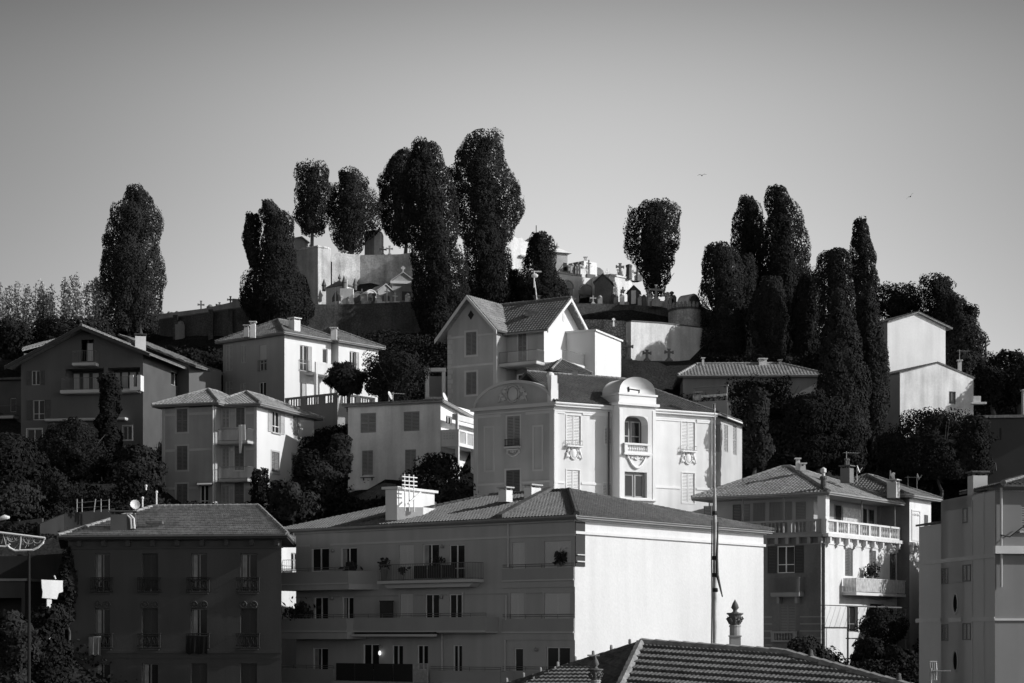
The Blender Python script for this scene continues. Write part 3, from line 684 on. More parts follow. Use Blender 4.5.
    m = M(); m.plan([c-a1*0.0-FL_.n*0+FR_.n*0.0, c+a1*4.2, c+a1*4.2+FR_.n*1.0, c+a1*1.0+FR_.n*1.3], z0, Z(507, 119)); b.part('stair_step', m, whitewash, hs)
    b.chimney(*P2(505.5, 117.5), Z(502, 117.5), Z(490.5, 117.5), 0.62, whitewash, mat('cap_stone', 0.4), math.radians(51)); b.chimney(*P2(532.5, 118), Z(500, 118), Z(488, 118), 0.95, whitewash, mat('cap_stone', 0.4), math.radians(51), l=0.6)
    # balcony things
    def onL(u, n, z): s_ = L.off(n).s(u); return L.pt(s_, z, n)
    zf = L.off(1.2).z(424, 580); 
    lf = leafmat('balcony_leaves', 0.05)
    k = 0
    for (u, n, zz, h, r, pot, lab) in ((384, 0.7, zf, 0.75, 0.24, 0.26, 'tall grey pot with a dark round plant at the left end of the railed balcony'), (402.5, 0.8, zf, 0.35, 0.14, 0.4, 'small pale pot behind the dark canvas on the railed balcony'), (438.5, 0.75, zf, 0.8, 0.28, 0.42, 'largest pale pot standing by the open door on the railed balcony')):
        p = onL(u, n, zz); rt = empty('potted_plant', p, lab, 'potted plant', 'pots on the railed balcony')
        m = M(); m.lathe(p, [(r*0.7, 0), (r*0.95, h), (r*1.08, h+0.02), (r*1.05, h+0.09), (r*0.8, h+0.09)], 10); m.build('pot', mat('pale_pot%d' % k, pot, 0.8, 0.1), rt, rt, True); k += 1
        rng = np.random.RandomState(k); P = p+np.array([0, 0, h+0.3])+rng.normal(0, r*0.7, (70, 3)); V, Q = leaves_mesh(P, rng.normal(0, 1, (70, 3)), 0.16, 1.6, rng); build_arr('leaves', V, Q, lf, rt, rt)
    # folded clothes horse and plants behind the left balconies
    zb_ = L.off(1.5).z(320, 618.5); 
    for (u, n, v, lab, sz, cnt) in ((298, 1.0, 612, 'leafy balcony plants above the second left parapet', 0.5, 260), (573, 0.0, 0, '', 0, 0), (560, 0.07, 557.5, 'spiky cactus pots before the wide top blind', 0.3, 120), (350, 1.0, 570, 'bushy plant at the corner of the top left balcony', 0.35, 140)):
        if not cnt: continue
        p = onL(u, n, 0); p[2] = Z(v, p[1]); rt = empty('balcony_plant', p-np.array([0, 0, 0.6]), lab, 'plant', 'plants on the left balconies')
        rng = np.random.RandomState(cnt); P = p+rng.normal(0, sz*0.6, (cnt, 3))*np.array([1.6 if sz > 0.45 else 1, 1, 1]); V, Q = leaves_mesh(P, rng.normal(0, 1, (cnt, 3)), 0.17, 1.8, rng, 2); build_arr('leaves', V, Q, lf, rt, rt)
        m = M(); m.lathe(p-np.array([0, 0, 0.75 if n > .1 else 0.52]), [(0.1, 0), (0.14, 0.2), (0.15, 0.24), (0.1, 0.24)], 8); m.build('pot', MATS['pale_pot0'], rt, rt)
    m = M(); p = onL(386.5, 0.5, L.off(0.5).z(386, 617)); m.box(p[0]-0.4, p[0]+0.4, p[1]-0.25, p[1]+0.25, p[2]-0.9, p[2]+0.95); m.box(p[0]-0.44, p[0]+0.44, p[1]-0.29, p[1]+0.27, p[2]+0.96, p[2]+1.02)
    for i in range(2): m.box(p[0]-0.36+i*0.37, p[0]-0.02+i*0.37, p[1]-0.28, p[1]-0.255, p[2]-0.8, p[2]+0.85)
    single('storage_cabinet', m, mat('dark_cabinet', 0.04), 'dark storage cabinet on the middle balcony of the apartment block', 'cabinet')
apartment()

# ---- dark plain building at the lower left
def left_block():
    wl = mat('left_block_render', 0.078, 0.9, 0.10, 0.3, 0.12, 0.1); tr = mat('left_block_trim', 0.07, 0.9, 0.1); fr = mat('left_block_frame', 0.22); sh = mat('left_block_shutter', 0.05, 0.7, 0.1)
    Cc = P2(281.5, 112)
    b = Rect('old_town_house', 'dark square four-bay house with iron window grilles and a long striped tile roof', 'house', 281.5, 112, 83, ul=68, La=9, ve=537, vb=800, thl=83)
    b.a = np.array([-0.22, 0.975]); b.pts = [b.C, b.C+b.a*9, b.C+b.a*9+b.b*b.Lb, b.C+b.b*b.Lb]
    b.R = Face(b.C, b.a, (0.975, 0.22)); L = b.L
    rows = [((95, 110), 'half0', 'curtain'), ((142, 158), 'shut', 'blind'), ((191, 207), '', 'curtain'), ((240.5, 257), '', 'curtain')]
    for c, ((u0, u1), _, st) in enumerate(rows):
        for r, (v0, v1) in enumerate(((553.5, 592), (608.5, 648), (663.5, 703))):
            if r == 2: st = 'blind' if c in (2, 3) else 'curtain'
            if r == 1 and c == 3: st = 'blind'
            a, bb, z0, z1 = b.win(L, (u0, u1, v0, v1), st, sm=sh, fm=fr, sill=False, depth=0.3, frac=0.9)
            b.trim(L, a-0.08, bb+0.08, z0-0.12, z0-0.004, 0.12, tr, 'window_sill')
            if r < 2 or True:   # grille
                m = M(); n = 0.22
                for zz in (z0+0.0, z0+0.18, z0+0.72, z0+0.85): m.tube([L.pt(a-0.2, zz, n), L.pt(bb+0.2, zz, n)], 0.028, 5)
                k = 11
                for i in range(k+1): x = a-0.2+(bb-a+0.4)*i/k; m.tube([L.pt(x, z0, n), L.pt(x, z0+0.85, n)], 0.018, 4)
                for i in range(4):
                    x = a-0.08+(bb-a+0.16)*(i+0.5)/4; P = [L.pt(x+0.12*math.cos(q), z0+0.45+0.22*math.sin(q), n) for q in np.linspace(0, 6.28, 10)]; m.tube(P, 0.02, 4)
                for x in (a-0.2, bb+0.2):
                    for zz in (z0, z0+0.85): m.tube([L.pt(x, zz, 0.0), L.pt(x, zz, n)], 0.02, 4)
                b.part('window_grille', m, iron)
            if r == 0:
                for xx in (a+0.18, bb-0.18):
                    m = M(); P = [L.pt(xx+0.2*math.cos(q), z0-0.75+0.2*math.sin(q), 0.02) for q in np.linspace(0, 6.28, 14)]; m.tube(P, 0.045, 5); m.ell(L.pt(xx, z0-0.75, 0.0), [(0.1, 0, 0), (0, 0.07, 0), (0, 0, 0.1)], 8, 4); b.part('round_ornament', m, tr)
    b.wall(L, 0, b.Lb, b.z0, b.z1, wl, depth=0.3); b.wall(b.R, 0, 9, b.z0, b.z1, wl); body(b, b.pts, b.z0, b.z1, wl, skip=(0, 3))
    z = L.z(180, 652); b.trim(L, 0, b.Lb, z-0.07, z+0.07, 0.07, tr); z = L.z(180, 658); b.trim(L, 0, b.Lb, z-0.03, z+0.03, 0.04, tr)
    b.trim(L, -0.1, b.Lb+0.1, b.z1-0.65, b.z1-0.55, 0.08, tr); b.trim(L, -0.1, b.Lb+0.1, b.z1-0.15, b.z1, 0.3, tr, 'cornice')
    n = 26
    for i in range(n):
        if i % 3: continue
        m = M(); x = b.Lb*(i+0.5)/n; L.box(m, x-0.12, x+0.12, b.z1-0.5, b.z1-0.16, 0.003, 0.28); b.part('cornice_bracket', m, tr)
    ze = b.z1+0.1; o = 0.6
    def Wp(p, q, z): t = b.C+b.a*p+b.b*q; return np.array([t[0], t[1], z])
    zr = Z(506.5, 118.5); E = [Wp(-o, -0.3, ze), Wp(-o, b.Lb+o, ze), Wp(12, b.Lb+o, ze), Wp(12, -2.2, ze)]
    k1 = P2(258, 118.5); k2 = P2(150, 118.8); R1 = np.array([*k1, zr]); R2 = np.array([*k2, zr])
    # keep the front slope planar: put the ridge parallel to the eave
    d = E[1]-E[0]; d /= np.linalg.norm(d); R2 = R1 + d*np.linalg.norm(R2-R1)
    m = M(); tiles(m, [E[1], E[0], R1, R2], pitch=0.14, amp=0.012, course=0.42, step=0.10); tiles(m, [E[0], E[3], R1], pitch=0.25, amp=0.03, course=0.4, step=0.05); tiles(m, [E[2], E[1], R2], pitch=0.25, amp=0.03, course=0.4, step=0.05); tiles(m, [E[3], E[2], R2, R1], pitch=0.4, amp=0.03)
    rf = b.part('roof', m, tileA)
    m = M(); up = np.array([0, 0, 0.05])
    for p, q in ((E[0], R1), (R1, R2), (E[1], R2)): ridge_caps(m, p+up, q+up, 0.13)
    b.part('ridge_tiles', m, tileA, rf)
    m = M(); m.tube([E[0]-up, E[1]-up], 0.08, 6); m.tube([E[0]-up, E[3]-up], 0.06, 6); b.part('gutter', m, tr, rf)
    m = M(); m.prism([e-np.array([0, 0, 0.14]) for e in E], (0, 0, -0.05)); b.part('soffit', m, tr, rf)
    b.chimney(*P2(123.5, 114), Z(531, 114), Z(514.5, 114), 1.45, mat('dark_chimney', 0.07), th=0.1, l=0.9)
    x, y = P2(135, 114); b.dish(x, y, Z(516, 114), whitewash, 0.3, 0.65, dv=(0.3, -0.9, 0.35))
    m = M(); 
    for dx in (-0.12, 0.05): m.tube([(x+dx, y-0.4, Z(529, 114)), (x+dx-0.05, y-0.4, Z(519, 114)), (x+dx-0.35, y-0.35, Z(514, 114))], 0.07, 7)
    b.part('flue', m, whitewash)
    m = M(); p = P2(155, 114.2); m.box(p[0]-0.5, p[0]+0.5, p[1]-0.4, p[1]+0.2, Z(524, 114.2), Z(521.5, 114.2)); b.part('roof_hatch', m, tileC)
    # laundry hangs over the grilles (own things)
    def cloth(u0, u1, v0, v1, mt, lab, seed):
        n = 0.27; s0, s1 = sorted((L.off(n).s(u0), L.off(n).s(u1))); z1 = L.off(n).z(u0, v0); z0 = L.off(n).z(u0, v1); k = 16; m = M(); V = []
        for th_ in (0, 0.02):
            for i in range(k+1):
                x = s0+(s1-s0)*i/k; w_ = 0.035*math.sin(i*1.9+seed)+0.02*math.sin(i*0.7)
                for j in range(7): t = j/6; V.append(L.pt(x, z1-(z1-z0+0.06*math.sin(i*0.9+seed))*t, n+0.03+w_*t+th_))
        Fc = []; N1 = (k+1)*7
        for i in range(k):
            for j in range(6): q = i*7+j; Fc += [(q, q+1, q+8, q+7), (N1+q, N1+q+7, N1+q+8, N1+q+1)]
        m.add(V, Fc); m.tube([L.pt(s0, z1, n+0.01), L.pt(s1, z1, n+0.01)], 0.03, 5); single('laundry_cloth', m, mt, lab, 'laundry', 'laundry over the window grilles', True)
    cloth(89, 101, 637, 655, mat('pale_towel', 0.2, 0.95, 0.1), 'pale towel hung over the leftmost middle-floor grille of the dark house', 1)
    cloth(186, 207.5, 636, 653.5, mat('black_blanket', 0.012, 0.95, 0.1), 'black blanket hung over the third middle-floor grille of the dark house', 2)
left_block()

# ---- bright white wall glimpsed between the two front buildings
def glimpse():
    b = Rect('white_rear_house', 'narrow sunlit white house glimpsed between the dark house and the apartment block', 'house', 276, 134, 62, La=8, Lb=5, ve=541, vb=700)
    R = b.R; b.win(R, (291, 299, 553, 573), 'glass', sill=False)
    b.close(whitewash)
    s0, s1 = R.s(283), R.s(300); z = R.z(290, 571); b.slab(R, s0, s1, z, 0.15, 0.8, stone); b.railing(R, s0, s1, z, 0.75, 0.75, steel, gap=0.2)
    m = M(); P = [b.W(-0.3, -0.3, b.z1), b.W(b.La+.3, -0.3, b.z1), b.W(b.La+.3, b.Lb+.3, b.z1), b.W(-0.3, b.Lb+.3, b.z1)]; apx = b.W(b.La/2, b.Lb/2, b.z1+1.0)
    for i in range(4): tiles(m, [P[i], P[(i+1) % 4], apx], pitch=0.3)
    b.part('roof', m, tileB)
glimpse()

# ---- tiled roof in the foreground
def front_roof():
    wl = mat('front_house_render', 0.3, 0.9, 0.1); tl = mat('front_tile', 0.13, 0.9, 0.2, 1.2, fine=0.4, bump=0.3, bscale=25); rc = mat('front_ridge_tile', 0.26, 0.9, 0.2, 2, fine=0.3)
    A = P3(641, 643, 52); B_ = P3(786, 653.5, 49.5)
    e = (B_-A)/np.linalg.norm(B_-A)
    b = Bld('tiled_roof_house', 'nearest house low in the picture showing only its hipped roof of ribbed tiles', 'house', (A[0], A[1]-2, CZ-9))
    # plane of the right slope: falls towards the camera
    hn = np.array([e[1], -e[0], 0.0]); hn /= np.linalg.norm(hn); down = hn*math.cos(math.radians(24))-np.array([0, 0, 1])*math.sin(math.radians(24))
    Lf = 7.0
    pn = np.cross(e, down); camp = np.array([0, 0, CZ])
    def hit(u, v): r = np.array([K(u), 1.0, (HV-v)/F]); return camp + r*(np.dot(pn, A-camp)/np.dot(pn, r))
    E0 = A+(hit(622, 683)-A)*2.1; E1 = B_+(hit(890, 682)-B_)*2.0
    k_ = np.dot(E0-A, down)/np.dot(E1-B_, down); E1 = B_+(E1-B_)*k_
    m = M(); tiles(m, [E0, E1, B_, A], pitch=0.125, amp=0.02, course=0.35, step=0.065, sub=5)
    # left slope: falls to the left and towards the camera
    Lk = P3(500, 687, 55.5); lf = Lk
    n1 = np.cross(E0-A, lf-A)
    tiles(m, [lf, E0, A], pitch=0.125, amp=0.02, course=0.35, step=0.05, sub=5)
    # far slopes
    Bk = B_-hn*7*0.95+e*5-np.array([0, 0, 2.9]); Ak = lf+np.array([3, 6, 0.0]); tiles(m, [E1, Bk, B_], pitch=0.25, amp=0.03); m.prism([A, B_, Bk, Ak, lf], (0, 0, -0.1)); 
    rf = b.part('roof', m, tl)
    m = M(); ridge_caps(m, A, B_, 0.13, 0.40); b.part('ridge_tiles', m, rc, rf)
    m = M(); ridge_caps(m, A+(E0-A)*0.02, E0, 0.14, 0.33); b.part('hip_tiles', m, rc, rf); m = M(); ridge_caps(m, B_, E1, 0.12, 0.42); b.part('hip_tiles', m, rc, rf)
    m = M(); ridge_caps(m, A, lf, 0.07, 0.42)
    b.part('rear_hip_tiles', m, tl, rf)
    for i in range(8):
        p = A+(lf-A)*(i+0.6)/8; m = M(); m.lathe(p, [(0.03, 0), (0.045, 0.1), (0.04, 0.19), (0.01, 0.21)], 7); b.part('tile_hook', m, rc, rf)
    for i in range(5):
        p = B_+(E1-B_)*(i+0.3)/5; m = M(); m.lathe(p, [(0.06, 0), (0.07, 0.1), (0.05, 0.26), (0.02, 0.28)], 7); b.part('tile_hook', m, tileC, rf)
    # walls below
    c = [E0+hn*-0.5, E1+hn*-0.5, Bk, Ak, lf+np.array([0.6, 0.3, 0])]
    m = M(); m.plan([(p[0], p[1]) for p in c], CZ-10.5, min(E0[2], E1[2])-0.35); b.part('wall', m, wl)
    # small raised patch of pale tiles at the left
    p = P3(553, 669, 50); m = M(); t0 = p; q1 = P3(592, 669, 49.4); q0 = P3(541, 683, 49.0); q2 = P3(596, 683, 48.2); tiles(m, [P3(520, 686, 48.2), P3(592, 686, 47.6), P3(590, 667, 49.6), P3(560, 669, 49.9)], pitch=0.125, amp=0.02, step=0.05); b.part('dormer_roof', m, tl)
    # ornamental clay chimney heads
    def finial(u, vt, D, sc, lab, vane=False):
        p = P3(u, vt, D); H = 2.45*sc; z0 = p[2]-H
        rt = empty('ornamental_chimney', (p[0], p[1], z0-1.0), lab, 'chimney', 'ornamental clay chimneys')
        m = M(); m.box(p[0]-0.26*sc, p[0]+0.26*sc, p[1]-0.26*sc, p[1]+0.26*sc, z0-1.0, z0+0.62*sc); m.box(p[0]-0.3*sc, p[0]+0.3*sc, p[1]-0.3*sc, p[1]+0.3*sc, z0+0.62*sc, z0+0.68*sc); m.build('shaft', mat('finial_stone', 0.30, 0.9, 0.15, 3), rt, rt)
        m = M(); m.lathe((p[0], p[1], z0+0.68*sc), [(0.27*sc, 0), (0.27*sc, 0.42*sc), (0.3*sc, 0.44*sc), (0.3*sc, 0.5*sc), (0.27*sc, 0.52*sc)], 14); m.build('drum', MATS['finial_stone'], rt, rt)
        m = M(); zb = z0+1.2*sc
        m.lathe((p[0], p[1], zb), [(0.25*sc, 0), (0.24*sc, 0.3*sc), (0.34*sc, 0.5*sc), (0.42*sc, 0.54*sc), (0.42*sc, 0.6*sc), (0.2*sc, 0.62*sc)], 14)
        for i in range(8):
            q = 6.283*i/8; c_, s_ = math.cos(q), math.sin(q)
            P = [(p[0]+r*c_*sc, p[1]+r*s_*sc, zb+z*sc) for r, z in ((0.25, 0.05), (0.31, 0.2), (0.40, 0.32), (0.36, 0.40), (0.31, 0.33))]; m.tube(P, [0.06*sc, 0.07*sc, 0.06*sc, 0.05*sc, 0.03*sc], 5)
        m.build('capital', mat('finial_dark', 0.12, 0.9, 0.2, 3), rt, rt)
        m = M(); m.lathe((p[0], p[1], zb+0.62*sc), [(0.2*sc, 0), (0.1*sc, 0.06*sc), (0.11*sc, 0.14*sc), (0.2*sc, 0.24*sc), (0.14*sc, 0.42*sc), (0.04*sc, 0.6*sc), (0.005, 0.66*sc)], 12); m.build('spire', MATS['finial_dark'], rt, rt, True)
        if vane:
            m = M(); zt = p[2]+0.02; m.tube([(p[0], p[1], zt-0.1), (p[0], p[1], zt+0.02)], 0.02, 5); m.box(p[0]-0.2, p[0]+0.1, p[1]-0.01, p[1]+0.01, zt+0.0, zt+0.04); m.build('vane', steel, rt, rt)
    finial(735, 600, 55, 0.56*1.0, 'ornate clay chimney with a pointed cap rising behind the foreground roof ridge') if False else finial(735, 600, 55, 0.58, 'ornate clay chimney with a pointed cap rising behind the foreground roof ridge')
    finial(595.5, 657, 46.5, 0.45, 'ornate clay chimney cut by the bottom edge in front of the foreground hip', True)
front_roof()

# ---- tall mast before the white wall
def mast():
    D = 58; p = P2(714.8, D); rt = empty('mast', (p[0], p[1], ground_z(*p)), 'tall thin timber mast standing in front of the white end wall', 'mast')
    m = M(); m.tube([(p[0], p[1], ground_z(*p)), (p[0], p[1], Z(600, D)), (p[0], p[1], Z(500, D)), (p[0], p[1], Z(488, D))], [0.085, 0.07, 0.05, 0.035], 10); m.build('pole', mat('mast_wood', 0.5, 0.7, 0.3, 3, 0.3), rt, rt, True)
    m = M(); m.tube([(p[0], p[1], Z(490, D)), (p[0], p[1], Z(404, D))], [0.02, 0.013], 6)
    for v in range(408, 490, 9): m.tube([(p[0], p[1], Z(v+3, D)), (p[0], p[1], Z(v, D))], 0.024, 6)
    m.build('top_rod', whitewash, rt, rt)
    m = M(); m.tube([(p[0]-0.09, p[1]-0.08, Z(520, D)), (p[0]-0.11, p[1]-0.12, Z(560, D)), (p[0]-0.10, p[1]-0.14, Z(600, D)), (p[0]-0.13, p[1]-0.14, Z(683, D))], 0.022, 5)
    m.tube([(p[0]+0.09, p[1]-0.08, Z(522, D)), (p[0]+0.05, p[1]-0.12, Z(556, D)), (p[0]+0.06, p[1]-0.12, Z(575, D)), (p[0]+0.22, p[1]-0.12, Z(597, D))], [0.02, 0.04, 0.05, 0.02], 5)
    m.build('halyard', mat('old_rope', 0.06), rt, rt)
    m = M()
    for v, r in ((513, 0.08), (558, 0.1), (575, 0.1), (590, 0.1)): m.lathe((p[0], p[1], Z(v, D)-0.06), [(r*0.9, 0), (r, 0.05), (r*0.9, 0.12)], 8)
    m.build('clamps', iron, rt, rt)
mast()

# ---- building cut by the right edge
def right_block():
    wl = mat('right_block_render', 0.5, 0.9, 0.05, 0.4, 0.0); wr = mat('right_block_front', 0.21, 0.9, 0.08, 0.4, 0.08); tr = mat('right_block_band', 0.52)
    b = Rect('corner_house', 'grey corner house cut by the right edge with banded walls and oval wall openings', 'house', 995, 88, 8, ul=941, La=9, ve=490, vb=820)
    L, R = b.L, b.R
    for x in ((940.8+1, 948.3, 568, 584), (963, 971, 564.6, 581.6), (940.8+1, 948.3, 624, 641), (963, 971, 623, 640), (963, 967.6, 508, 523)):
        b.win(L, x, 'glass', fm=mat('dull_frame', 0.22, spec=0.0), sill=False, depth=0.03, pane=mat('dull_pane', 0.012, 0.9, 0, spec=0.0))
    b.win(R, (1021, 1032, 505, 531), 'shut', sm=mat('mid_shutter', 0.2))
    for v0, v1 in ((594, 613), (651, 671)):
        a, c, z0, z1 = L.rect(953.5, 958, v0, v1); m = M(); s_ = (a+c)/2; zc = (z0+z1)/2
        m.prism([L.pt(s_+(c-a)/2*math.cos(q), zc+(z1-z0)/2*math.sin(q), -0.02) for q in np.linspace(0, 6.283, 21)[:-1]], np.append(L.n*0.035, 0)); b.part('oval_opening', m, MATS['dull_pane'])
        m = M(); m.tube([L.pt(s_+(c-a)/2*1.1*math.cos(q), zc+(z1-z0)/2*1.05*math.sin(q), 0.02) for q in np.linspace(0, 6.283, 21)], 0.05, 5); b.part('oval_frame', m, tr)
    sx_ = L.s(972); b.wall(L, 0, sx_, b.z0, b.z1, wl); 
    zt2 = L.z(955, 498); b.wall(L, sx_, b.Lb, b.z0, zt2, wl, name='rear_wall')
    b.wall(R, 0, b.La, b.z0, b.z1, wr); m = M(); m.plan([b.pts[1], b.pts[2], b.pts[3], b.C+b.b*(sx_+0.01), b.C+b.b*(sx_+0.01)+b.a*0.5, b.C+b.a*0.5+b.b*0.3, b.C+b.a*8.9+b.b*0.3], b.z0, zt2-0.02); b.part('rear_body', m, wl)
    m = M(); m.plan([b.C+b.a*0.0+b.b*0.0, b.pts[1], b.pts[1]+b.b*sx_, b.C+b.b*sx_], b.z1-0.05, b.z1+0.0); m.plan([b.C+b.b*(sx_-0.2), b.C+b.a*9+b.b*(sx_-0.2), b.C+b.a*9+b.b*sx_, b.C+b.b*sx_], zt2-0.1, b.z1-0.06); b.part('flat_roof', m, tr)
    # lower lean-to behind, hiding part of the balconied house
    b2 = b.L.p2(b.Lb+0.01); e2 = L.p2(L.s(919)); m = M(); z_ = Z(527, e2[1]); q0, q1 = b2, e2
    m.plan([q0, q1, q1+b.a*5, q0+b.a*5], b.z0, z_); b.part('lean_to', m, wl)
    m = M(); m.prism([np.append(q0-b.a*0.15, z_+0.02), np.append(q1-b.a*0.15+b.b*0.1, z_+0.02), np.append(q1+b.a*5, z_+0.6), np.append(q0+b.a*5, z_+0.6)], (0, 0, 0.1)); b.part('lean_to_roof', m, tileC)
    for v in (557.5, 619.5):
        z = L.z(975, v); b.trim(L, 0, b.Lb+3.5, z-0.1, z+0.1, 0.05, tr)
    for u, v0, v1 in ((972.5, 500, 690), (996 if False else 984, 492, 690)): 
        b.trim(L, L.s(u)-0.04, L.s(u)+0.04, b.z0, L.z(u, v0), 0.04, tr, 'corner_strip')
    z = R.z(1010, 550); b.trim(R, -0.1, b.La, z-0.18, z+0.18, 0.3, mat('pale_cornice', 0.6), 'cornice'); z = R.z(1010, 619.5); b.trim(R, -0.05, b.La, z-0.05, z+0.05, 0.08, tr)
    b.chimney(*P2(977.5, 91.5), b.z1-1.5, Z(476, 91.5), 0.72, mat('chimney_render', 0.5), tileC, math.radians(8))
    # front roof slope
    z0 = b.z1+0.25; P = [b.W(0.2, -0.5, z0), b.W(b.La+1, -0.5, z0+0.0), b.W(b.La+1, 5, z0+0.75), b.W(3.5, 5, z0+0.75)]; m = M(); tiles(m, P, pitch=0.24); tiles(m, [b.W(0.2, 5, z0), b.W(0.2, -0.5, z0), b.W(3.5, 5, z0+0.75)], pitch=0.24)
    rf = b.part('roof', m, tileC); m = M(); ridge_caps(m, b.W(0.2, -0.5, z0+0.05), b.W(3.5, 5, z0+0.8), 0.13, 0.3); b.part('ridge_tiles', m, tileA, rf)
    b.pipe(R, 0.25, b.z1-4.5, b.z1+0.1, edge_m, 0.12, 0.06)
    m = M(); q = [R.pt(R.s(u), R.z(u, v), 0.2) for u, v in ((998.5, 535), (1008, 537), (1016, 531), (1024, 525))]; m.tube(q, 0.03, 5); b.part('cable', m, iron)
edge_m = mat('drain_grey', 0.4)
right_block()
def bottom_antenna():
    D = 62; p = P2(931, D); rt = empty('roof_antenna', (p[0], p[1], Z(800, D)), 'grey television antenna with angled rods at the bottom right', 'antenna')
    m = M(); m.tube([(p[0], p[1], Z(800, D)), (p[0], p[1], Z(668, D))], 0.035, 6); m.build('mast_tube', steel, rt, rt)
    m = M(); m.tube([(p[0], p[1], Z(671, D)), (p[0]+0.6, p[1]-0.2, Z(671, D))], 0.025, 5)
    for i in range(6):
        x = p[0]+0.02+0.09*i; m.tube([(x, p[1]-0.3, Z(671, D)), (x, p[1]+0.3, Z(671, D))], 0.012, 4)
    for s_ in (-1, 1):
        for k in range(4): m.tube([(p[0]-0.02+0.1*k/3*2, p[1], Z(671, D)), (p[0]+0.16+0.1*k/3*2-0.2, p[1], Z(671, D)+s_*0.3)], 0.03, 4)
        m.tube([(p[0]-0.04, p[1], Z(671, D)+s_*0.3), (p[0]+0.2, p[1], Z(671, D)+s_*0.3)], 0.03, 4)
    m.build('rods', steel, rt, rt)
bottom_antenna()
# =================================================================== middle rows
def cartouche(b, face, s_, z, w_, h, mt, n=0.03, name='cartouche'):
    """plaster ornament in relief: shield, scrolls and leaves"""
    m = M(); nv = np.append(face.n, 0); dv = np.append(face.d, 0); k = np.array([0, 0, 1.0])
    m.ell(face.pt(s_, z, n), [dv*w_*0.2, nv*0.10, k*h*0.42], 12, 6)
    m.tube([face.pt(s_+w_*0.24*math.cos(q), z+h*0.48*math.sin(q), n+0.04) for q in np.linspace(0, 6.283, 17)], 0.05, 5)
    for sg in (-1, 1):
        for (dx, dz, r) in ((0.34, 0.18, 0.11), (0.44, -0.05, 0.10), (0.36, -0.25, 0.12), (0.27, 0.38, 0.08)):
            m.ell(face.pt(s_+sg*w_*dx, z+h*dz, n), [dv*w_*r, nv*0.08, k*h*r*1.1], 8, 5)
        m.tube([face.pt(s_+sg*w_*(0.2+0.32*t), z+h*(0.45-0.9*t*t), n+0.05) for t in np.linspace(0, 1, 8)], 0.05, 5)
    return b.part(name, m, mt, None, True)
def swag(b, face, s_, z, w_, h, mt, n=0.03, name='swag'):
    m = M(); nv = np.append(face.n, 0); dv = np.append(face.d, 0); k = np.array([0, 0, 1.0])
    m.tube([face.pt(s_-w_/2+w_*t, z-h*4*t*(1-t), n+0.05) for t in np.linspace(0, 1, 14)], [0.05+0.06*math.sin(math.pi*t) for t in np.linspace(0, 1, 14)], 6)
    for t in (-0.5, 0, 0.5): m.ell(face.pt(s_+w_*t, z-(0.0 if t else -0.05), n+0.03), [dv*0.12, nv*0.08, k*0.16], 8, 5)
    for t in (-0.2, 0.0, 0.2): m.ell(face.pt(s_+w_*t, z+0.12-abs(t)*0.3, n), [dv*0.1, nv*0.07, k*0.12], 8, 5)
    return b.part(name, m, mt, None, True)

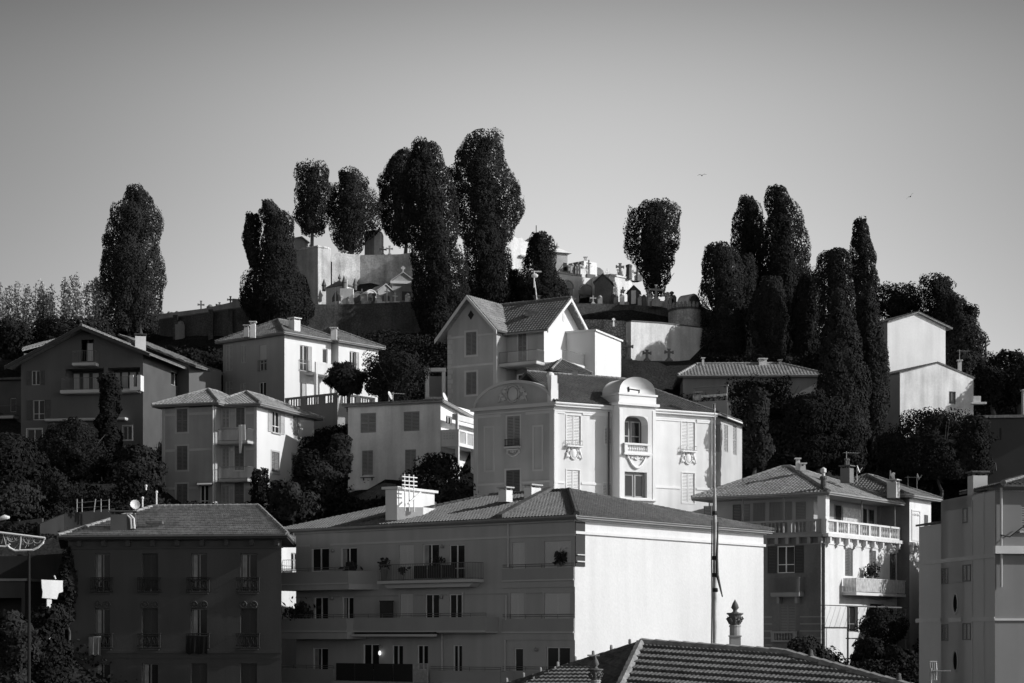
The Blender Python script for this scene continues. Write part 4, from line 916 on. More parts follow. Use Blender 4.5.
# ---- ornate villa
def villa():
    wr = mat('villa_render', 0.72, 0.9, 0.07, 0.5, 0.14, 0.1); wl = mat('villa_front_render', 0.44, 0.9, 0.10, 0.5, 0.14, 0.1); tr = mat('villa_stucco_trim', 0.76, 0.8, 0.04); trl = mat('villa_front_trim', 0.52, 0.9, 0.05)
    sh = mat('villa_pale_shutter', 0.70, 0.7, 0.05); shd = mat('villa_grey_shutter', 0.30, 0.7, 0.05)
    D = 135; C = P2(554, D); tr_, tl_ = math.radians(30), math.radians(33)
    a = np.array([math.cos(tr_), math.sin(tr_)]); bb = np.array([-math.cos(tl_), math.sin(tl_)])
    R = Face(C, a, (math.sin(tr_), -math.cos(tr_))); L = Face(C, bb, (-math.sin(tl_), -math.cos(tl_)))
    b = Bld('ornate_villa', 'ornate villa with an arched pediment, a domed white balcony tower and plaster garlands', 'villa', (C[0], C[1], Z(560, D)))
    La, Lb = R.s(713), L.s(474); z0, z1 = Z(560, D), Z(404, D)
    # left front
    b.win(L, (507, 520, 416, 446), 'shut', sm=shd, sur=trl, sill=False, sw=0.1); b.win(L, (506, 520, 470, 500), 'shut', sm=mat('villa_dark_shutter', 0.12, 0.7, 0.05), sur=trl, sill=False)
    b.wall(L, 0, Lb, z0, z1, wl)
    for r in ((484, 494.5, 426, 472), (532.6, 543.5, 425, 471)):
        s0, s1, a0, a1 = L.rect(*r); m = M(); t = 0.13
        for q in ((s0, s0+t, a0, a1), (s1-t, s1, a0, a1), (s0+t, s1-t, a0, a0+t), (s0+t, s1-t, a1-t, a1)): L.box(m, *q, 0.003, 0.05)
        b.part('panel_moulding', m, trl)
    for v in (414.5,):
        z = L.z(514, v)
        b.trim(L, 0, L.s(526), z-0.1, z+0.1, 0.06, trl); b.trim(L, L.s(501), Lb, z-0.1, z+0.1, 0.06, trl)
    z = L.z(514, 483); b.trim(L, 0, L.s(522), z-0.08, z+0.08, 0.06, trl); b.trim(L, L.s(504), Lb, z-0.08, z+0.08, 0.06, trl)
    b.trim(L, -0.25, Lb+0.15, z1-0.12, z1+0.12, 0.28, trl, 'cornice'); b.trim(L, -0.02, Lb, z1-0.4, z1-0.3, 0.07, trl)
    b.trim(L, 0.0, 0.35, z0, z1-0.4, 0.05, trl, 'corner_pilaster'); b.trim(L, Lb-0.35, Lb, z0, z1-0.4, 0.05, trl, 'corner_pilaster')
    # pediment: flat arc
    sc = Lb/2; hr = L.z(513, 381)-z1; pts = [(sc+(sc-0.02)*math.cos(q), z1+hr*math.sin(q)) for q in np.linspace(0, math.pi, 28)]
    m = M(); L.poly(m, pts, -0.35, -0.002); b.part('pediment', m, wl)
    m = M(); 
    for i in range(27):
        (x0, y0), (x1, y1) = pts[i], pts[i+1]; L.poly(m, [(x0, y0-0.16), (x1, y1-0.16), (x1, y1+0.04), (x0, y0+0.04)], -0.5, 0.16)
    b.part('pediment_moulding', m, trl)
    cartouche(b, L, L.s(513), L.z(513, 394), 2.3, 1.25, trl)
    m = M(); s_ = L.s(513.5); L.box(m, s_-0.65, s_+0.65, L.z(513, 448.5), L.z(513, 446.5), 0.004, 0.3); L.box(m, s_-0.5, s_+0.5, L.z(513, 450.5), L.z(513, 449), 0.004, 0.2); b.part('balcony_slab', m, trl)
    b.railing(L, s_-0.6, s_+0.6, L.z(513, 446.5), 0.5, 0.28, iron)
    swag(b, L, s_, L.z(513, 452), 1.0, 0.3, trl)
    # right front
    for px in ((566.5, 580.6, 415.5, 446), (681.5, 694.8, 422, 451), (566.5, 579.5, 470, 500), (682, 694.5, 473, 503)):
        b.win(R, px, 'shut', sm=sh, sur=tr, sill=False, sw=0.07)
    for px in ((604.5, 611.5, 427.5, 444.5), (603, 611.5, 483, 498)): b.win(R, px, 'shut', sm=sh, sur=tr, sill=False, sw=0.07)
    s0b, s1b = R.s(613.3)-0.0, R.s(654)
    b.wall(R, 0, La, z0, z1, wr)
    for u, v in ((573.5, 453), (688, 458)):
        s_ = R.s(u); z = R.z(u, v); m = M(); R.box(m, s_-0.65, s_+0.65, z+0.42, z+0.52, 0.004, 0.3); b.part('balcony_slab', m, tr)
        b.railing(R, s_-0.62, s_+0.62, z+0.52, 0.35, 0.26, mat('villa_rail', 0.4, 0.6, 0), gap=0.3); cartouche(b, R, s_, z, 1.3, 0.95, tr)
    z = R.z(575, 413); b.trim(R, 0, s0b-0.1, z-0.1, z+0.1, 0.06, tr); b.trim(R, s1b+0.1, La, z-0.1, z+0.1, 0.06, tr)
    z = R.z(575, 483); b.trim(R, 0, s0b-0.1, z-0.08, z+0.08, 0.06, tr); b.trim(R, s1b+0.1, La, z-0.08, z+0.08, 0.06, tr)
    b.trim(R, 0.0, La+0.2, z1-0.15, z1+0.1, 0.3, tr, 'cornice'); b.trim(R, 0, La, z1-0.5, z1-0.4, 0.08, tr)
    m = M(); R.box(m, 0.0, 0.3, z0, z1-0.5, 0.003, 0.05); b.part('corner_pilaster', m, tr)
    # end turned away to the right
    th2 = math.radians(62); C2 = R.p2(La); a2 = np.array([math.cos(th2), math.sin(th2)]); R2 = Face(C2, a2, (math.sin(th2), -math.cos(th2))); L2 = 5.5
    b.win(R2, (716, 720, 424, 452), 'shut', sm=shd, sill=False); b.win(R2, (724, 728, 425, 452), 'shut', sm=shd, sill=False); b.win(R2, (733, 736.5, 425, 455), 'shut', sm=shd, sill=False)
    L2 = R2.s(742); b.wall(R2, 0, L2, z0, z1, wl, name='side_wall')
    E2 = R2.p2(L2); back = [C, C2, E2, E2+np.array([-3.0, 5.0]), C+bb*Lb+a*10+np.array([0, 2]), C+bb*Lb]
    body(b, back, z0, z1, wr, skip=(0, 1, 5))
    # balcony tower
    pj = 1.1; T = R.off(pj); c0, c1 = T.s(619.3), T.s(655.6); 
    zt = T.z(637, 405.7)
    u0, u1, za, zb = T.rect(624.6, 648, 416, 444)
    b.hole(T, (u0, u1, za, zb, 0.9)); g0, g1, zc, zd = T.rect(624.6, 647, 472, 497.5); b.hole(T, (g0, g1, zc, zd, 0.35))
    T_pts = [R.p2(c0), T.p2(c0), T.p2(c1), R.p2(c1)]
    b.wall(T, c0, c1, z0, zt, wr, name='tower_wall')
    m = M()
    for p, q in ((T_pts[0], T_pts[1]), (T_pts[2], T_pts[3])): m.add([(p[0], p[1], z0), (q[0], q[1], z0), (q[0], q[1], zt), (p[0], p[1], zt)], [(0, 1, 2, 3)])
    b.part('tower_side', m, tr)
    # rounded corners of the loggia arch
    m = M(); r = (u1-u0)*0.28
    for sx_, sg in ((u0, 1), (u1, -1)):
        pts = [(sx_, zb)]+[(sx_+sg*(r-r*math.cos(q)), zb-r+r*math.sin(q)) for q in np.linspace(math.pi/2, 0, 7)]; T.poly(m, pts, -0.85, -0.001)
    b.part('loggia_arch', m, tr)
    m = M(); T.box(m, u0, u1, za, zb, -0.93, -0.88); lp = b.part('loggia_wall', m, mat('loggia_shaded_back', 0.12))  # back wall coloured dark to stand for the shade inside the loggia
    for x0 in (u0+0.12, (u0+u1)/2+0.05):
        x1 = x0+(u1-u0)/2-0.18; m = M()
        for q in ((x0, x0+0.09, za, zb-0.3), (x1-0.09, x1, za, zb-0.3), (x0+0.09, x1-0.09, zb-0.39, zb-0.3), (x0+0.09, x1-0.09, za+0.6, za+0.67)): T.box(m, *q, -0.875, -0.83)
        wn = b.part('loggia_door', m, mat('mid_frame', 0.35)); m = M(); T.box(m, x0+0.09, x1-0.09, za, zb-0.39, -0.878, -0.86); b.part('pane', m, glassm(), wn)
    for x0 in (g0+0.1, (g0+g1)/2+0.04):
        x1 = x0+(g1-g0)/2-0.16; m = M()
        for q in ((x0, x0+0.1, zc, zd-0.15), (x1-0.1, x1, zc, zd-0.15), (x0+0.1, x1-0.1, zd-0.25, zd-0.15), (x0+0.1, x1-0.1, zc, zc+0.12)): T.box(m, *q, -0.32, -0.26)
        wn = b.part('window', m, mat('mid_frame', 0.35)); m = M(); T.box(m, x0+0.1, x1-0.1, zc, zd-0.25, -0.32, -0.3); b.part('pane', m, glassm(), wn)
    m = M(); T.box(m, g0, g1, zc, zd, -0.36, -0.33); b.part('window_back', m, shd)
    zz = T.z(637, 453.5); b.balustrade(T, u0-0.12, u1+0.1, zz, T.z(637, 443.5)-zz, 0.12, tr, gap=0.2, piers=5)
    b.trim(T, u0-0.2, u1+0.2, zz-0.14, zz-0.004, 0.28, tr, 'balcony_slab')
    swag(b, T, (u0+u1)/2, T.z(637, 457.5), 1.5, 0.75, tr); cartouche(b, T, (u0+u1)/2, T.z(637, 457), 1.0, 0.4, tr)
    zl = T.z(637, 499); b.trim(T, c0, c1, zl-0.12, zl-0.01, 0.2, tr, 'window_sill')
    for x in (c0, c1-0.28): b.trim(T, x, x+0.28, z0, zt-0.3, 0.04, tr, 'corner_pilaster')
    zh = T.z(637, 395.5)
    def around(z_0, z_1, n, name, dep=1.4):
        m = M(); f = T; P = [f.p2(c0-n, n), f.p2(c1+n, n), f.p2(c1+n, -pj-dep), f.p2(c0-n, -pj-dep)]; m.plan(P, z_0, z_1); return b.part(name, m, tr)
    around(zt-0.02, zt+0.18, 0.22, 'cornice'); around(zt+0.182, zh-0.02, 0.03, 'tower_attic'); around(zh-0.018, zh+0.12, 0.12, 'tower_cornice')
    m = M(); cx = (c0+c1)/2; rx = (c1-c0)/2-0.02; hz = T.z(637, 377)-zh-0.12; n_ = 26
    for t0, t1 in ((-1.6, -0.02),):
        pts = [(cx+rx*math.cos(q), zh+0.122+hz*math.sin(q)**0.8) for q in np.linspace(0.001, math.pi-0.001, n_)]; T.poly(m, pts, -pj-1.2, -0.0)
    b.part('tower_dome', m, tr, None, True)
    m = M(); x = cx-0.6; z = T.z(630, 389); m.tube([T.pt(x-0.2, z, 0.03), T.pt(x+0.75, z-0.05, 0.03)], 0.035, 5); m.tube([T.pt(x-0.2, z+0.15, 0.03), T.pt(x-0.15, z-0.2, 0.03)], 0.06, 5); m.tube([T.pt(x+0.75, z, 0.03), T.pt(x+0.72, z-0.25, 0.03)], 0.03, 5); b.part('iron_bracket', m, iron)
    b.pipe(R, c0-0.25, z0, z1-0.3, mat('dark_pipe', 0.1), 0.1, 0.06); b.pipe(R, La-0.2, z0, z1-0.3, tr, 0.1, 0.05)
    # roof
    ze = z1+0.12; zr = Z(373.5, 141); cy = R.p2(0.2, -6.5)
    def Q(u, D_, z_): p = P2(u, D_); return np.array([p[0], p[1], z_])
    e0 = np.append(R.p2(-0.1, 0.35), ze); e1 = np.append(R.p2(La+0.3, 0.35), ze); nrm = np.append(-R.n, 0)
    r0 = np.append(R.p2(0.9, -5.4), zr); r1 = np.append(R.p2(R.s(648)+1.6, -5.4), zr)
    e2 = np.append(R2.p2(L2+0.5, 0.45), ze-0.25)
    m = M(); tiles(m, [e0, e1, r1, r0], pitch=0.26, amp=0.075); tiles(m, [e1, e2, r1], pitch=0.26, amp=0.06)
    tiles(m, [np.append(R.p2(0.9, -11), ze), np.append(R.p2(0.9, -10.8), ze), r0], pitch=0.3) if False else None
    bk0 = np.append(R.p2(-0.2, -10), ze); bk1 = np.append(R.p2(La, -10), ze)
    tiles(m, [bk1, bk0, r0, r1], pitch=0.35, amp=0.04); m.prism([e2, bk1, r1], (0, 0, -0.1))
    rf = b.part('roof', m, mat('roof_tile_villa', 0.14, 0.9, 0.2, 0.9, fine=0.3))
    m = M(); up = np.array([0, 0, 0.06]); ridge_caps(m, r0+up, r1+up, 0.12); ridge_caps(m, e1+up, r1+up, 0.11); ridge_caps(m, e2+up, r1+up, 0.08); b.part('ridge_tiles', m, tileB, rf)
    m = M(); m.tube([e0-up, e1-up], 0.08, 6); b.part('gutter', m, tr, rf); m = M(); m.tube([e1-up, e2-up], 0.06, 6); b.part('gutter', m, tr, rf)
    # low roof behind the pediment
    m = M(); P0 = np.append(L.p2(0.2, -0.5), z1+0.1); P1 = np.append(L.p2(Lb, -0.5), z1+0.1); P2_ = np.append(L.p2(Lb-1, -6), z1+1.2); P3_ = np.append(L.p2(1, -6), z1+1.2); m.prism([P0, P1, P2_, P3_], (0, 0, -0.1)); b.part('low_roof', m, tileC, rf)
    # little stepped gable at the left end of the roof
    m = M(); f = R; zt_ = f.z(554, 375); f.box(m, -0.25, 0.35, z1+0.1, z1+1.0, -0.6, 0.0); f.box(m, -0.2, 0.3, z1+1.0, zt_, -0.55, -0.04)
    m.ell(f.pt(-0.12, zt_+0.0, -0.3), [(0.28, 0, 0), (0, 0.28, 0), (0, 0, 0.25)], 10, 6); b.part('roof_pier', m, tr)
    m = M(); L.box(m, 0.1, 2.4, z1+0.5, z1+1.55, -0.75, -0.5); b.part('parapet_wall', m, wl)
    b.chimney(*P2(697.5, 140), Z(400, 140), Z(381 if False else 395, 140), 0.5, tileB)
    return b
VL = villa()
def small_turret():
    D = 143.5; c = P2(557, D); z1 = Z(374, D); w_ = 1.9
    rt = Bld('roof_lantern_house', 'small square outbuilding with a low pyramid tile roof between the villa and the gabled house', 'outbuilding', (c[0], c[1], z1-8))
    m = M(); m.plan([c+np.array([-w_+0.4, -w_+0.4]), c+np.array([w_-0.4, -w_+0.4]), c+np.array([w_-0.4, w_-0.4]), c+np.array([-w_+0.4, w_-0.4])], z1-8, z1); rt.part('wall', m, mat('turret_wall', 0.2))
    th = math.radians(35); a = np.array([math.cos(th), math.sin(th)]); b_ = np.array([-a[1], a[0]]); E = [np.append(c+a*x*w_+b_*y*w_, z1) for x, y in ((-1, -1), (1, -1), (1, 1), (-1, 1))]; ap = np.append(c+np.array([0.3, 0]), Z(359.5, D))
    m = M()
    for i in range(4): tiles(m, [E[i], E[(i+1) % 4], ap], pitch=0.26)
    rf = rt.part('roof', m, tileC); m = M()
    for i in (0, 1): ridge_caps(m, E[i], ap, 0.1)
    rt.part('ridge_tiles', m, tileA, rf)
small_turret()

# ---- pale three-storey house with banded walls
def house_banded():
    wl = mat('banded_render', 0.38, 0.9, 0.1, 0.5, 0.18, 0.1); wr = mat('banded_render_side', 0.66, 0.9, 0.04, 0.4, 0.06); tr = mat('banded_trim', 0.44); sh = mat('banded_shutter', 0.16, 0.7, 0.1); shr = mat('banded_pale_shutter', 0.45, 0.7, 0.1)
    b = Rect('banded_house', 'three-storey house with pale window surrounds, two stacked balconies and a half shaded white end', 'house', 257, 148, 70, ul=215, ur=314, ve=406, vb=540)
    L, R = b.L, b.R
    b.win(L, (236, 244.7, 408, 427), 'shut', sm=sh, sur=tr, sill=False, sw=0.1)
    for v0, v1 in ((445.6, 470), (483, 506)): b.win(L, (234.5, 244, v0, v1), 'shut', sm=sh, sur=tr, sill=False, sw=0.1)
    for v0, v1 in ((409, 427), (447, 469), (486, 505)): b.win(L, (222, 229, v0, v1), 'shut', sm=mat('banded_pale_panel', 0.36), sur=tr, sill=False, sw=0.06)
    b.win(R, (272, 280, 411.5, 433), 'open', sm=shr, sill=True); b.win(R, (293, 300, 415, 436), 'shut', sm=shr, sill=False); b.win(R, (271.5, 279, 452, 472), 'shut', sm=sh, sur=tr); b.win(R, (292, 300, 455, 475), 'shut', sm=sh, sur=tr)
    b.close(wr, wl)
    # projecting left wing
    Lw = L.off(0.9); s0, s1 = Lw.s(215.5), Lw.s(162.5)
    Fw = Face(Lw.c, Lw.d, Lw.n)
    for v0, v1 in ((409, 432), (446, 470), (484, 508)): b.win(Fw, (176.5, 187.5, v0, v1), 'shut', sm=sh, sur=tr, sw=0.14, sill=False)
    b.win(Fw, (200, 208.5, 485, 508), 'glass', sill=False)
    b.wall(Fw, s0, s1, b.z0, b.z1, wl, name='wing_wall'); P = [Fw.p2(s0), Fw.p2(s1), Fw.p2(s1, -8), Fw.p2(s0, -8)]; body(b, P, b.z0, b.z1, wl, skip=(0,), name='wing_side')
    for v in (414, 450, 488):
        z = Fw.z(190, v); b.trim(Fw, s0-0.03, s1+0.03, z-0.1, z+0.1, 0.05, tr); z = L.z(236, v-0.5); b.trim(L, 0, L.s(216), z-0.1, z+0.1, 0.05, tr)
    b.trim(Fw, s0-0.02, s0+0.28, b.z0, b.z1, 0.06, tr, 'corner_strip'); b.trim(Fw, s1-0.22, s1+0.02, b.z0, b.z1, 0.06, tr, 'corner_strip'); b.trim(L, 0, 0.25, b.z0, b.z1, 0.04, tr, 'corner_strip')
    b.pipe(Fw, s0+0.15, b.z0, b.z1+0.2, mat('pale_pipe', 0.6), 0.12, 0.07)
    for v in (441, 479):
        n = 1.05; Fo = L.off(n); s_0, s_1 = sorted((Fo.s(218), Fo.s(247.5))); z = Fo.z(232, v); b.slab(L, s_0, s_1, z, 0.16, n, tr); b.railing(L, s_0, s_1, z, 0.95, n-0.04, rail_grey)
    # roof
    ze = b.z1+0.15; zr = Z(390.5, 151)
    b.hip(b.C, b.a, b.b, b.La, b.Lb, ze, Z(391.5, 151.5), (3.2, b.Lb/2+0.8), (5.5, b.Lb/2+0.8), tileA, over=0.6, pitch=0.3, amp=0.05)
    Cw = Fw.p2(s0)
    b.hip(Cw, b.a, b.b, 6, s1-s0, ze+0.1, Z(389.5, 151), (2.4, (s1-s0)*0.42), (3.8, (s1-s0)*0.42), tileA, over=0.6, pitch=0.3, amp=0.05)
    m = M(); Fa = Fw.off(0.9); m.prism([Fw.pt(Fw.s(212), Fw.z(205, 482), 0.0), Fw.pt(Fw.s(197), Fw.z(205, 482), 0.0), Fa.pt(Fa.s(197), Fa.z(205, 485), 0), Fa.pt(Fa.s(212), Fa.z(205, 485), 0)], (0, 0, 0.06)); b.part('door_canopy', m, tr)
    # laundry
    Fo = L.off(1.15); s_ = Fo.s(242); z = Fo.z(242, 428); m = M(); V = []
    for i in range(9):
        for j in range(9):
            t = j/8; V.append(Fo.pt(s_-0.3+0.6*i/8-0.05*t, z-2.2*t*(0.55 if i < 5 else 1.0)/1.0+0.25, 0.05*math.sin(i*1.5)+0.02))
    m.add(V, [(i*9+j, i*9+j+1, i*9+j+10, i*9+j+9) for i in range(8) for j in range(8)]); single('laundry', m, mat('white_cloth', 0.8, 0.9, 0.05), 'white washing hung over the upper balcony rail of the banded house', 'laundry', None, True)
house_banded()

# ---- white house with a terrace, behind and above
def house_terrace():
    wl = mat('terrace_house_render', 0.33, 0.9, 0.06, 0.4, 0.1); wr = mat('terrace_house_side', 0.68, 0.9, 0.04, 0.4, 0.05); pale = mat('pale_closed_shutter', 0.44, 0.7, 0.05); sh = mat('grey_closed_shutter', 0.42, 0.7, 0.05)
    b = Rect('terrace_house', 'bright white two-storey house with chimneys standing above a pierced terrace wall', 'house', 284.5, 168, 50, ul=223, ur=331, ve=334, vb=440)
    L, R = b.L, b.R
    for px, s_ in (((225.5, 232.5, 344.5, 371), pale), ((241, 246.3, 344.5, 363), pale), ((225.5, 232.5, 381, 396), pale), ((240.5, 246, 383, 396), pale)): b.win(L, px, 'shut', sm=s_, sill=False)
    b.win(L, (259.5, 266.5, 345, 371), 'blind', sm=pale, sill=False, rail=rail_grey, frac=0.6); b.win(L, (259, 266, 382, 398), 'glass', sill=False)
    b.win(R, (300, 307.5, 345.5, 371), 'half', sm=sh, sill=False, rail=rail_grey); b.win(R, (322.7, 327.5, 349, 369), 'glass', sill=False); b.win(R, (300.5, 306.5, 383, 398), 'blind', sm=sh, sill=False)
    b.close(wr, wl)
    # set back right wing
    Rw = R.off(-1.3); s0, s1 = R.La if False else b.La, Rw.s(378.5); Rw2 = Face(Rw.c, Rw.d, Rw.n)
    Rw2 = R.off(0.55); s0 = Rw2.s(338.5); s1 = Rw2.s(378.5)
    b.win(Rw2, (349.6, 355.5, 351.5, 369), 'half', sm=sh, sill=False)
    b.wall(Rw2, s0, s1, b.z0, b.z1-0.1, wr, name='wing_wall'); P = [Rw2.p2(s0), Rw2.p2(s1), Rw2.p2(s1, -7), Rw2.p2(s0, -7)]; body(b, P, b.z0, b.z1-0.1, wr, skip=(0,), name='wing_side')
    ze = b.z1+0.1
    b.hip(b.C, b.a, b.b, b.La+0.8, b.Lb, ze, Z(320, 173), (3.0, b.Lb*0.5), (b.La-1.5, b.Lb*0.5), tileB, over=0.5, pitch=0.3, amp=0.05)
    b.hip(Rw2.p2(s0), b.a, b.b, s1-s0, 7, ze-0.05, ze+1.7, (3, 3.5), (s1-s0-3, 3.5), tileB, over=0.45, pitch=0.3, amp=0.05)
    m = M(); F2 = R.off(1.2); z = F2.z(318, 372.5); a0, a1 = F2.s(315), F2.s(334); R.box(m, a0, a1, z-0.15, z, 0.01, 1.3); R.box(m, a0, a1, z, z+0.9, 1.15, 1.3); b.part('balcony_parapet', m, whitewash); 
    m = M(); x = a1-0.35; R.box(m, x, x+0.3, b.z0, b.z1-3, 1.0, 1.3); b.part('balcony_column', m, whitewash)
    m = M(); x = F2.s(315.5); R.box(m, x, x+0.2, b.z0, z-0.16, 1.0, 1.3); b.part('balcony_column', m, whitewash)
    b.chimney(*P2(253, 169), Z(338, 169), Z(324, 169), 0.45, whitewash); b.chimney(*P2(246.5, 170), Z(337, 170), Z(327.5, 170), 0.4, mat('chimney_bare', 0.4)); b.chimney(*P2(294.5, 170), Z(333, 170), Z(320.5, 170), 0.75, whitewash, th=math.radians(50)); b.chimney(*P2(334, 166), Z(340, 166), Z(330, 166), 0.5, whitewash)
house_terrace()
def terrace_wall():
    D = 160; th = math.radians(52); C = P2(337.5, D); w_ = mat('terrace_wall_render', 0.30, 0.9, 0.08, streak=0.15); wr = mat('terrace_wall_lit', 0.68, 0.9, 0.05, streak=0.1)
    a = np.array([math.cos(th), math.sin(th)]); bb = np.array([-math.sin(th), math.cos(th)]); R = Face(C, a, (math.sin(th), -math.cos(th))); L = Face(C, bb, (-math.cos(th), -math.sin(th)))
    b = Bld('terrace_wall', 'high garden terrace wall with a pierced parapet below the white two-storey house', 'wall', (C[0], C[1], Z(450, D)))
    z0, zt = Z(450, D), Z(392.5, D); zp = Z(403, D); Lr, Ll = R.s(375), L.s(285)
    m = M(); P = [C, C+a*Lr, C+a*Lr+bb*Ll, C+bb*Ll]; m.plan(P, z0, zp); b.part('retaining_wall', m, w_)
    def par(Fc, Ln, gaps):
        m = M(); Fc.box(m, 0, Ln, zt-0.16, zt, -0.22, 0.03); xs = [0.0]
        for g0, g1 in gaps: Fc.box(m, xs[-1], g0, zp+0.002, zt-0.161, -0.2, 0.0); xs.append(g1)
        Fc.box(m, xs[-1], Ln, zp+0.002, zt-0.161, -0.2, 0)
        for g0, g1 in gaps:
            Fc.box(m, g0, g1, zp+0.002, zp+0.1, -0.2, 0); 
            for i in range(int((g1-g0)/0.3)): x = g0+0.3*(i+0.5); Fc.box(m, x-0.05, x+0.05, zp+0.1, zt-0.161, -0.14, -0.06)
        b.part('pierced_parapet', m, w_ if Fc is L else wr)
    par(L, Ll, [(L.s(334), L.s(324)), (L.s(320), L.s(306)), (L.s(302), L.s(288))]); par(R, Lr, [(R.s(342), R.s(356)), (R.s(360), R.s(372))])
terrace_wall()

# ---- grey flat roofed house with a sunny veranda
def house_flat():
    wl = mat('flat_house_render', 0.82, 0.9, 0.1, 0.5, 0.24, 0.1, fine=0.04); wr = mat('flat_house_side', 0.78, 0.9, 0.04, 0.4, 0.06); sh = mat('flat_house_shutter', 0.32, 0.7, 0.1)
    b = Rect('flat_roofed_house', 'flat roofed grey house with four shuttered windows and a sunlit veranda beside the ornate villa', 'house', 440.6, 149, 68, ul=348, La=7.5, ve=402, vb=530)
    L, R = b.L, b.R
    for px in ((360.5, 376, 413, 432.7), (403.6, 419.5, 411.5, 431), (362, 373, 450.5, 475), (405, 416, 449.5, 474)): b.win(L, px, 'shut', sm=sh, sill=False)
    b.win(R, (446, 452, 416, 424), 'glass', sill=False); b.win(R, (442, 452, 452, 470), 'half', sm=sh, sill=False)
    b.close(wr, wl)
    z = L.z(395, 450); b.trim(L, 0, b.Lb, z-0.03, z+0.03, 0.02, wl); z = L.z(395, 487.5); b.trim(L, -0.3, b.Lb+0.1, z-0.1, z+0.05, 0.1, wl)
    m = M(); a_, c_, d_, e_ = L.rect(361, 375, 474, 478); L.box(m, a_, c_, d_, d_+0.06, 0.1, 0.14); [L.box(m, x, x+0.05, d_-0.2, d_, 0.01, 0.14) for x in (a_+0.2, c_-0.3)]; b.part('window_grate', m, iron)
    m = M(); P = [b.W(-0.35, -0.35, b.z1), b.W(b.La, -0.35, b.z1-0.9), b.W(b.La, b.Lb+0.35, b.z1-0.9), b.W(-0.35, b.Lb+0.35, b.z1)]; m.prism(P, (0, 0, 0.22)); rf = b.part('roof', m, tileB)
    m = M(); m.tube([P[0], P[1]], 0.08, 6); m.tube([P[0], P[3]], 0.07, 6); b.part('gutter', m, MATS['zinc'], rf)
    # veranda
    n = 1.5; Fo = R.off(n)
    def q(u, v): return Fo.s(u), Fo.z(u, v)
    s0, z = q(447, 409); z = Fo.z(455, 411); m = M(); R.box(m, 0.2, 6.8, z-0.55, z-0.1, 0.9, 1.15); b.part('awning', m, whitewash)
    zb = Fo.z(452, 441); m = M(); R.box(m, 0.1, b.La, zb-0.25, zb, 0.01, n); R.box(m, 0.1, b.La, zb+0.9, zb+1.05, n-0.15, n+0.02); 
    for i in range(6): x = 0.1+(b.La-0.3)*i/5; R.box(m, x, x+0.25, zb, zb+0.9, n-0.13, n)
    for i in range(40): x = 0.35+(b.La-0.6)*i/40; R.box(m, x, x+0.07, zb, zb+0.9, n-0.09, n-0.04)
    R.box(m, 0.1, 0.22, zb, zb+1.05, 0.01, n-0.151); b.part('balcony_parapet', m, mat('veranda_white', 0.75))
    m = M()
    for k in range(5):
        for j in range(3): x = 0.3+0.22*k; L.box(m, -1.3+0.24*k, -1.3+0.24*k+0.13, zb+0.3+0.2*j, zb+0.42+0.2*j, -0.09, -0.04)
    b.part('lattice_block', m, whitewash)
    m = M()
    for x in (0.15, 3.2, 6.2): R.box(m, x, x+0.25, b.z0, zb-0.25, n-0.3, n-0.05)
    for x in (0.15, 5.8): R.box(m, x, x+0.2, zb+1.05, z-0.1, n-0.3, n-0.1)
    b.part('veranda_post', m, whitewash)
    b.dish(*(P2(389, 151.5)), b.z1, whitewash, 0.35, 0.8); b.dish(*(P2(444, 150.5)), b.z1, whitewash, 0.42, 0.5)
    x, y = P2(393, 151.5); b.antenna(x, y, b.z1, 1.1, steel, 0.4)
house_flat()

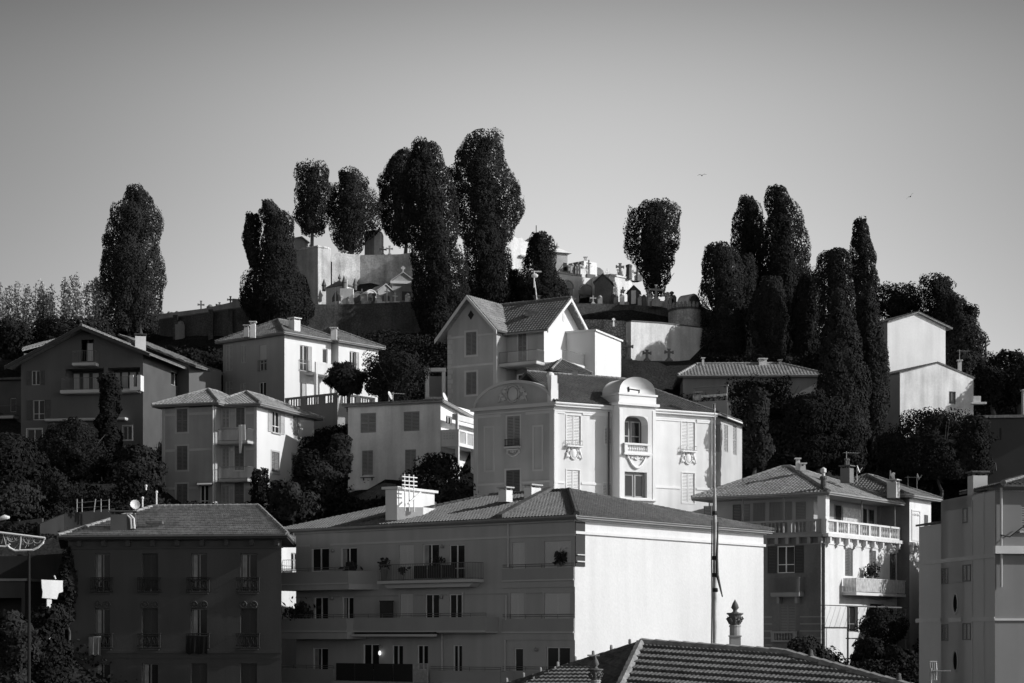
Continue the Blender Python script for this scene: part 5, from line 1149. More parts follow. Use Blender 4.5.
# ---- gabled house with the round-headed loggia
def house_gable():
    wl = mat('gabled_render', 0.46, 0.9, 0.1, 0.5, 0.18, 0.1); wr = mat('gabled_side', 0.66, 0.9, 0.03, 0.4, 0.04); tr = mat('gabled_trim', 0.55); sh = mat('gabled_shutter', 0.25, 0.7, 0.1); verge = mat('verge_board', 0.62, 0.8, 0.05)
    b = Rect('gabled_house', 'cross-gabled house with a sunlit white gable, a long balcony and an arched loggia', 'house', 544, 158, 58, ul=496, ur=582, ve=325.5, vb=450)
    L, R = b.L, b.R; w_ = b.La
    b.win(L, (518, 526.5, 331.6, 361), 'half' if False else 'shut', sm=sh, sur=tr, sill=False, sw=0.1); b.win(L, (517, 526.5, 374, 379.5), 'glass', sill=False)
    b.win(L, (497.5, 501, 331, 361), 'shut', sm=mat('pale_panel2', 0.5), sill=False)
    s0, s1, za, zb = L.rect(495, 537, 367, 396); b.hole(L, (max(s0, 0.4), min(s1, b.Lb-0.1), za, zb, 1.6))
    zap = R.z(570, 302); sg = w_/2
    b.wall(R, 0, w_, b.z0, b.z1, wr); m = M(); R.poly(m, [(0, b.z1), (w_, b.z1), (sg, zap)], -0.3, 0.0); b.part('gable', m, wr)
    b.wall(L, 0, b.Lb, b.z0, b.z1, wl); body(b, b.pts, b.z0, b.z1, wl, skip=(0, 3))
    m = M(); L.box(m, 0.4, b.Lb-0.1, za, zb, -1.7, -1.55); b.part('loggia_wall', m, wl)
    m = M(); a0, a1 = max(s0, 0.4), min(s1, b.Lb-0.1); cx = (a0+a1)/2; rx = (a1-a0)/2
    for sg_ in (-1, 1):
        pts = [(cx+sg_*rx, zb)]+[(cx+sg_*rx*math.cos(q), zb-1.1+1.1*math.sin(q)) for q in np.linspace(0, math.pi/2, 9)]; L.poly(m, pts, -0.3, -0.001)
    b.part('loggia_arch', m, wl)
    m = M(); L.poly(m, [(cx+(rx+0.1)*math.cos(q), zb-1.1+1.2*math.sin(q)) for q in np.linspace(0, math.pi, 16)]+[(cx+rx*math.cos(q), zb-1.1+1.1*math.sin(q)) for q in np.linspace(math.pi, 0, 16)], 0.003, 0.04); b.part('arch_moulding', m, tr)
    n = 1.2; Fo = L.off(n); s0, s1 = Fo.s(543), Fo.s(488); z = Fo.z(515, 362.5); b.slab(L, max(s0, 0.0), s1, z, 0.2, n, tr); b.railing(L, max(s0, 0), s1, z, 0.95, n-0.05, rail_grey)
    z = L.z(520, 329); b.trim(L, 0, b.Lb, z-0.1, z+0.06, 0.05, tr); z = L.z(520, 366); b.trim(L, 0, b.Lb, z-0.1, z+0.06, 0.04, tr)
    m = M(); 
    for x in (R.s(563),): m.ell(R.pt(sg, R.z(565, 318), 0.0), [(np.append(R.d, 0)*0.25), np.append(R.n, 0)*0.05, (0, 0, 0.4)], 12, 5)
    b.part('gable_vent', m, mat('vent_grey', 0.5))
    # roof: ridge runs back along b
    ov = 0.8; oe = 0.7; dz = (zap-b.z1)/sg
    def Wz(p, q): return b.W(p, q, b.z1+0.12+(sg-abs(p-sg))*dz)
    Lr = L.s(474)
    m = M(); tiles(m, [Wz(-oe, Lr), Wz(-oe, -ov), Wz(sg, -ov), Wz(sg, Lr)], pitch=0.3, amp=0.045); tiles(m, [Wz(w_+oe, -ov), Wz(w_+oe, Lr), Wz(sg, Lr), Wz(sg, -ov)], pitch=0.3, amp=0.045)
    rf = b.part('roof', m, mat('gabled_roof_tile', 0.16, 0.9, 0.2, 0.9, fine=0.3))
    m = M(); up = np.array([0, 0, 0.05]); ridge_caps(m, Wz(sg, -ov)+up, Wz(sg, Lr)+up, 0.12); b.part('ridge_tiles', m, tileB, rf)
    m = M()
    for p0, p1 in ((-oe, sg), (sg, w_+oe)): m.prism([Wz(p0, -ov-0.03), Wz(p1, -ov-0.03), Wz(p1, -ov-0.03)-np.array([0, 0, .3]), Wz(p0, -ov-0.03)-np.array([0, 0, .3])], np.append(-R.n*0.1, 0))
    b.part('verge_board', m, verge, rf)
    m = M(); 
    for i in range(7): p = sg+(w_+oe-sg)*(i+0.5)/7; q_ = Wz(p, -ov+0.1); m.box(q_[0]-0.06, q_[0]+0.06, q_[1]-0.05, q_[1]+0.5, q_[2]-0.3, q_[2]-0.12)
    b.part('rafter_ends', m, verge, rf)
    m = M(); m.tube([Wz(-oe, b.Lb)-up*2, Wz(-oe, -ov)-up*2], 0.08, 6); b.part('gutter', m, MATS['zinc'], rf)
    m = M(); q_ = Wz(sg*0.45, b.Lb*0.45); m.box(q_[0]-0.5, q_[0]+0.5, q_[1]-0.35, q_[1]+0.35, q_[2]-0.2, q_[2]+0.3); b.part('roof_hatch', m, tileC)
    q_ = Wz(sg, b.Lb*0.55); b.chimney(q_[0], q_[1]+0.3, q_[2]-0.3, q_[2]+0.3, 0.5, tileC)
    m = M(); m.tube([q_, q_+np.array([-0.2, 0, 1.7])], 0.06, 6); m.tube([q_+np.array([-0.25, 0, 1.2]), q_+np.array([-0.25, 0, 2.6])], 0.07, 6); m.box(q_[0]-0.5, q_[0]+0.4, q_[1]-0.05, q_[1]+0.05, q_[2]+2.5, q_[2]+2.6); m.ell(q_+np.array([-0.2, 0, 2.2]), [(0.3, 0, 0), (0, 0.1, 0), (0, 0, 0.2)], 10, 6); b.part('roof_antenna', m, whitewash)
    # left wing with its own gable facing left-front
    Lw = L.off(1.6); s0, s1 = Lw.s(496.5), Lw.s(447.5); Fw = Face(Lw.c, Lw.d, Lw.n)
    for v0, v1 in ((332, 355), (372, 394.5)): b.win(Fw, (466, 476.5, v0, v1), 'shut', sm=sh, sur=tr, sw=0.16, sill=False)
    b.wall(Fw, s0, s1, b.z0, b.z1, wl, name='wing_wall'); c = (s0+s1)/2; zg = Fw.z(470, 298); zl = Fw.z(448, 325)
    zw = b.z1
    m = M(); Fw.poly(m, [(s0, zw), (s1, zw), (c, zg)], -0.3, 0.0); b.part('wing_gable', m, wl)
    P = [Fw.p2(s0), Fw.p2(s1), Fw.p2(s1, -9), Fw.p2(s0, -9)]; body(b, P, b.z0, zw, wl, skip=(0,), name='wing_side')
    dz = (zg-zw)/((s1-s0)/2)
    def Gz(s_, n_): p = Fw.p2(s_, n_); return np.array([p[0], p[1], zw+0.12+((s1-s0)/2-abs(s_-c))*dz])
    m = M(); tiles(m, [Gz(s0-0.5, -7.5), Gz(s0-0.5, 0.7), Gz(c, 0.7), Gz(c, -7.5)], pitch=0.3, amp=0.045); tiles(m, [Gz(s1+0.8, 0.7), Gz(s1+0.8, -7.5), Gz(c, -7.5), Gz(c, 0.7)], pitch=0.3, amp=0.045); rf2 = b.part('wing_roof', m, mat('gabled_wing_tile', 0.24, 0.9, 0.2, 0.9, fine=0.3))
    m = M()
    for p0, p1 in ((s0-0.5, c), (c, s1+0.8)): m.prism([Gz(p0, 0.74), Gz(p1, 0.74), Gz(p1, 0.74)-np.array([0, 0, .32]), Gz(p0, 0.74)-np.array([0, 0, .32])], np.append(Fw.n*0.08, 0))
    b.part('verge_board', m, verge, rf2)
    m = M(); s_ = Fw.s(471); z = Fw.z(471, 315); m.prism([Fw.pt(s_, z+0.4, 0.003), Fw.pt(s_+0.3, z, 0.003), Fw.pt(s_, z-0.4, 0.003), Fw.pt(s_-0.3, z, 0.003)], np.append(Fw.n*0.03, 0)); b.part('gable_vent', m, iron)
    for v in (336, 365.5): z = Fw.z(470, v); b.trim(Fw, s0, s1, z-0.1, z+0.08, 0.05, tr)
    m = M()
    for i in range(22): z = b.z1-0.3-0.42*i; [Fw.box(m, x, x+0.35+0.15*(i % 2), z-0.36, z, 0.004, 0.035) for x in (s1-0.37-0.15*(i % 2),)]
    b.part('quoins', m, tr); b.trim(Fw, s0-0.05, s0+0.3, b.z0, b.z1, 0.06, tr, 'corner_strip')
    # annexe to the right
    R3 = face_pq(P2(595, 160), P2(595, 160)+np.array([math.cos(1.16), math.sin(1.16)])*6, P2(580, 166)); L3 = R3.s(621); A0 = R3.p2(0); A1 = R3.p2(L3)
    z3 = R3.z(596, 331.5); zb_ = b.z0; d3 = np.array([-R3.d[1], R3.d[0]]); w3 = 2.6
    m = M(); m.plan([A0, A1, A1+d3*w3, A0+d3*w3], zb_, z3); b.part('annexe', m, wr); m = M(); m.plan([A0-d3*0.15-R3.d*0.15, A1-d3*0.15+R3.d*0.15, A1+d3*(w3+.15), A0+d3*(w3+.15)-R3.d*0.15], z3, z3+0.15); b.part('annexe_cornice', m, wr)
    m = M(); z = R3.z(600, 373); 
    # terrace of the annexe
    T0 = P2(541, 156); 
    m = M(); f = R.off(0.9); a0, a1 = 0.2, f.s(592); z = f.z(560, 363); R.box(m, a0, a1, z-0.2, z, 0.01, 1.8); b.part('side_terrace', m, whitewash); b.railing(R, a0, a1, z, 0.95, 1.7, rail_grey, sides=False)
house_gable()
def garden_arch():
    D = 160; rt = Bld('garden_pavilion', 'small dark garden shelter with pale posts between the round tree and the gabled house', 'garden shelter', (K(432)*D, D, Z(420, D)))
    w_ = mat('shelter_render', 0.26, 0.9, 0.1); c = P2(425.5, D); e = P2(446, D); f = face_pq(c, e, P2(435, D+5)); Ln = f.s(446)
    z0, z1 = Z(415, D), Z(371.5, D); m = M()
    for x in (0, Ln-0.35): f.box(m, x, x+0.3, Z(399, D), z1, -0.3, 0)
    f.box(m, -0.1, Ln, z1, z1+0.3, -0.4, 0.1); rt.part('frame', m, mat('shelter_post', 0.45)); m = M(); f.box(m, -0.2, Ln, z0, Z(399, D), -3, 0); f.box(m, -0.2, Ln, Z(399, D), z1, -3.2, -3); rt.part('base_wall', m, w_)
    m = M(); f.box(m, 0, Ln, Z(399, D)+0.003, Z(397, D)+0.003, -0.2, 0.15); rt.part('tile_coping', m, tileA)
garden_arch()

# ---- big chalet on the left
def chalet():
    wl = mat('chalet_render', 0.125, 0.9, 0.08, 0.4, 0.12, 0.1); tr = mat('chalet_trim', 0.5); sh = mat('chalet_shutter', 0.09, 0.7, 0.1); wd = mat('chalet_wood', 0.06, 0.8, 0.2)
    b = Rect('chalet', 'broad dark chalet with a wide low gable, attic balcony and deep loggia', 'house', 143, 160, 80, ul=21, La=9, ve=368, vb=480)
    L, R = b.L, b.R; Lb = b.Lb; sa = L.s(86); zap = L.z(86, 329.5); zR = L.z(143, 352.5); zs = L.z(21, 364)
    for px, st in (((31.6, 40, 370.5, 385), 'open'), ((33, 44.5, 400, 420), 'open'), ((27, 42, 429, 443), 'glass'), ((123, 132, 426, 440), 'glass')): b.win(L, px, st, sm=sh, fm=tr, sill=False, sur=tr if st == 'glass' else None, sw=0.08)
    s0, s1, za, zb = L.rect(65.5, 104, 368.5, 391); b.hole(L, (s0, s1, za, min(zb, zs-0.1), 1.6)); sA, sB = s0, s1
    s2, s3, _, _ = L.rect(107, 140, 368.5, 391); b.hole(L, (s2, s3, za, min(zb, zs-0.1), 1.6))
    b.win(R, (171, 180, 372, 386), 'glass', fm=tr, sill=False); 
    b.wall(L, 0, Lb, b.z0, zs, wl); b.wall(R, 0, b.La, b.z0, zR, mat('chalet_side', 0.08)); body(b, b.pts, b.z0, zs, wl, skip=(0, 3))
    # gable with an attic opening built from pieces
    z2 = L.z(87, 361); z3 = L.z(87, 339.6); a0, a1 = L.s(93.7), L.s(81)
    def zg(s_): return zap-(zap-zR)*(sa-s_)/sa if s_ < sa else zap-(zap-zs)*(s_-sa)/(Lb-sa)
    m = M()
    L.poly(m, [(0, zs), (a0, zs), (a0, zg(a0)), (0, zR)], -0.25, 0); L.poly(m, [(a1, zs), (Lb, zs), (a1, zg(a1))], -0.25, 0); L.poly(m, [(a0, z3), (a1, z3), (a1, zg(a1)), (sa, zap), (a0, zg(a0))], -0.25, 0)
    if z2 > zs: L.poly(m, [(a0, zs), (a1, zs), (a1, z2), (a0, z2)], -0.25, 0)
    b.part('gable', m, wl)
    m = M(); L.box(m, a0, a1, zs, z3, -1.2, -1.1); L.box(m, (a0+a1)/2-0.05, (a0+a1)/2+0.05, zs, z3, -0.3, -0.2); b.part('attic_door', m, wd)
    m = M(); L.box(m, a0+0.1, a0+0.6, max(z2, zs), z3-0.3, -0.15, -0.1); b.part('attic_shutter', m, tr)
    Fo = L.off(0.9); q0, q1 = Fo.s(95), Fo.s(72); z = Fo.z(84, 362.5); b.slab(L, q0, q1, z, 0.2, 0.9, tr); b.railing(L, q0, q1, z, 1.0, 0.86, rail_grey, gap=0.15)
    for (x0, x1) in ((sA, sB), (s2, s3)):
        m = M(); L.box(m, x0, x1, za, min(zb, zs-0.1), -1.72, -1.62); bk = b.part('loggia_wall', m, mat('loggia_shade', 0.07)); b.slab(L, x0-0.1, x1+0.1, za, 0.25, 0.9, tr); b.railing(L, x0, x1, za, 1.0, 0.85, rail_grey, gap=0.12)
        m = M()
        for i in range(4): x = x0+(x1-x0)*(i+0.3)/4; L.box(m, x, x+0.5, za+0.1, za+1.7, -1.61, -1.5)
        b.part('loggia_door', m, tr, bk)
    m = M(); L.box(m, (sA+s3)/2-0.2, (sA+s3)/2+0.15, za, zs, -0.1, 0.02); b.part('loggia_post', m, wl)
    m = M(); f = L.off(0.92); x0, x1 = f.s(141), f.s(130); zq, zw_ = f.z(135, 390.5), f.z(135, 375); t = 0.32
    for q in ((x0, x0+t, zq, zw_), (x1-t, x1, zq, zw_), (x0+t, x1-t, zq, zq+t)): L.box(m, *q, 0.92, 1.0)
    R.box(m, -0.9, -0.05, zq, zw_, 0.003, 0.1); b.part('white_balcony_frame', m, whitewash)
    z = L.z(60, 419.5); b.slab(L, L.s(128), L.s(48), z, 0.15, 0.7, tr)
    for k, (u, v) in enumerate(((114, 371),)): pass
    # roof
    ov = 1.1; oe = 1.0
    def Wz(q, p): return np.append((b.C+b.b*q+b.a*p), zg(q)+0.15)
    Dp = b.La+1
    m = M(); tiles(m, [Wz(-oe, Dp), Wz(-oe, -ov), Wz(sa, -ov), Wz(sa, Dp)][::1], pitch=0.3, amp=0.05); tiles(m, [Wz(Lb+oe, -ov), Wz(Lb+oe, Dp), Wz(sa, Dp), Wz(sa, -ov)], pitch=0.3, amp=0.05)
    rf = b.part('roof', m, tileA); m = M(); ridge_caps(m, Wz(sa, -ov)+np.array([0, 0, .06]), Wz(sa, Dp)+np.array([0, 0, .06]), 0.14); b.part('ridge_tiles', m, tileB, rf)
    m = M()
    for p0, p1 in ((-oe, sa), (sa, Lb+oe)): m.prism([Wz(p0, -ov-0.05), Wz(p1, -ov-0.05), Wz(p1, -ov-0.05)-np.array([0, 0, .28]), Wz(p0, -ov-0.05)-np.array([0, 0, .28])], np.append(b.a*0.08, 0))
    b.part('verge_board', m, wd, rf)
    b.chimney(*P2(140.5, 163), Z(351, 163), Z(337, 163), 0.9, whitewash, wd, 0.2); x, y = P2(143, 163); m = M(); m.lathe((x-0.2, y, Z(336, 163)), [(0.15, 0), (0.2, 0.2), (0.02, 0.7), (0.01, 1.1)], 8); b.part('chimney_finial', m, wd)
    m = M(); 
    # rear wing roof
    D2 = 170; p0, p1 = P2(196, D2-3), P2(118, D2+2); z0, z1_ = Z(366, D2-3), Z(334, D2+2)
    bw = np.array([0.35, 1.0])*5; m = M(); tiles(m, [np.append(p0, z0), np.append(p0+bw, z0), np.append(p1+bw, z1_), np.append(p1, z1_)], pitch=0.3, amp=0.05); rw = b.part('rear_roof', m, tileB)
    m = M(); q0, q1 = P2(150, D2+0.5), P2(189, D2-2.4); f = face_pq(q0, q1, P2(170, D2+6)); f.box(m, 0, f.s(189), b.z0, Z(369, D2), -4, 0); f.poly(m, [(0, Z(369, D2)), (f.s(189), Z(369, D2)), (0, Z(352, D2))], -4, 0); b.part('rear_wing', m, wl)
    # second little roof behind at the left
    m = M(); tiles(m, [P3(22, 350, 170), P3(80, 334, 172), P3(84, 331, 178), P3(24, 347, 178)], pitch=0.3, amp=0.05); b.part('shed_roof', m, tileA); m = M(); p = P3(24, 350, 170.2); q = P3(76, 350, 172.2); m.plan([p[:2], q[:2], q[:2]+np.array([0, 4]), p[:2]+np.array([0, 4])], Z(400, 170), p[2]-0.3); b.part('shed_wall', m, wl)
chalet()
def left_neighbour():
    b = Rect('neighbour_house', 'dark house end just left of the chalet, half lost in trees', 'house', 21, 170, 75, Lb=9, La=5, ve=380, vb=460)
    b.win(b.L, (10, 16, 398, 412), 'glass', fm=mat('chalet_trim', 0.28), sill=False); b.close(mat('neighbour_render', 0.10, 0.9, 0.15)); z = b.L.z(5, 417); b.slab(b.L, 0.2, 7, z, 0.2, 1.0, mat('chalet_trim', 0.2)); b.railing(b.L, 0.2, 7, z, 0.9, 0.95, rail_grey)
    m = M(); m.prism([b.W(-.5, -.5, b.z1), b.W(6, -.5, b.z1), b.W(6, 9, b.z1), b.W(-.5, 9, b.z1)], (0, 0, 0.2)); b.part('flat_roof', m, tileC)
left_neighbour()

# ---- long low building
def long_house():
    D = 172; w_ = mat('long_house_render', 0.22, 0.9, 0.1, 0.4, 0.15)
    b = Rect('long_low_house', 'long low plain house with a pale hipped roof left of the tall dark cypresses', 'house', 822, D, 88, ul=683, La=5, ve=376.5, vb=425)
    b.close(w_); b.hip(b.C, b.a, b.b, 7.5, b.Lb, b.z1+0.1, Z(363.5, D+3.5), (3.6, 3.3), (3.6, b.Lb-1.5), tileA, over=0.5, pitch=0.3, amp=0.045)
    x, y = P2(762.5, D+3.5); b.chimney(x, y, Z(366, D+3.5), Z(361, D+3.5), 0.7, whitewash); b.chimney(*P2(703, D+3.5), Z(366, D+3.5), Z(360, D+3.5), 0.2, whitewash); b.chimney(*P2(780, D+3.5), Z(366, D+3.5), Z(362, D+3.5), 0.25, tileA)
long_house()
def roof_pergola():
    D = 158; b = Rect('rooftop_pergola_house', 'small flat house with a pergola frame and scalloped canopy behind the villa roof', 'house', 727, D, 60, ul=693, La=3, ve=400, vb=440)
    L = b.L; w_ = mat('pergola_house_render', 0.3, 0.9, 0.1); b.win(L, (712, 716, 403, 412), 'glass', sill=False); b.close(w_)
    z1, z2 = b.z1, Z(386, D); m = M()
    for x in (0.0, b.Lb-0.1): L.box(m, x, x+0.12, z1, z2, -0.12, 0.0)
    L.box(m, -0.1, b.Lb+0.1, z2, z2+0.12, -0.14, 0.02)
    for v in (389, 392): L.box(m, 0.12, b.Lb-0.1, Z(v, D), Z(v, D)+0.05, -0.1, -0.05)
    b.part('pergola_frame', m, mat('pergola_pale', 0.22)); m = M(); zc = Z(393.5, D)
    for i in range(10): x = b.Lb*i/10; L.box(m, x+0.02, x+b.Lb/10-0.02, zc-0.22 if i % 2 else zc-0.16, zc, 0.02, 0.06)
    b.part('scalloped_canopy', m, whitewash); R = b.R; m = M(); R.box(m, 0.05, 0.75, z1-1.9, z1-0.2, 0.003, 0.06); b.part('white_panel', m, whitewash)
roof_pergola()

# ---- white gabled houses on the right
def white_houses():
    w1 = mat('white_house_render', 0.70, 0.95, 0.06, 0.3, 0.12, 0.1, fine=0.03); w2 = mat('white_house_stained', 0.72, 0.95, 0.10, 0.8, 0.3, 0.2, fine=0.06)
    def gable_house(nm, lab, u0, ua, u1, v0, va, v1, D, th, w_, depth, vb, oh, rmat):
        b = Rect(nm, lab, 'house', u0, D, th, ur=u1, Lb=depth, ve=v0, vb=vb); R = b.R; sa = R.s(ua); zap = R.z(ua, va); zr = R.z(u1, v1)
        return b, R, sa, zap, zr
    b, R, sa, zap, zr = gable_house('upper_white_house', 'tall plain white gabled house with no windows rising among the right-hand cypresses', 887.5, 917, 945.5, 322, 313, 327, 180, 24, w1, 8, 420, 0.4, tileB)
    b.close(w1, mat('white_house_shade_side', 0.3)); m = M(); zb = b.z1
    R.poly(m, [(0, zb), (b.La, zb), (sa, zap)], -0.3, 0.0); b.part('gable', m, w1)
    def rz(p, q, o=0.12): return b.W(p, q, zb+o+(zap-zb)*(1-abs(p-sa)/(sa if p < sa else b.La-sa)))
    m = M(); tiles(m, [rz(-0.1, 8.2), rz(-0.1, -0.25), rz(sa, -0.25), rz(sa, 8.2)], pitch=0.3, amp=0.04, slab=0.12); tiles(m, [rz(b.La+0.7, -0.25), rz(b.La+0.7, 8.2), rz(sa, 8.2), rz(sa, -0.25)], pitch=0.3, amp=0.04, slab=0.14); b.part('roof', m, tileB)
    b2, R, sa, zap, zr = gable_house('lower_white_house', 'weather stained lower white house with one small dark window and a slim chimney', 900, 938, 973.5, 373, 363, 376.5, 168, 24, w2, 7, 440, 0.3, tileB)
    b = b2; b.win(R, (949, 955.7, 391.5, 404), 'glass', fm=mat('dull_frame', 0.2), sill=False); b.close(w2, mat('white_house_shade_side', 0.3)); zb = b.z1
    m = M(); R.poly(m, [(0, zb), (b.La, zb), (sa, zap)], -0.3, 0.0); b.part('gable', m, w2)
    m = M(); 
    def rz2(p, q, o=0.08): return b.W(p, q, zb+o+(zap-zb)*(1-abs(p-sa)/(sa if p < sa else b.La-sa)))
    tiles(m, [rz2(-0.1, 7), rz2(-0.1, -0.08), rz2(sa, -0.08), rz2(sa, 7)], pitch=0.3, amp=0.04, slab=0.08); tiles(m, [rz2(b.La+0.15, -0.08), rz2(b.La+0.15, 7), rz2(sa, 7), rz2(sa, -0.08)], pitch=0.3, amp=0.04, slab=0.08); b.part('roof', m, tileB)
    p = rz2(R.s(963), 0.5); b.chimney(p[0], p[1], p[2]-0.3, Z(362.5, p[1]), 0.32, whitewash); b.antenna(p[0], p[1], Z(362, p[1]), 1.1, steel, 0.1)
    m = M(); q = P2(977.5, 168); m.box(q[0]-0.35, q[0]+0.3, q[1], q[1]+0.6, Z(402, 168), Z(396, 168)); m.box(q[0]-0.5, q[0]+0.8, q[1]-0.1, q[1]+0.7, Z(404, 168), Z(402, 168)); b.part('side_annexe', m, w2)
white_houses()
def dark_block():
    b = Rect('dark_blank_house', 'tall dark windowless house wall at the right edge behind the corner house', 'house', 1075, 150, 82, ul=979, La=6, ve=417, vb=560)
    L = b.L; w_ = mat('dark_block_render', 0.075, 0.9, 0.08)
    for px in ((999.3, 1001.3, 428, 440),): b.win(L, px, 'glass', sill=False, fm=iron)
    b.close(w_); m = M(); P = [b.W(-0.3, -0.3, b.z1), b.W(6, -0.3, b.z1+0.4), b.W(6, b.Lb+0.2, b.z1+0.4), b.W(-0.3, b.Lb+0.2, b.z1)]; m.prism(P, (0, 0, 0.22)); b.part('roof', m, tileA)
    b.chimney(*P2(1026, 158), b.z1-0.5, Z(392.5, 158), 0.6, whitewash)
    m = M(); s_ = L.s(990); z = L.z(990, 462); m.tube([L.pt(s_, z, 0.1), L.pt(s_-0.4, z-0.1, 0.1), L.pt(s_-0.45, z-0.7, 0.1)], 0.06, 5); b.part('wall_bracket', m, iron)
dark_block()

# ---- large house with balustrades
def balcony_house():
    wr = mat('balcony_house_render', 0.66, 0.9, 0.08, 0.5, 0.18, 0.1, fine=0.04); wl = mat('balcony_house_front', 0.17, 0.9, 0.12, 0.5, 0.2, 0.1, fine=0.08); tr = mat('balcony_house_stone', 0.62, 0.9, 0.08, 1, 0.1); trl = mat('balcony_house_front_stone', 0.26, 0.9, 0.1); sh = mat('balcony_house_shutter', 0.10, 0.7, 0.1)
    b = Rect('balustraded_house', 'large old house with stone balustrades all round its open top floor', 'house', 825, 132, 56, ul=702, ur=897, ve=535, vb=700)
    L, R = b.L, b.R; z1 = b.z1; zt = Z(494, 132)
    for px in ((777, 794.5, 546, 573),): b.win(L, px, 'open', sm=mat('dark_shutter', 0.05, 0.7, 0.1), sill=False)
    b.win(L, (780, 795.5, 604.5, 632.5), 'shut', sm=mat('striped_shutter', 0.2, 0.7, 0.1), sill=False); b.win(L, (722, 736, 604, 632), 'shut', sm=sh, sill=False)
    for px in ((845, 852.8, 548.5, 576), (869.3, 876, 550.5, 578), (889.8, 896, 553.5, 580)): b.win(R, px, 'shut', sm=sh, sill=False, depth=0.25)
    for px in ((847, 858, 606, 632), (870, 884, 604, 640), (888, 896, 606, 640)): b.win(R, px, 'glass', sill=False, depth=0.3, fm=mat('dull_frame', 0.2))
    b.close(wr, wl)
    # pavilion at the right end
    Rp = R.off(0.9); s0, s1 = Rp.s(909.5), Rp.s(931); Fp = Face(Rp.c, Rp.d, Rp.n)
    zp = R.off(0).z(915, 500)
    b.win(Fp, (924, 928, 515, 540), 'shut', sm=sh, sill=False); b.wall(Fp, s0, s1, b.z0, zp, wr, name='pavilion_wall'); P = [Fp.p2(s0), Fp.p2(s1), Fp.p2(s1, -8), Fp.p2(s0, -8)]; body(b, P, b.z0, zp, wl, skip=(0,), name='pavilion_side')
    a_, c_, d_, e_ = Fp.rect(911.5, 920, 510, 541); m = M(); t = 0.1
    for q in ((a_, a_+t, d_, e_), (c_-t, c_, d_, e_), (a_+t, c_-t, d_, d_+t), (a_+t, c_-t, e_-t, e_)): Fp.box(m, *q, 0.003, 0.05)
    b.part('panel_moulding', m, tr)
    m = M(); rng = np.linspace(a_+0.2, c_-0.2, 5)
    for i, x in enumerate(rng): m.ell(Fp.pt(x, e_-0.35, 0.02), [np.append(Fp.d, 0)*0.1, np.append(Fp.n, 0)*0.05, (0, 0, 0.1+0.03*(i % 2))], 8, 4)
    b.part('relief_band', m, tr)
    zc = Fp.z(915, 544); b.trim(Fp, s0-0.15, s1, zc-0.15, zc+0.1, 0.3, tr, 'cornice')
    for i in range(5): m = M(); x = s0+0.1+0.75*i; Fp.box(m, x, x+0.22, zc-0.65, zc-0.151, 0.003, 0.24); b.part('console', m, tr)
    # recess between
    q0 = b.La; zfr = z1
    m = M(); R.box(m, q0, R.s(910), b.z0, zp, -4.2, -1.3); b.part('recess_wall', m, wl)
    # cornice and consoles under the balustrade
    b.trim(R, -0.35, b.La+0.35, z1-0.12, z1+0.12, 0.42, tr, 'cornice'); b.trim(L, 0.0, b.Lb, z1-0.12, z1+0.12, 0.42, trl, 'cornice'); b.trim(R, 0, b.La, z1-0.62, z1-0.54, 0.06, tr); b.trim(L, 0, b.Lb, z1-0.62, z1-0.54, 0.06, trl)
    n = 9
    for i in range(n): m = M(); x = 0.25+(b.La-0.5)*i/(n-1); R.box(m, x-0.12, x+0.12, z1-0.55, z1-0.121, 0.003, 0.34); R.box(m, x-0.1, x+0.1, z1-0.8, z1-0.551, 0.003, 0.16); b.part('console', m, tr)
    n = 12
    for i in range(n): m = M(); x = 0.25+(b.Lb-0.5)*i/(n-1); L.box(m, x-0.12, x+0.12, z1-0.55, z1-0.121, 0.003, 0.34); b.part('console', m, trl)
    for u in (849, 873, 893): 
        m = M(); s_ = R.s(u); z = R.z(u, 546); R.box(m, s_-0.45, s_+0.45, z-0.12, z+0.22, 0.003, 0.1); m.ell(R.pt(s_, z+0.1, 0.08), [np.append(R.d, 0)*0.2, np.append(R.n, 0)*0.08, (0, 0, 0.2)], 8, 4); b.part('window_head', m, tr)
    zb = z1+0.121; h = 1.0
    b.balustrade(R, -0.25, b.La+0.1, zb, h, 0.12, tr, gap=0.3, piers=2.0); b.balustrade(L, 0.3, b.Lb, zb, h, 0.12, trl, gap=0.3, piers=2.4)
    # top floor set back with posts
    m = M(); m.plan([b.W(1.6, 1.6, 0)[:2], b.W(b.La, 1.6, 0)[:2], b.W(b.La, b.Lb, 0)[:2], b.W(1.6, b.Lb, 0)[:2]], z1, zt+0.05)
    b.part('top_floor_wall', m, mat('top_floor_render', 0.3, 0.9, 0.1))
    Rt = R.off(-1.6); Lt = L.off(-1.6)
    RT = Face(Rt.c, Rt.d, Rt.n)
    for u0, u1 in ((834, 841), (862, 866.5), (868, 873.5)):
        s_0, s_1 = Rt.s(u0), Rt.s(u1); m = M(); RT.box(m, s_0, s_1, z1+0.15, zt-0.35, 0.01, 0.06); wn = b.part('window', m, mat('dull_frame', 0.2)); m = M(); RT.box(m, s_0+0.08, s_1-0.08, z1+0.2, zt-0.42, 0.061, 0.07); b.part('pane', m, glassm(), wn)
    m = M(); s_0, s_1 = Rt.s(842), Rt.s(861); RT.box(m, s_0, s_1, z1+0.1, zt-0.5, 0.01, 0.1); b.part('sunlit_panel', m, mat('brick_panel', 0.4, 0.9, 0.2, 4, fine=0.3))
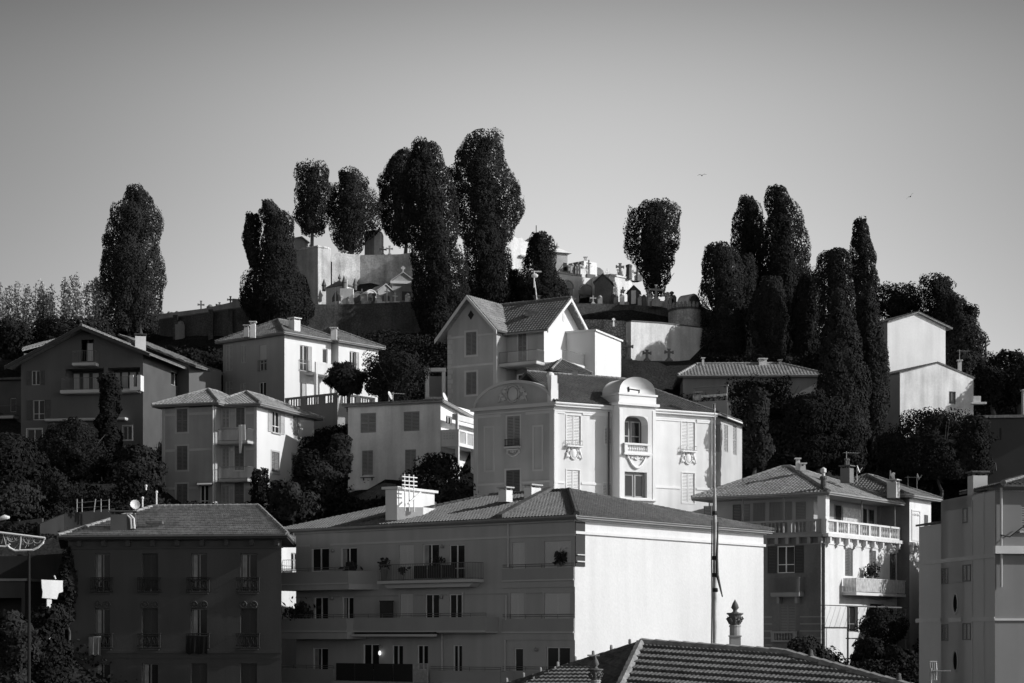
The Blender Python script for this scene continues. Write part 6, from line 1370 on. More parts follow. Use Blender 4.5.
    for u0, u1, mt_ in ((704, 711, 'a'), (733, 741, 'b'), (742, 750, 'a'), (752, 765, 'c'), (768, 792, 'c'), (796, 806, 'a')):
        s_1, s_0 = Lt.s(u0), Lt.s(u1); s_0, s_1 = min(s_0, s_1), max(s_0, s_1); m = M()
        if mt_ == 'c': 
            k = int((s_1-s_0)/0.12)
            for i in range(k): Lt.box(m, s_0+0.12*i, s_0+0.12*i+0.1, z1+0.1, zt-0.3, 0.01, 0.05)
        else: b.shutter_mesh(m, Lt, s_0, s_1, z1+0.1, zt-0.35, 0.01)
        b.part('top_floor_shutter', m, mat('top_shutter', 0.17, 0.7, 0.1) if mt_ != 'b' else sh)
    # corner pier, posts
    pp = b.W(0, 0, 0)[:2]; q = b.a*0.62; r_ = b.b*0.62
    m = M(); c = pp-b.a*0.1-b.b*0.1; m.plan([c, c+q, c+q+r_, c+r_], zb, Z(490, 132)); b.part('corner_pier', m, tr)
    c2 = c+q/2+r_/2; m = M(); zc = Z(490, 132)
    m.lathe((c2[0], c2[1], zc), [(0.28, 0), (0.3, 0.1), (0.22, 0.12), (0.2, 0.75), (0.26, 0.8), (0.26, 0.95), (0.15, 1.0)], 10); b.part('chimney_pot', m, tileC); m = M(); m.lathe((c2[0], c2[1], zc+1.0), [(0.1, 0), (0.12, 0.2), (0.2, 0.25), (0.2, 0.5), (0.03, 0.6)], 8); b.part('chimney_cowl', m, whitewash)
    for k, s_ in enumerate((0.2, b.Lb*0.33, b.Lb*0.66)):
        if k: p = L.p2(s_, -0.05); m = M(); m.tube([(p[0], p[1], zb), (p[0], p[1], zt+0.1)], 0.08, 6); b.part('iron_post', m, mat('post_grey', 0.2))
    for s_ in (b.La*0.5, b.La-0.3): p = R.p2(s_, -0.05); m = M(); m.tube([(p[0], p[1], zb+h), (p[0], p[1], zt+0.1)], 0.05, 6); b.part('iron_post', m, mat('post_grey', 0.2))
    # roof
    rf, E, R1, R2 = b.hip(b.C, b.a, b.b, b.La, b.Lb, zt+0.1, Z(467, 139.5), (5.5, 6.0), (5.5, b.Lb*0.55), mat('balcony_house_tile', 0.24, 0.9, 0.25, 0.9, fine=0.4), over=0.55, pitch=0.28, amp=0.05)
    m = M(); Cw = Fp.p2(s0-1.5); hz = zp+0.1
    b.hip(Cw, b.a, b.b, s1-s0+2, 8, hz, hz+1.8, (2.8, 4), (4, 4), tileB, over=0.5, pitch=0.28, amp=0.05)
    ST = mat('chimney_render', 0.5)
    b.chimney(*P2(797.8, 137), Z(470, 137), Z(461, 137), 0.28, whitewash); b.chimney(*P2(802.5, 137), Z(471, 137), Z(466, 137), 0.4, whitewash); b.chimney(*P2(847, 137), Z(483, 137), Z(468.5, 137), 0.72, mat('brown_chimney', 0.15), tileC, b.th, pots=2); b.chimney(*P2(893.5, 140), Z(498, 140), Z(482.5, 140), 0.72, ST, None, b.th, pots=1)
    for u, v, D_ in ((857, 477, 138), (890, 482, 140), (917, 484, 141)): x, y = P2(u, D_); b.dish(x, y, Z(v+5, D_), whitewash, 0.3 if u != 917 else 0.25, 0.9)
    x, y = P2(846.5, 137); b.antenna(x, y, Z(468, 137), 1.2, steel); x, y = P2(908, 141); b.antenna(x, y, Z(488, 141), 0.9, steel, 0.1)
    # balconies
    n = 1.1; Fo = R.off(n); q0, q1 = Fo.s(851), Fo.s(907); z = Fo.z(880, 595); m = M(); z = Fo.z(880, 596); R.box(m, R.s(842), q1-0.2, z, z+0.2, 0.003, n); b.part('balcony_slab', m, tr)
    m = M(); s_0, s_1 = R.s(842), q1-0.2; R.box(m, s_0, s_1, z+1.15, z+1.22, n-0.06, n); 
    for i in range(int((s_1-s_0)/0.1)): x = s_0+0.1*i; R.box(m, x, x+0.075, z+0.25, z+1.15, n-0.04, n-0.02)
    for i in range(9): R.box(m, s_0, s_0+0.04, z+0.25, z+1.2, 0.1+0.11*i, 0.18+0.11*i)
    b.part('balcony_screen', m, mat('cane_screen', 0.5, 0.9, 0.25, 4))
    n = 0.85; Fo = L.off(n); q0, q1 = sorted((Fo.s(770.5), Fo.s(799))); z = Fo.z(785, 592.5); b.slab(L, q0, q1, z, 0.25, n, trl); b.railing(L, q0, q1, z, 1.05, n-0.04, mat('balcony_rail_pale', 0.16), gap=0.09, r=0.018)
    m = M()
    for x in (q0+0.3, q1-0.5): L.box(m, x, x+0.2, z-0.75, z-0.301, 0.003, 0.5)
    b.part('console', m, trl)
    q0, q1 = sorted((L.s(772), L.s(798))); z = L.z(785, 642); b.balustrade(L, q0, q1, z, 0.75, 0.1, trl, gap=0.22, piers=4)
    for v in (617, 624, 631, 638, 645, 652): z = L.z(770, v); b.trim(L, 0, L.s(800), z-0.04, z+0.04, 0.02, trl); b.trim(L, L.s(772), b.Lb, z-0.04, z+0.04, 0.02, trl)
    b.pipe(L, 0.25, b.z0, z1-0.2, mat('pale_pipe', 0.6), 0.1, 0.04)
    # pergola below
    f = R.off(2.6); m = M(); z = f.z(880, 607)
    for u in (848, 868, 888, 906): s_ = f.s(u); m.tube([f.pt(s_, z, 0), f.pt(s_, b.z0+1, 0)], 0.05, 6)
    m.tube([f.pt(f.s(846), z, 0), f.pt(f.s(908), z, 0)], 0.05, 5); m.tube([f.pt(f.s(846), z-2.2, 0), f.pt(f.s(908), z-2.2, 0)], 0.04, 5)
    for i in range(14): s_ = f.s(846)+(f.s(908)-f.s(846))*i/13; m.tube([f.pt(s_, z, 0), f.pt(s_, z+0.1, -2.4)], 0.025, 4)
    b.part('pergola', m, mat('pergola_grey', 0.12))
    p = R.off(0.6).p2(R.s(863)); zf = R.off(0.6).z(864, 575.5)
    rt = empty('balcony_plant', (p[0], p[1], zf-0.7), 'dark round pot plant on the sunlit balcony of the balustraded house', 'plant'); rg = np.random.RandomState(5); q = p[0], p[1], zf+0.3
    P = np.array(q)+rg.normal(0, 0.26, (200, 3)); V, Qd = leaves_mesh(P, rg.normal(0, 1, (200, 3)), 0.15, 1.4, rg); build_arr('leaves', V, Qd, leafmat('balcony_leaves', 0.05), rt, rt); m = M(); m.lathe((p[0], p[1], zf-0.7), [(0.18, 0), (0.25, 0.6), (0.27, 0.7), (0.2, 0.7)], 10); m.build('pot', MATS['finial_stone'], rt, rt)
balcony_house()
# =================================================================== hilltop cemetery
wallD = masonry('dark_wall_stone', 0.10, 3.2, 0.72); wallL = mat('cemetery_whitewash', 0.72, 0.95, 0.12, 0.5, 0.25, 0.2, fine=0.08); tomb = mat('tomb_stone', 0.45, 0.9, 0.15, 0.8, 0.3, 0.2, fine=0.1); tombD = mat('tomb_stone_dark', 0.16, 0.9, 0.2, 0.8, 0.3, 0.2, fine=0.15); tombW = mat('tomb_white', 0.78, 0.9, 0.08, 0.8, 0.2, 0.1, fine=0.05)
def wall_strip(name, label, pts, v_bot, th, mt, cop=None, group=None, wob=0.06):
    """free-standing wall: pts = (u, v_top, D)"""
    b = Bld(name, label, 'wall', (K(pts[0][0])*pts[0][2], pts[0][2], Z(v_bot, pts[0][2])), group); rng = np.random.RandomState(int(abs(pts[0][0])))
    m = M(); mc = M()
    for i in range(len(pts)-1):
        (u0, v0, D0), (u1, v1, D1) = pts[i], pts[i+1]; n = max(1, int(abs(u1-u0)/8))
        for k in range(n):
            a0, a1 = k/n, (k+1)/n; q = []
            for t in (a0, a1): u, v, D = u0+(u1-u0)*t, v0+(v1-v0)*t, D0+(D1-D0)*t; q.append((P2(u, D), Z(v, D), Z(v_bot, D)))
            d = q[1][0]-q[0][0]; nn = np.array([-d[1], d[0]]); nn /= np.linalg.norm(nn)
            P = [np.append(q[0][0], q[0][2]), np.append(q[1][0], q[1][2]), np.append(q[1][0]+nn*th, q[1][2]), np.append(q[0][0]+nn*th, q[0][2]), np.append(q[0][0], q[0][1]), np.append(q[1][0], q[1][1]), np.append(q[1][0]+nn*th, q[1][1]), np.append(q[0][0]+nn*th, q[0][1])]
            m.hexa(P)
            if cop: 
                e = nn*0.07; h = rng.uniform(0.12, 0.12+wob); z0, z1 = q[0][1]+0.002, q[1][1]+0.002; A, B_ = q[0][0]-e, q[1][0]-e; C_, D_ = q[1][0]+nn*(th)+e, q[0][0]+nn*(th)+e
                mc.hexa([np.append(A, z0), np.append(B_, z1), np.append(C_, z1), np.append(D_, z0), np.append(A, z0+h), np.append(B_, z1+h), np.append(C_, z1+h), np.append(D_, z0+h)])
    w_ = b.part('masonry', m, mt)
    if cop: b.part('coping', mc, cop, w_)
    return b
def cross(u, vt, vb, D, label, mt=tombD, w_=None, ped=0.3, th=0.14, flare=True, rot=0.3, cat='cross', group='crosses of the hilltop cemetery', name='stone_cross'):
    zt, zb = Z(vt, D), Z(vb, D); H = zt-zb; x, y = P2(u, D); rt = empty(name, (x, y, zb-0.4), label, cat, group); c, s_ = math.cos(rot), math.sin(rot); w_ = w_ or H*0.3
    hp = H*ped; m = M()
    def bx(x0, x1, z0, z1, t=th/2, mm=None):
        mm = mm or m; P = [(x+c*px-s_*py, y+s_*px+c*py, pz) for pz in (z0, z1) for px, py in ((x0, -t), (x1, -t), (x1, t), (x0, t))]; mm.hexa(P)
    bx(-th/2, th/2, zb+hp, zt); zc = zb+hp+(H-hp)*0.62; bx(-w_, w_, zc-th/2, zc+th/2, th*0.48)
    if flare:
        for sx_ in (-1, 1): bx(sx_*w_-0.04, sx_*w_+0.04, zc-th*0.8, zc+th*0.8, th*0.46)
        bx(-th*0.8, th*0.8, zt-0.05, zt+0.03, th*0.46)
    m.build('cross_arms', mt, rt, rt); m = M(); bx(-w_*0.75, w_*0.75, zb-0.4, zb+hp*0.35, w_*0.5, m); bx(-w_*0.5, w_*0.5, zb+hp*0.35, zb+hp*0.7, w_*0.35, m); bx(-w_*0.3, w_*0.3, zb+hp*0.7, zb+hp, w_*0.25, m); m.build('pedestal', mt, rt, rt)
# -- walls
wall_strip('cemetery_wall', 'long dark buttressed wall climbing to the right below three small crosses', [(140, 323, 205), (204, 314, 201), (231, 310, 199), (280, 303, 196)], 375, 1.2, wallD, mat('old_coping', 0.12))
b = wall_strip('cemetery_upper_wall', 'plain grey upper band of wall just above the long buttressed wall', [(140, 316.5, 206.5), (204, 308.5, 202.5), (228, 303, 200.8), (232, 302, 200.5), (232.5, 298.5, 200.4), (280, 302, 197.5)], 345, 0.8, mat('cement_wall', 0.32, 0.95, 0.15, 0.4, 0.3, 0.2, fine=0.1))
m = M()
for u in (176, 211.5, 231): p = P3(u, 310, 204.8-(u-140)*0.063); m.box(p[0]-0.25, p[0]+0.25, p[1]-0.5, p[1]+1.2, p[2]-6, p[2]-0.6+ (0.6 if u > 200 else 0))
b.part('buttress', m, wallD); m = M(); p = P3(180.5, 325, 202.3); m.box(p[0]-0.5, p[0]+0.5, p[1]-0.45, p[1]+1.5, p[2]-2.2, p[2]); m.ell((p[0], p[1]+0.2, p[2]), [(0.5, 0, 0), (0, 0.6, 0), (0, 0, 0.5)]); b.part('bricked_niche', m, MATS['cement_wall'])
for i, (u, vt, vb, lab) in enumerate(((158.5, 309, 316, 'squat cross at the low left end of the long cemetery wall'), (201, 301, 311, 'leftmost tall cross on the long cemetery wall'), (219.5, 302.5, 309, 'smallest cross on the long cemetery wall, in the middle'), (230.5, 296.5, 305, 'cross at the upper right end of the long cemetery wall'))):
    cross(u, vt, vb+1.5, 207-(u-140)*0.062, lab, tombD, w_=0.32 if i != 2 else 0.36, ped=0.15)
for k, (u, v) in enumerate(((155, 313), (162, 313), (169, 313), (172, 313.5), (177, 312.5), (210, 306))):
    D = 207.5-(u-140)*0.062; p = P3(u, v, D); m = M(); m.lathe((p[0], p[1], p[2]-1.2), [(0.35, 0), (0.35, 1.0), (0.2+0.04*k, 1.1), (0.12, 1.35)], 8); single('grave_stone', m, tombD, 'small dark grave marker peeping over the long cemetery wall', 'grave marker', 'grave markers peeping over the wall')
# -- retaining wall under the left graves and the big bastion
wall_strip('terrace_retaining_wall', 'dark stone retaining wall under the graves left of the tall cypresses', [(292, 304.5, 199), (360, 304, 200), (412, 301.5, 200), (440, 301, 199)], 350, 1.5, wallD, None)
def bastion():
    b = Bld('bastion', 'big grey bastion wall with a rounded sunlit left end behind the graves', 'wall', (K(360)*210, 210, Z(310, 210))); st = mat('bastion_render', 0.62, 0.95, 0.4, 0.5, 0.45, 0.6, 3, fine=0.2)
    zt, zb = Z(256, 210), Z(318, 210)
    c0, c1 = P2(332, 208), P2(424, 206.5); cc = [tuple(c0), tuple(P2(360, 209.5)), tuple(P2(400, 209.0)), tuple(P2(412, 208)), tuple(c1), tuple(c1+np.array([3, 14])), tuple(c0+np.array([0, 14]))]
    m = M(); m.plan(cc[:3]+[tuple(P2(413, 208)), tuple(P2(413, 208)+np.array([2, 14])), cc[-1]], zb, zt)
    f = face_pq(P2(413, 208), c1, P2(415, 215)); s_ = f.s(424); f.poly(m, [(0, zb), (s_, zb), (s_, Z(266, 207)), (s_*0.45, Z(258.5, 207)), (0, zt)], -8, 0); b.part('long_wall', m, st)
    # tower: rounded end
    r = 1.9; tcx, tcy = P2(313, 208); ztt = Z(253.5, 208); m = M(); pts = []
    e = P2(331.5, 206.2)
    pts = [tuple(P2(296, 207)), tuple(P2(318, 204.5))]
    c = P2(320, 206.4)
    for q in np.linspace(-1.3, 0.35, 9): pts.append((c[0]+1.15*math.cos(q), c[1]+1.6*math.sin(q)))
    pts += [tuple(P2(331.5, 216)), tuple(P2(296, 216))]
    m.plan(pts, zb, ztt); b.part('rounded_tower', m, mat('bastion_stucco', 0.5, 0.95, 0.25, 0.6, 0.3, 0.3, fine=0.12)); m = M(); m.plan([(x*1.0, y-0.1) for x, y in pts], ztt+0.002, ztt+0.18); b.part('coping', m, st)
bastion()
# -- graves in front of the bastion
def gothic_chapel():
    D = 203; b = Bld('gothic_chapel', 'small gothic tomb chapel with pointed corner pinnacles before the bastion', 'chapel', (*P2(335, D), Z(306, D))); th = 0.9; C = P2(344, D-1.5); a = np.array([math.cos(th), math.sin(th)]); bb = np.array([-a[1], a[0]]); R = Face(C, a, (a[1], -a[0])); L = Face(C, bb, (-a[0], -a[1])); la, lb = R.s(353), L.s(326); z0, z1 = Z(308, D), Z(288, D)
    m = M(); m.plan([C, C+a*la, C+a*la+bb*lb, C+bb*lb], z0, z1); b.part('wall', m, tombW); m = M(); c = C+a*la/2+bb*lb/2; ap = np.append(c, Z(280.5, D)); E = [np.append(C+a*x+bb*y, z1) for x, y in ((-.15, -.15), (la+.15, -.15), (la+.15, lb+.15), (-.15, lb+.15))]
    m.add([*E, ap], [(0, 1, 4), (1, 2, 4), (2, 3, 4), (3, 0, 4), (3, 2, 1, 0)]); b.part('roof', m, tombD)
    for p in E: m = M(); m.lathe(p-np.array([0, 0, 0.3]), [(0.2, 0), (0.2, 0.5), (0.28, 0.55), (0.02, 1.3)], 8); b.part('pinnacle', m, tombD)
    m = M(); m.lathe(ap-np.array([0, 0, 0.3]), [(0.15, 0), (0.08, 0.4), (0.2, 0.5), (0.02, 0.95)], 8); b.part('pinnacle', m, tombD)
    m = M(); s_ = lb*0.45; L.poly(m, [(s_-0.5, z0), (s_+0.5, z0), (s_+0.5, z0+1.0), (s_, z0+1.7), (s_-0.5, z0+1.0)], 0.003, 0.06); b.part('door', m, tombD)
gothic_chapel()
def barrel_tomb(u0, u1, vt, vb, D, lab, mt, th=0.55, depth=2.2, nm='arched_tomb'):
    b = Bld(nm, lab, 'tomb', (*P2((u0+u1)/2, D), Z(vb, D)-0.3), 'tombs of the hilltop cemetery'); a = np.array([math.cos(th), math.sin(th)]); C = P2(u0, D); R = Face(C, a, (a[1], -a[0])); w_ = R.s(u1); z0, z1 = Z(vb, D)-0.3, Z(vt, D); zs = z1-w_/2*0.9
    m = M(); pts = [(0, z0), (w_, z0)]+[(w_/2+w_/2*math.cos(q), zs+(z1-zs)*math.sin(q)) for q in np.linspace(0, math.pi, 13)]; R.poly(m, pts, -depth, 0); b.part('vault', m, mt)
    m = M(); w2 = w_*0.3; R.poly(m, [(w_/2-w2, z0), (w_/2+w2, z0)]+[(w_/2+w2*math.cos(q), zs+(z1-zs)*0.5*math.sin(q)) for q in np.linspace(0, math.pi, 9)], 0.003, 0.05); b.part('door', m, tombD)
    m = M(); [m.tube([R.pt(w_/2+w_/2*math.cos(q0), zs+(z1-zs)*math.sin(q0), 0.0), R.pt(w_/2+w_/2*math.cos(q1), zs+(z1-zs)*math.sin(q1), 0.0)], 0.09, 5) for q0, q1 in zip(np.linspace(0, math.pi, 12)[:-1], np.linspace(0, math.pi, 12)[1:])]; b.part('arch_moulding', m, mt); return b
def gable_tomb(u0, u1, ve, vp, vb, D, lab, mt, th=0.55, depth=2.4, door=True, roofm=None, cr=False, nm='gabled_tomb'):
    b = Bld(nm, lab, 'tomb', (*P2((u0+u1)/2, D), Z(vb, D)-0.3), 'tombs of the hilltop cemetery'); a = np.array([math.cos(th), math.sin(th)]); C = P2(u0, D); R = Face(C, a, (a[1], -a[0])); w_ = R.s(u1); z0, z1, zp = Z(vb, D)-0.3, Z(ve, D), Z(vp, D)
    m = M(); R.poly(m, [(0, z0), (w_, z0), (w_, z1), (w_/2, zp), (0, z1)], -depth, 0); b.part('wall', m, mt)
    m = M(); o = 0.14; h = 0.13
    R.poly(m, [(-o, z1-0.02), (w_/2, zp+0.02), (w_/2, zp+0.02+h), (-o, z1-0.02+h)], -depth-o, o); R.poly(m, [(w_/2+0.001, zp+0.02), (w_+o, z1-0.02), (w_+o, z1-0.02+h), (w_/2+0.001, zp+0.02+h)], -depth-o, o); b.part('roof', m, roofm or mt)
    if door: m = M(); R.box(m, w_*0.3, w_*0.7, z0, z0+(z1-z0)*0.75, 0.003, 0.05); b.part('door', m, tombD)
    if cr: p = R.pt(w_/2, zp+0.1, -0.2); m = M(); m.box(p[0]-0.07, p[0]+0.07, p[1]-0.06, p[1]+0.06, p[2], p[2]+0.9); m.box(p[0]-0.28, p[0]+0.28, p[1]-0.05, p[1]+0.05, p[2]+0.5, p[2]+0.64); b.part('roof_cross', m, mt)
    return b
barrel_tomb(353, 364, 291.5, 304, 202.5, 'low arched tomb right of the gothic chapel, the duller of the pair', tombD); barrel_tomb(366, 376.5, 289.5, 304, 202, 'arched tomb with a bright sunlit rim right of the duller arched tomb', tombW)
gable_tomb(378, 393, 291, 284, 304, 203, 'grey gabled tomb between the arched tomb and the classical tomb', tomb, cr=False)
def temple():
    D = 204; b = gable_tomb(392, 414, 281, 272.5, 304, D, 'broad classical tomb with a low pediment before the right end of the bastion', tomb, th=0.2, depth=3, nm='classical_tomb', door=False)
    R = Face(P2(392, D), (math.cos(.2), math.sin(.2)), (math.sin(.2), -math.cos(.2))); w_ = R.s(414); m = M(); R.box(m, -0.2, w_+0.2, Z(283.5, D), Z(281, D), 0.003, 0.2); b.part('cornice', m, tombW); m = M(); R.box(m, w_*0.45, w_*0.85, Z(300, D), Z(291, D), 0.003, 0.03); b.part('door', m, tombD)
    gable_tomb(414, 428, 283, 274, 304, D-1.5, 'steep gabled side tomb right of the classical tomb', tomb, th=-0.1, depth=3, roofm=tombD)
    cross(419.5, 268.5, 275, D+1, 'small lantern cross on the rim at the right end of the bastion', tombD, w_=0.25)
    cross(403, 266.5, 273, D+1.5, 'tiny pale cross on top of the classical tomb', tomb, w_=0.2)
    m = M(); p = P3(345, 289, 201.5); m.box(p[0]-0.5, p[0]+0.9, p[1]-0.4, p[1]+0.4, p[2]-2, p[2]); m.box(p[0]-0.1, p[0]+0.25, p[1]-0.2, p[1]+0.2, p[2], p[2]+1.0); single('white_monument', m, tombW, 'bright white stepped monument beside the gothic chapel', 'monument')
temple()
for k, (u, v, D) in enumerate(((341, 302, 201), (348, 303, 201), (385, 300, 201.5), (391, 301, 201), (432, 300, 201))):
    m = M(); p = P3(u, v, D); m.lathe((p[0], p[1], p[2]-0.7), [(0.3, 0), (0.3, 0.5), (0.16, 0.6), (0.14, 1.1), (0.2, 1.15), (0.02, 1.4)], 8); single('grave_stone', m, tomb, 'small grave pillar on the edge of the terrace below the bastion', 'grave marker', 'grave pillars on the terrace edge')
# -- structures behind the upper cypresses
m = M(); b = Bld('tomb_tower', 'round-cornered pale tower standing above the bastion between the cypresses', 'tower', (*P2(374, 214), Z(262, 214))); c = P2(374, 214); w_ = 1.05
m.plan([(c[0]-w_, c[1]-0.2), (c[0]+0.1, c[1]-w_)]+[(c[0]+0.5+0.5*math.cos(q), c[1]-0.5+0.5*math.sin(q)) for q in np.linspace(-1.4, 0.2, 6)]+[(c[0]+1.0, c[1]+w_), (c[0]-w_, c[1]+w_)], Z(262, 214), Z(234, 214)); b.part('wall', m, tomb); m = M(); m.lathe((c[0], c[1], Z(234, 214)), [(0.95, 0), (0.9, 0.2), (0.45, 0.35), (0.05, 0.5)], 12); b.part('dome', m, tombD)
b = gable_tomb(294, 308, 240, 236, 262, 212, 'grey block-like tomb house showing between the leftmost hilltop cypresses', tomb, th=0.9, depth=4, door=False); 
for k, (u, vt, vb, mt_, lab) in enumerate(((342, 249, 256, tombW, 'white cross just left of the pale tower above the bastion'), (389.5, 246, 256, tombW, 'thin white post-like cross right of the pale tower'), (383, 247, 256, tombD, 'dark cross right beside the pale tower'), (412, 245, 256, tomb, 'grey cross at the right end of the bastion top'), (310, 245, 254, tombW, 'white cross above the rounded tower of the bastion'), (305, 247, 254, tomb, 'grey cross at the left of the rounded bastion tower'))): cross(u, vt, vb, 211, lab, mt_, w_=0.35)
# -- right hand group
wall_strip('cemetery_terrace_wall', 'dark retaining wall under the right-hand tombs and the tree with a bare trunk', [(520, 303, 196), (600, 303.5, 197.5), (655, 306, 198), (690, 312, 198)], 345, 1.5, wallD, None)
def ruin():
    D = 212; b = Bld('old_chapel_ruin', 'weathered roofless white chapel walls between the two right central cypresses', 'ruin', (*P2(517, D), Z(285, D))); f = face_pq(P2(505, D), P2(505, D)+np.array([2, 1.7]), P2(515, D+8)); s_ = f.s
    z = lambda v: Z(v, D+1); m = M(); f.poly(m, [(s_(505), z(290)), (s_(532), z(290)), (s_(532), z(240)), (s_(524), z(239.5)), (s_(522), z(236.5)), (s_(518), z(238)), (s_(511), z(236)), (s_(510), z(232)), (s_(508), z(231.5)), (s_(505), z(234))], -2.0, 0); b.part('wall', m, wallL)
    m = M(); f.box(m, s_(519), s_(526), z(256), z(254.5), 0.003, 0.4); b.part('ledge', m, tomb); 
    f2 = f.off(-1.0); m = M(); m.tube([f2.pt(s_(542), z(245), 0), f2.pt(s_(542), z(219), 0)], 0.05, 5); b.part('lightning_rod', m, iron)
    m = M(); f.poly(m, [(s_(536), z(290)), (s_(549), z(290)), (s_(549), z(232)), (s_(545), z(229)), (s_(541), z(233)), (s_(536), z(236))], -3.0, -1.0); b.part('rear_wall', m, wallL)
ruin()
def turret():
    D = 209; b = Bld('turret_tomb', 'pale square turret with a flat pointed roof right of the conical cypress', 'turret', (*P2(561, D), Z(290, D))); R = face_pq(P2(556, D), P2(556, D)+np.array([1, .45]), P2(558, D+8)); a_, b2 = R.s(553), R.s(567.5)
    z0, z1 = Z(290, D), Z(252.5, D); m = M(); R.box(m, a_, b2, z0, z1, -1.6, 0); b.part('wall', m, tomb); b.trim(R, a_-0.1, b2+0.1, Z(276, D), Z(274.5, D), 0.2, tombW, 'cornice')
    m = M(); P = [R.pt(a_-0.3, z1, 0.3), R.pt(b2+0.4, z1, 0.3), R.pt(b2+0.4, z1, -1.9), R.pt(a_-0.3, z1, -1.9)]; q = [p*0.25+(R.pt((a_+b2)/2, z1, -0.8))*0.75+np.array([0, 0, 0.55]) for p in P]
    m.add([*P, *q], [(3, 2, 1, 0), (0, 1, 5, 4), (1, 2, 6, 5), (2, 3, 7, 6), (3, 0, 4, 7), (4, 5, 6, 7)]); rf = b.part('roof', m, tombW); c = R.pt((a_+b2)/2, z1+0.5, -0.8); m = M(); m.lathe(c, [(0.25, 0), (0.2, 0.2), (0.3, 0.3), (0.1, 0.5), (0.02, 0.8)], 8); b.part('finial', m, tomb, rf)
    m = M(); R.box(m, b2-0.5, b2-0.1, Z(270, D), Z(262, D), 0.003, 0.03); b.part('window', m, iron)
turret()
def arch_wall():
    D = 202; b = Bld('arcaded_wall', 'white cemetery wall with two round arches right of the conical cypress', 'wall', (*P2(580, D), Z(306, D))); f = face_pq(P2(557, D), P2(557, D)+np.array([1, 0.8]), P2(570, D+9)); s_ = f.s; z = lambda v: Z(v, D+1)
    m = M(); z0 = z(306); zt = z(275)
    a0, a1, c0, c1 = s_(579), s_(594), s_(562), s_(573)
    def arch_top(x0, x1, zs, ztp, x_l, x_r):
        c, r = (x0+x1)/2, (x1-x0)/2; f.poly(m, [(x_l, zs), (x0, zs)]+[(c-r*math.cos(q), zs+r*math.sin(q)) for q in np.linspace(0.1, math.pi-0.1, 12)]+[(x1, zs), (x_r, zs), (x_r, ztp), (x_l, ztp)], -0.8, 0)
    f.box(m, s_(556), c0, z0, zt, -0.8, 0); f.box(m, c1, a0, z0, zt, -0.8, 0); f.box(m, a1, s_(602), z0, zt, -0.8, 0)
    arch_top(c0, c1, z(288), zt, c0+0.001, c1-0.001); arch_top(a0, a1, z(292), zt, a0+0.001, a1-0.001); b.part('wall', m, tombW)
    for x0, x1, zs in ((c0, c1, z(288)), (a0, a1, z(292))):
        c, r = (x0+x1)/2, (x1-x0)/2+0.05; m = M(); m.tube([f.pt(c-r*math.cos(q), zs+r*math.sin(q), 0.03) for q in np.linspace(0, math.pi, 12)], 0.1, 5); b.part('arch_moulding', m, tomb)
    m = M(); f.box(m, s_(555), s_(574), zt, zt+0.2, -0.9, 0.12); b.part('coping', m, tomb); m = M(); f.box(m, c0, c1, z0, z(292), -0.7, -0.5); f.box(m, a0, a1, z0, z(288), -2.5, -2.3); b.part('arch_infill', m, tombD)
arch_wall()
def box_house():
    D = 209; b = Bld('white_box_tomb', 'bright white cubic tomb house with a long lattice roof behind it', 'tomb', (*P2(592, D), Z(285, D))); f = face_pq(P2(584, D), P2(584, D)+np.array([1, 0.9]), P2(590, D+9)); s_ = f.s; z = lambda v: Z(v, D+.5)
    m = M(); f.box(m, s_(584), s_(597), z(287), z(261.5), -2.5, 0); b.part('wall', m, tombW); m = M(); f.box(m, s_(581), s_(584), z(287), z(262.5), -2.0, -0.5); b.part('side_wall', m, tombD)
    b.chimney(*P2(585.5, D+1), z(262), z(258), 0.3, tombW)
    m = M(); P = [f.pt(s_(597.3), z(272.5), -0.2), f.pt(s_(606), z(272), -0.2), f.pt(s_(614.5), z(263.5), -1.8), f.pt(s_(612.5), z(260.8), -2.0), f.pt(s_(596), z(260.2), -2.0)]; m.prism(P, (0, 0.25, -0.06)); b.part('lattice_roof', m, tombD)
    m = M(); f.box(m, s_(597), s_(604), z(287), z(272.5), -1.5, -0.4); b.part('low_wall', m, tombW)
box_house()
gable_tomb(594.5, 611, 283, 275, 304, 199.5, 'dark steep gabled tomb in the middle of the white tombs', tombD, th=-0.15, depth=2.5, door=False)
b = Bld('white_block_tomb', 'largest bright white block tomb with sloping shoulders right of the dark gabled tomb', 'tomb', (*P2(622, 203), Z(306, 203))); f = face_pq(P2(609, 203), P2(609, 203)+np.array([1, 0.95]), P2(620, 212)); s_ = f.s; m = M(); f.poly(m, [(s_(609), Z(304, 203)), (s_(632), Z(304, 203)), (s_(632), Z(278, 203)), (s_(629), Z(275.5, 203)), (s_(611), Z(274, 203)), (s_(609), Z(277, 203))], -2.5, 0); b.part('wall', m, tombW); m = M(); f.box(m, s_(610), s_(632.5), Z(275.3, 203), Z(274, 203)+0.05, -2.6, 0.1); b.part('cornice', m, tombW)
gable_tomb(628, 639.5, 293, 286.5, 303.5, 199, 'small dark tomb house with a pale door at the foot of the bare trunk tree', tombD, th=-0.1, depth=1.5, door=False)
m = M(); p = P3(633.5, 304, 198.6); m.box(p[0]-0.25, p[0]+0.25, p[1]-0.1, p[1]+0.05, p[2], p[2]+1.4); single('pale_slab', m, tombW, 'narrow pale slab leaning in front of the small dark tomb house', 'slab')
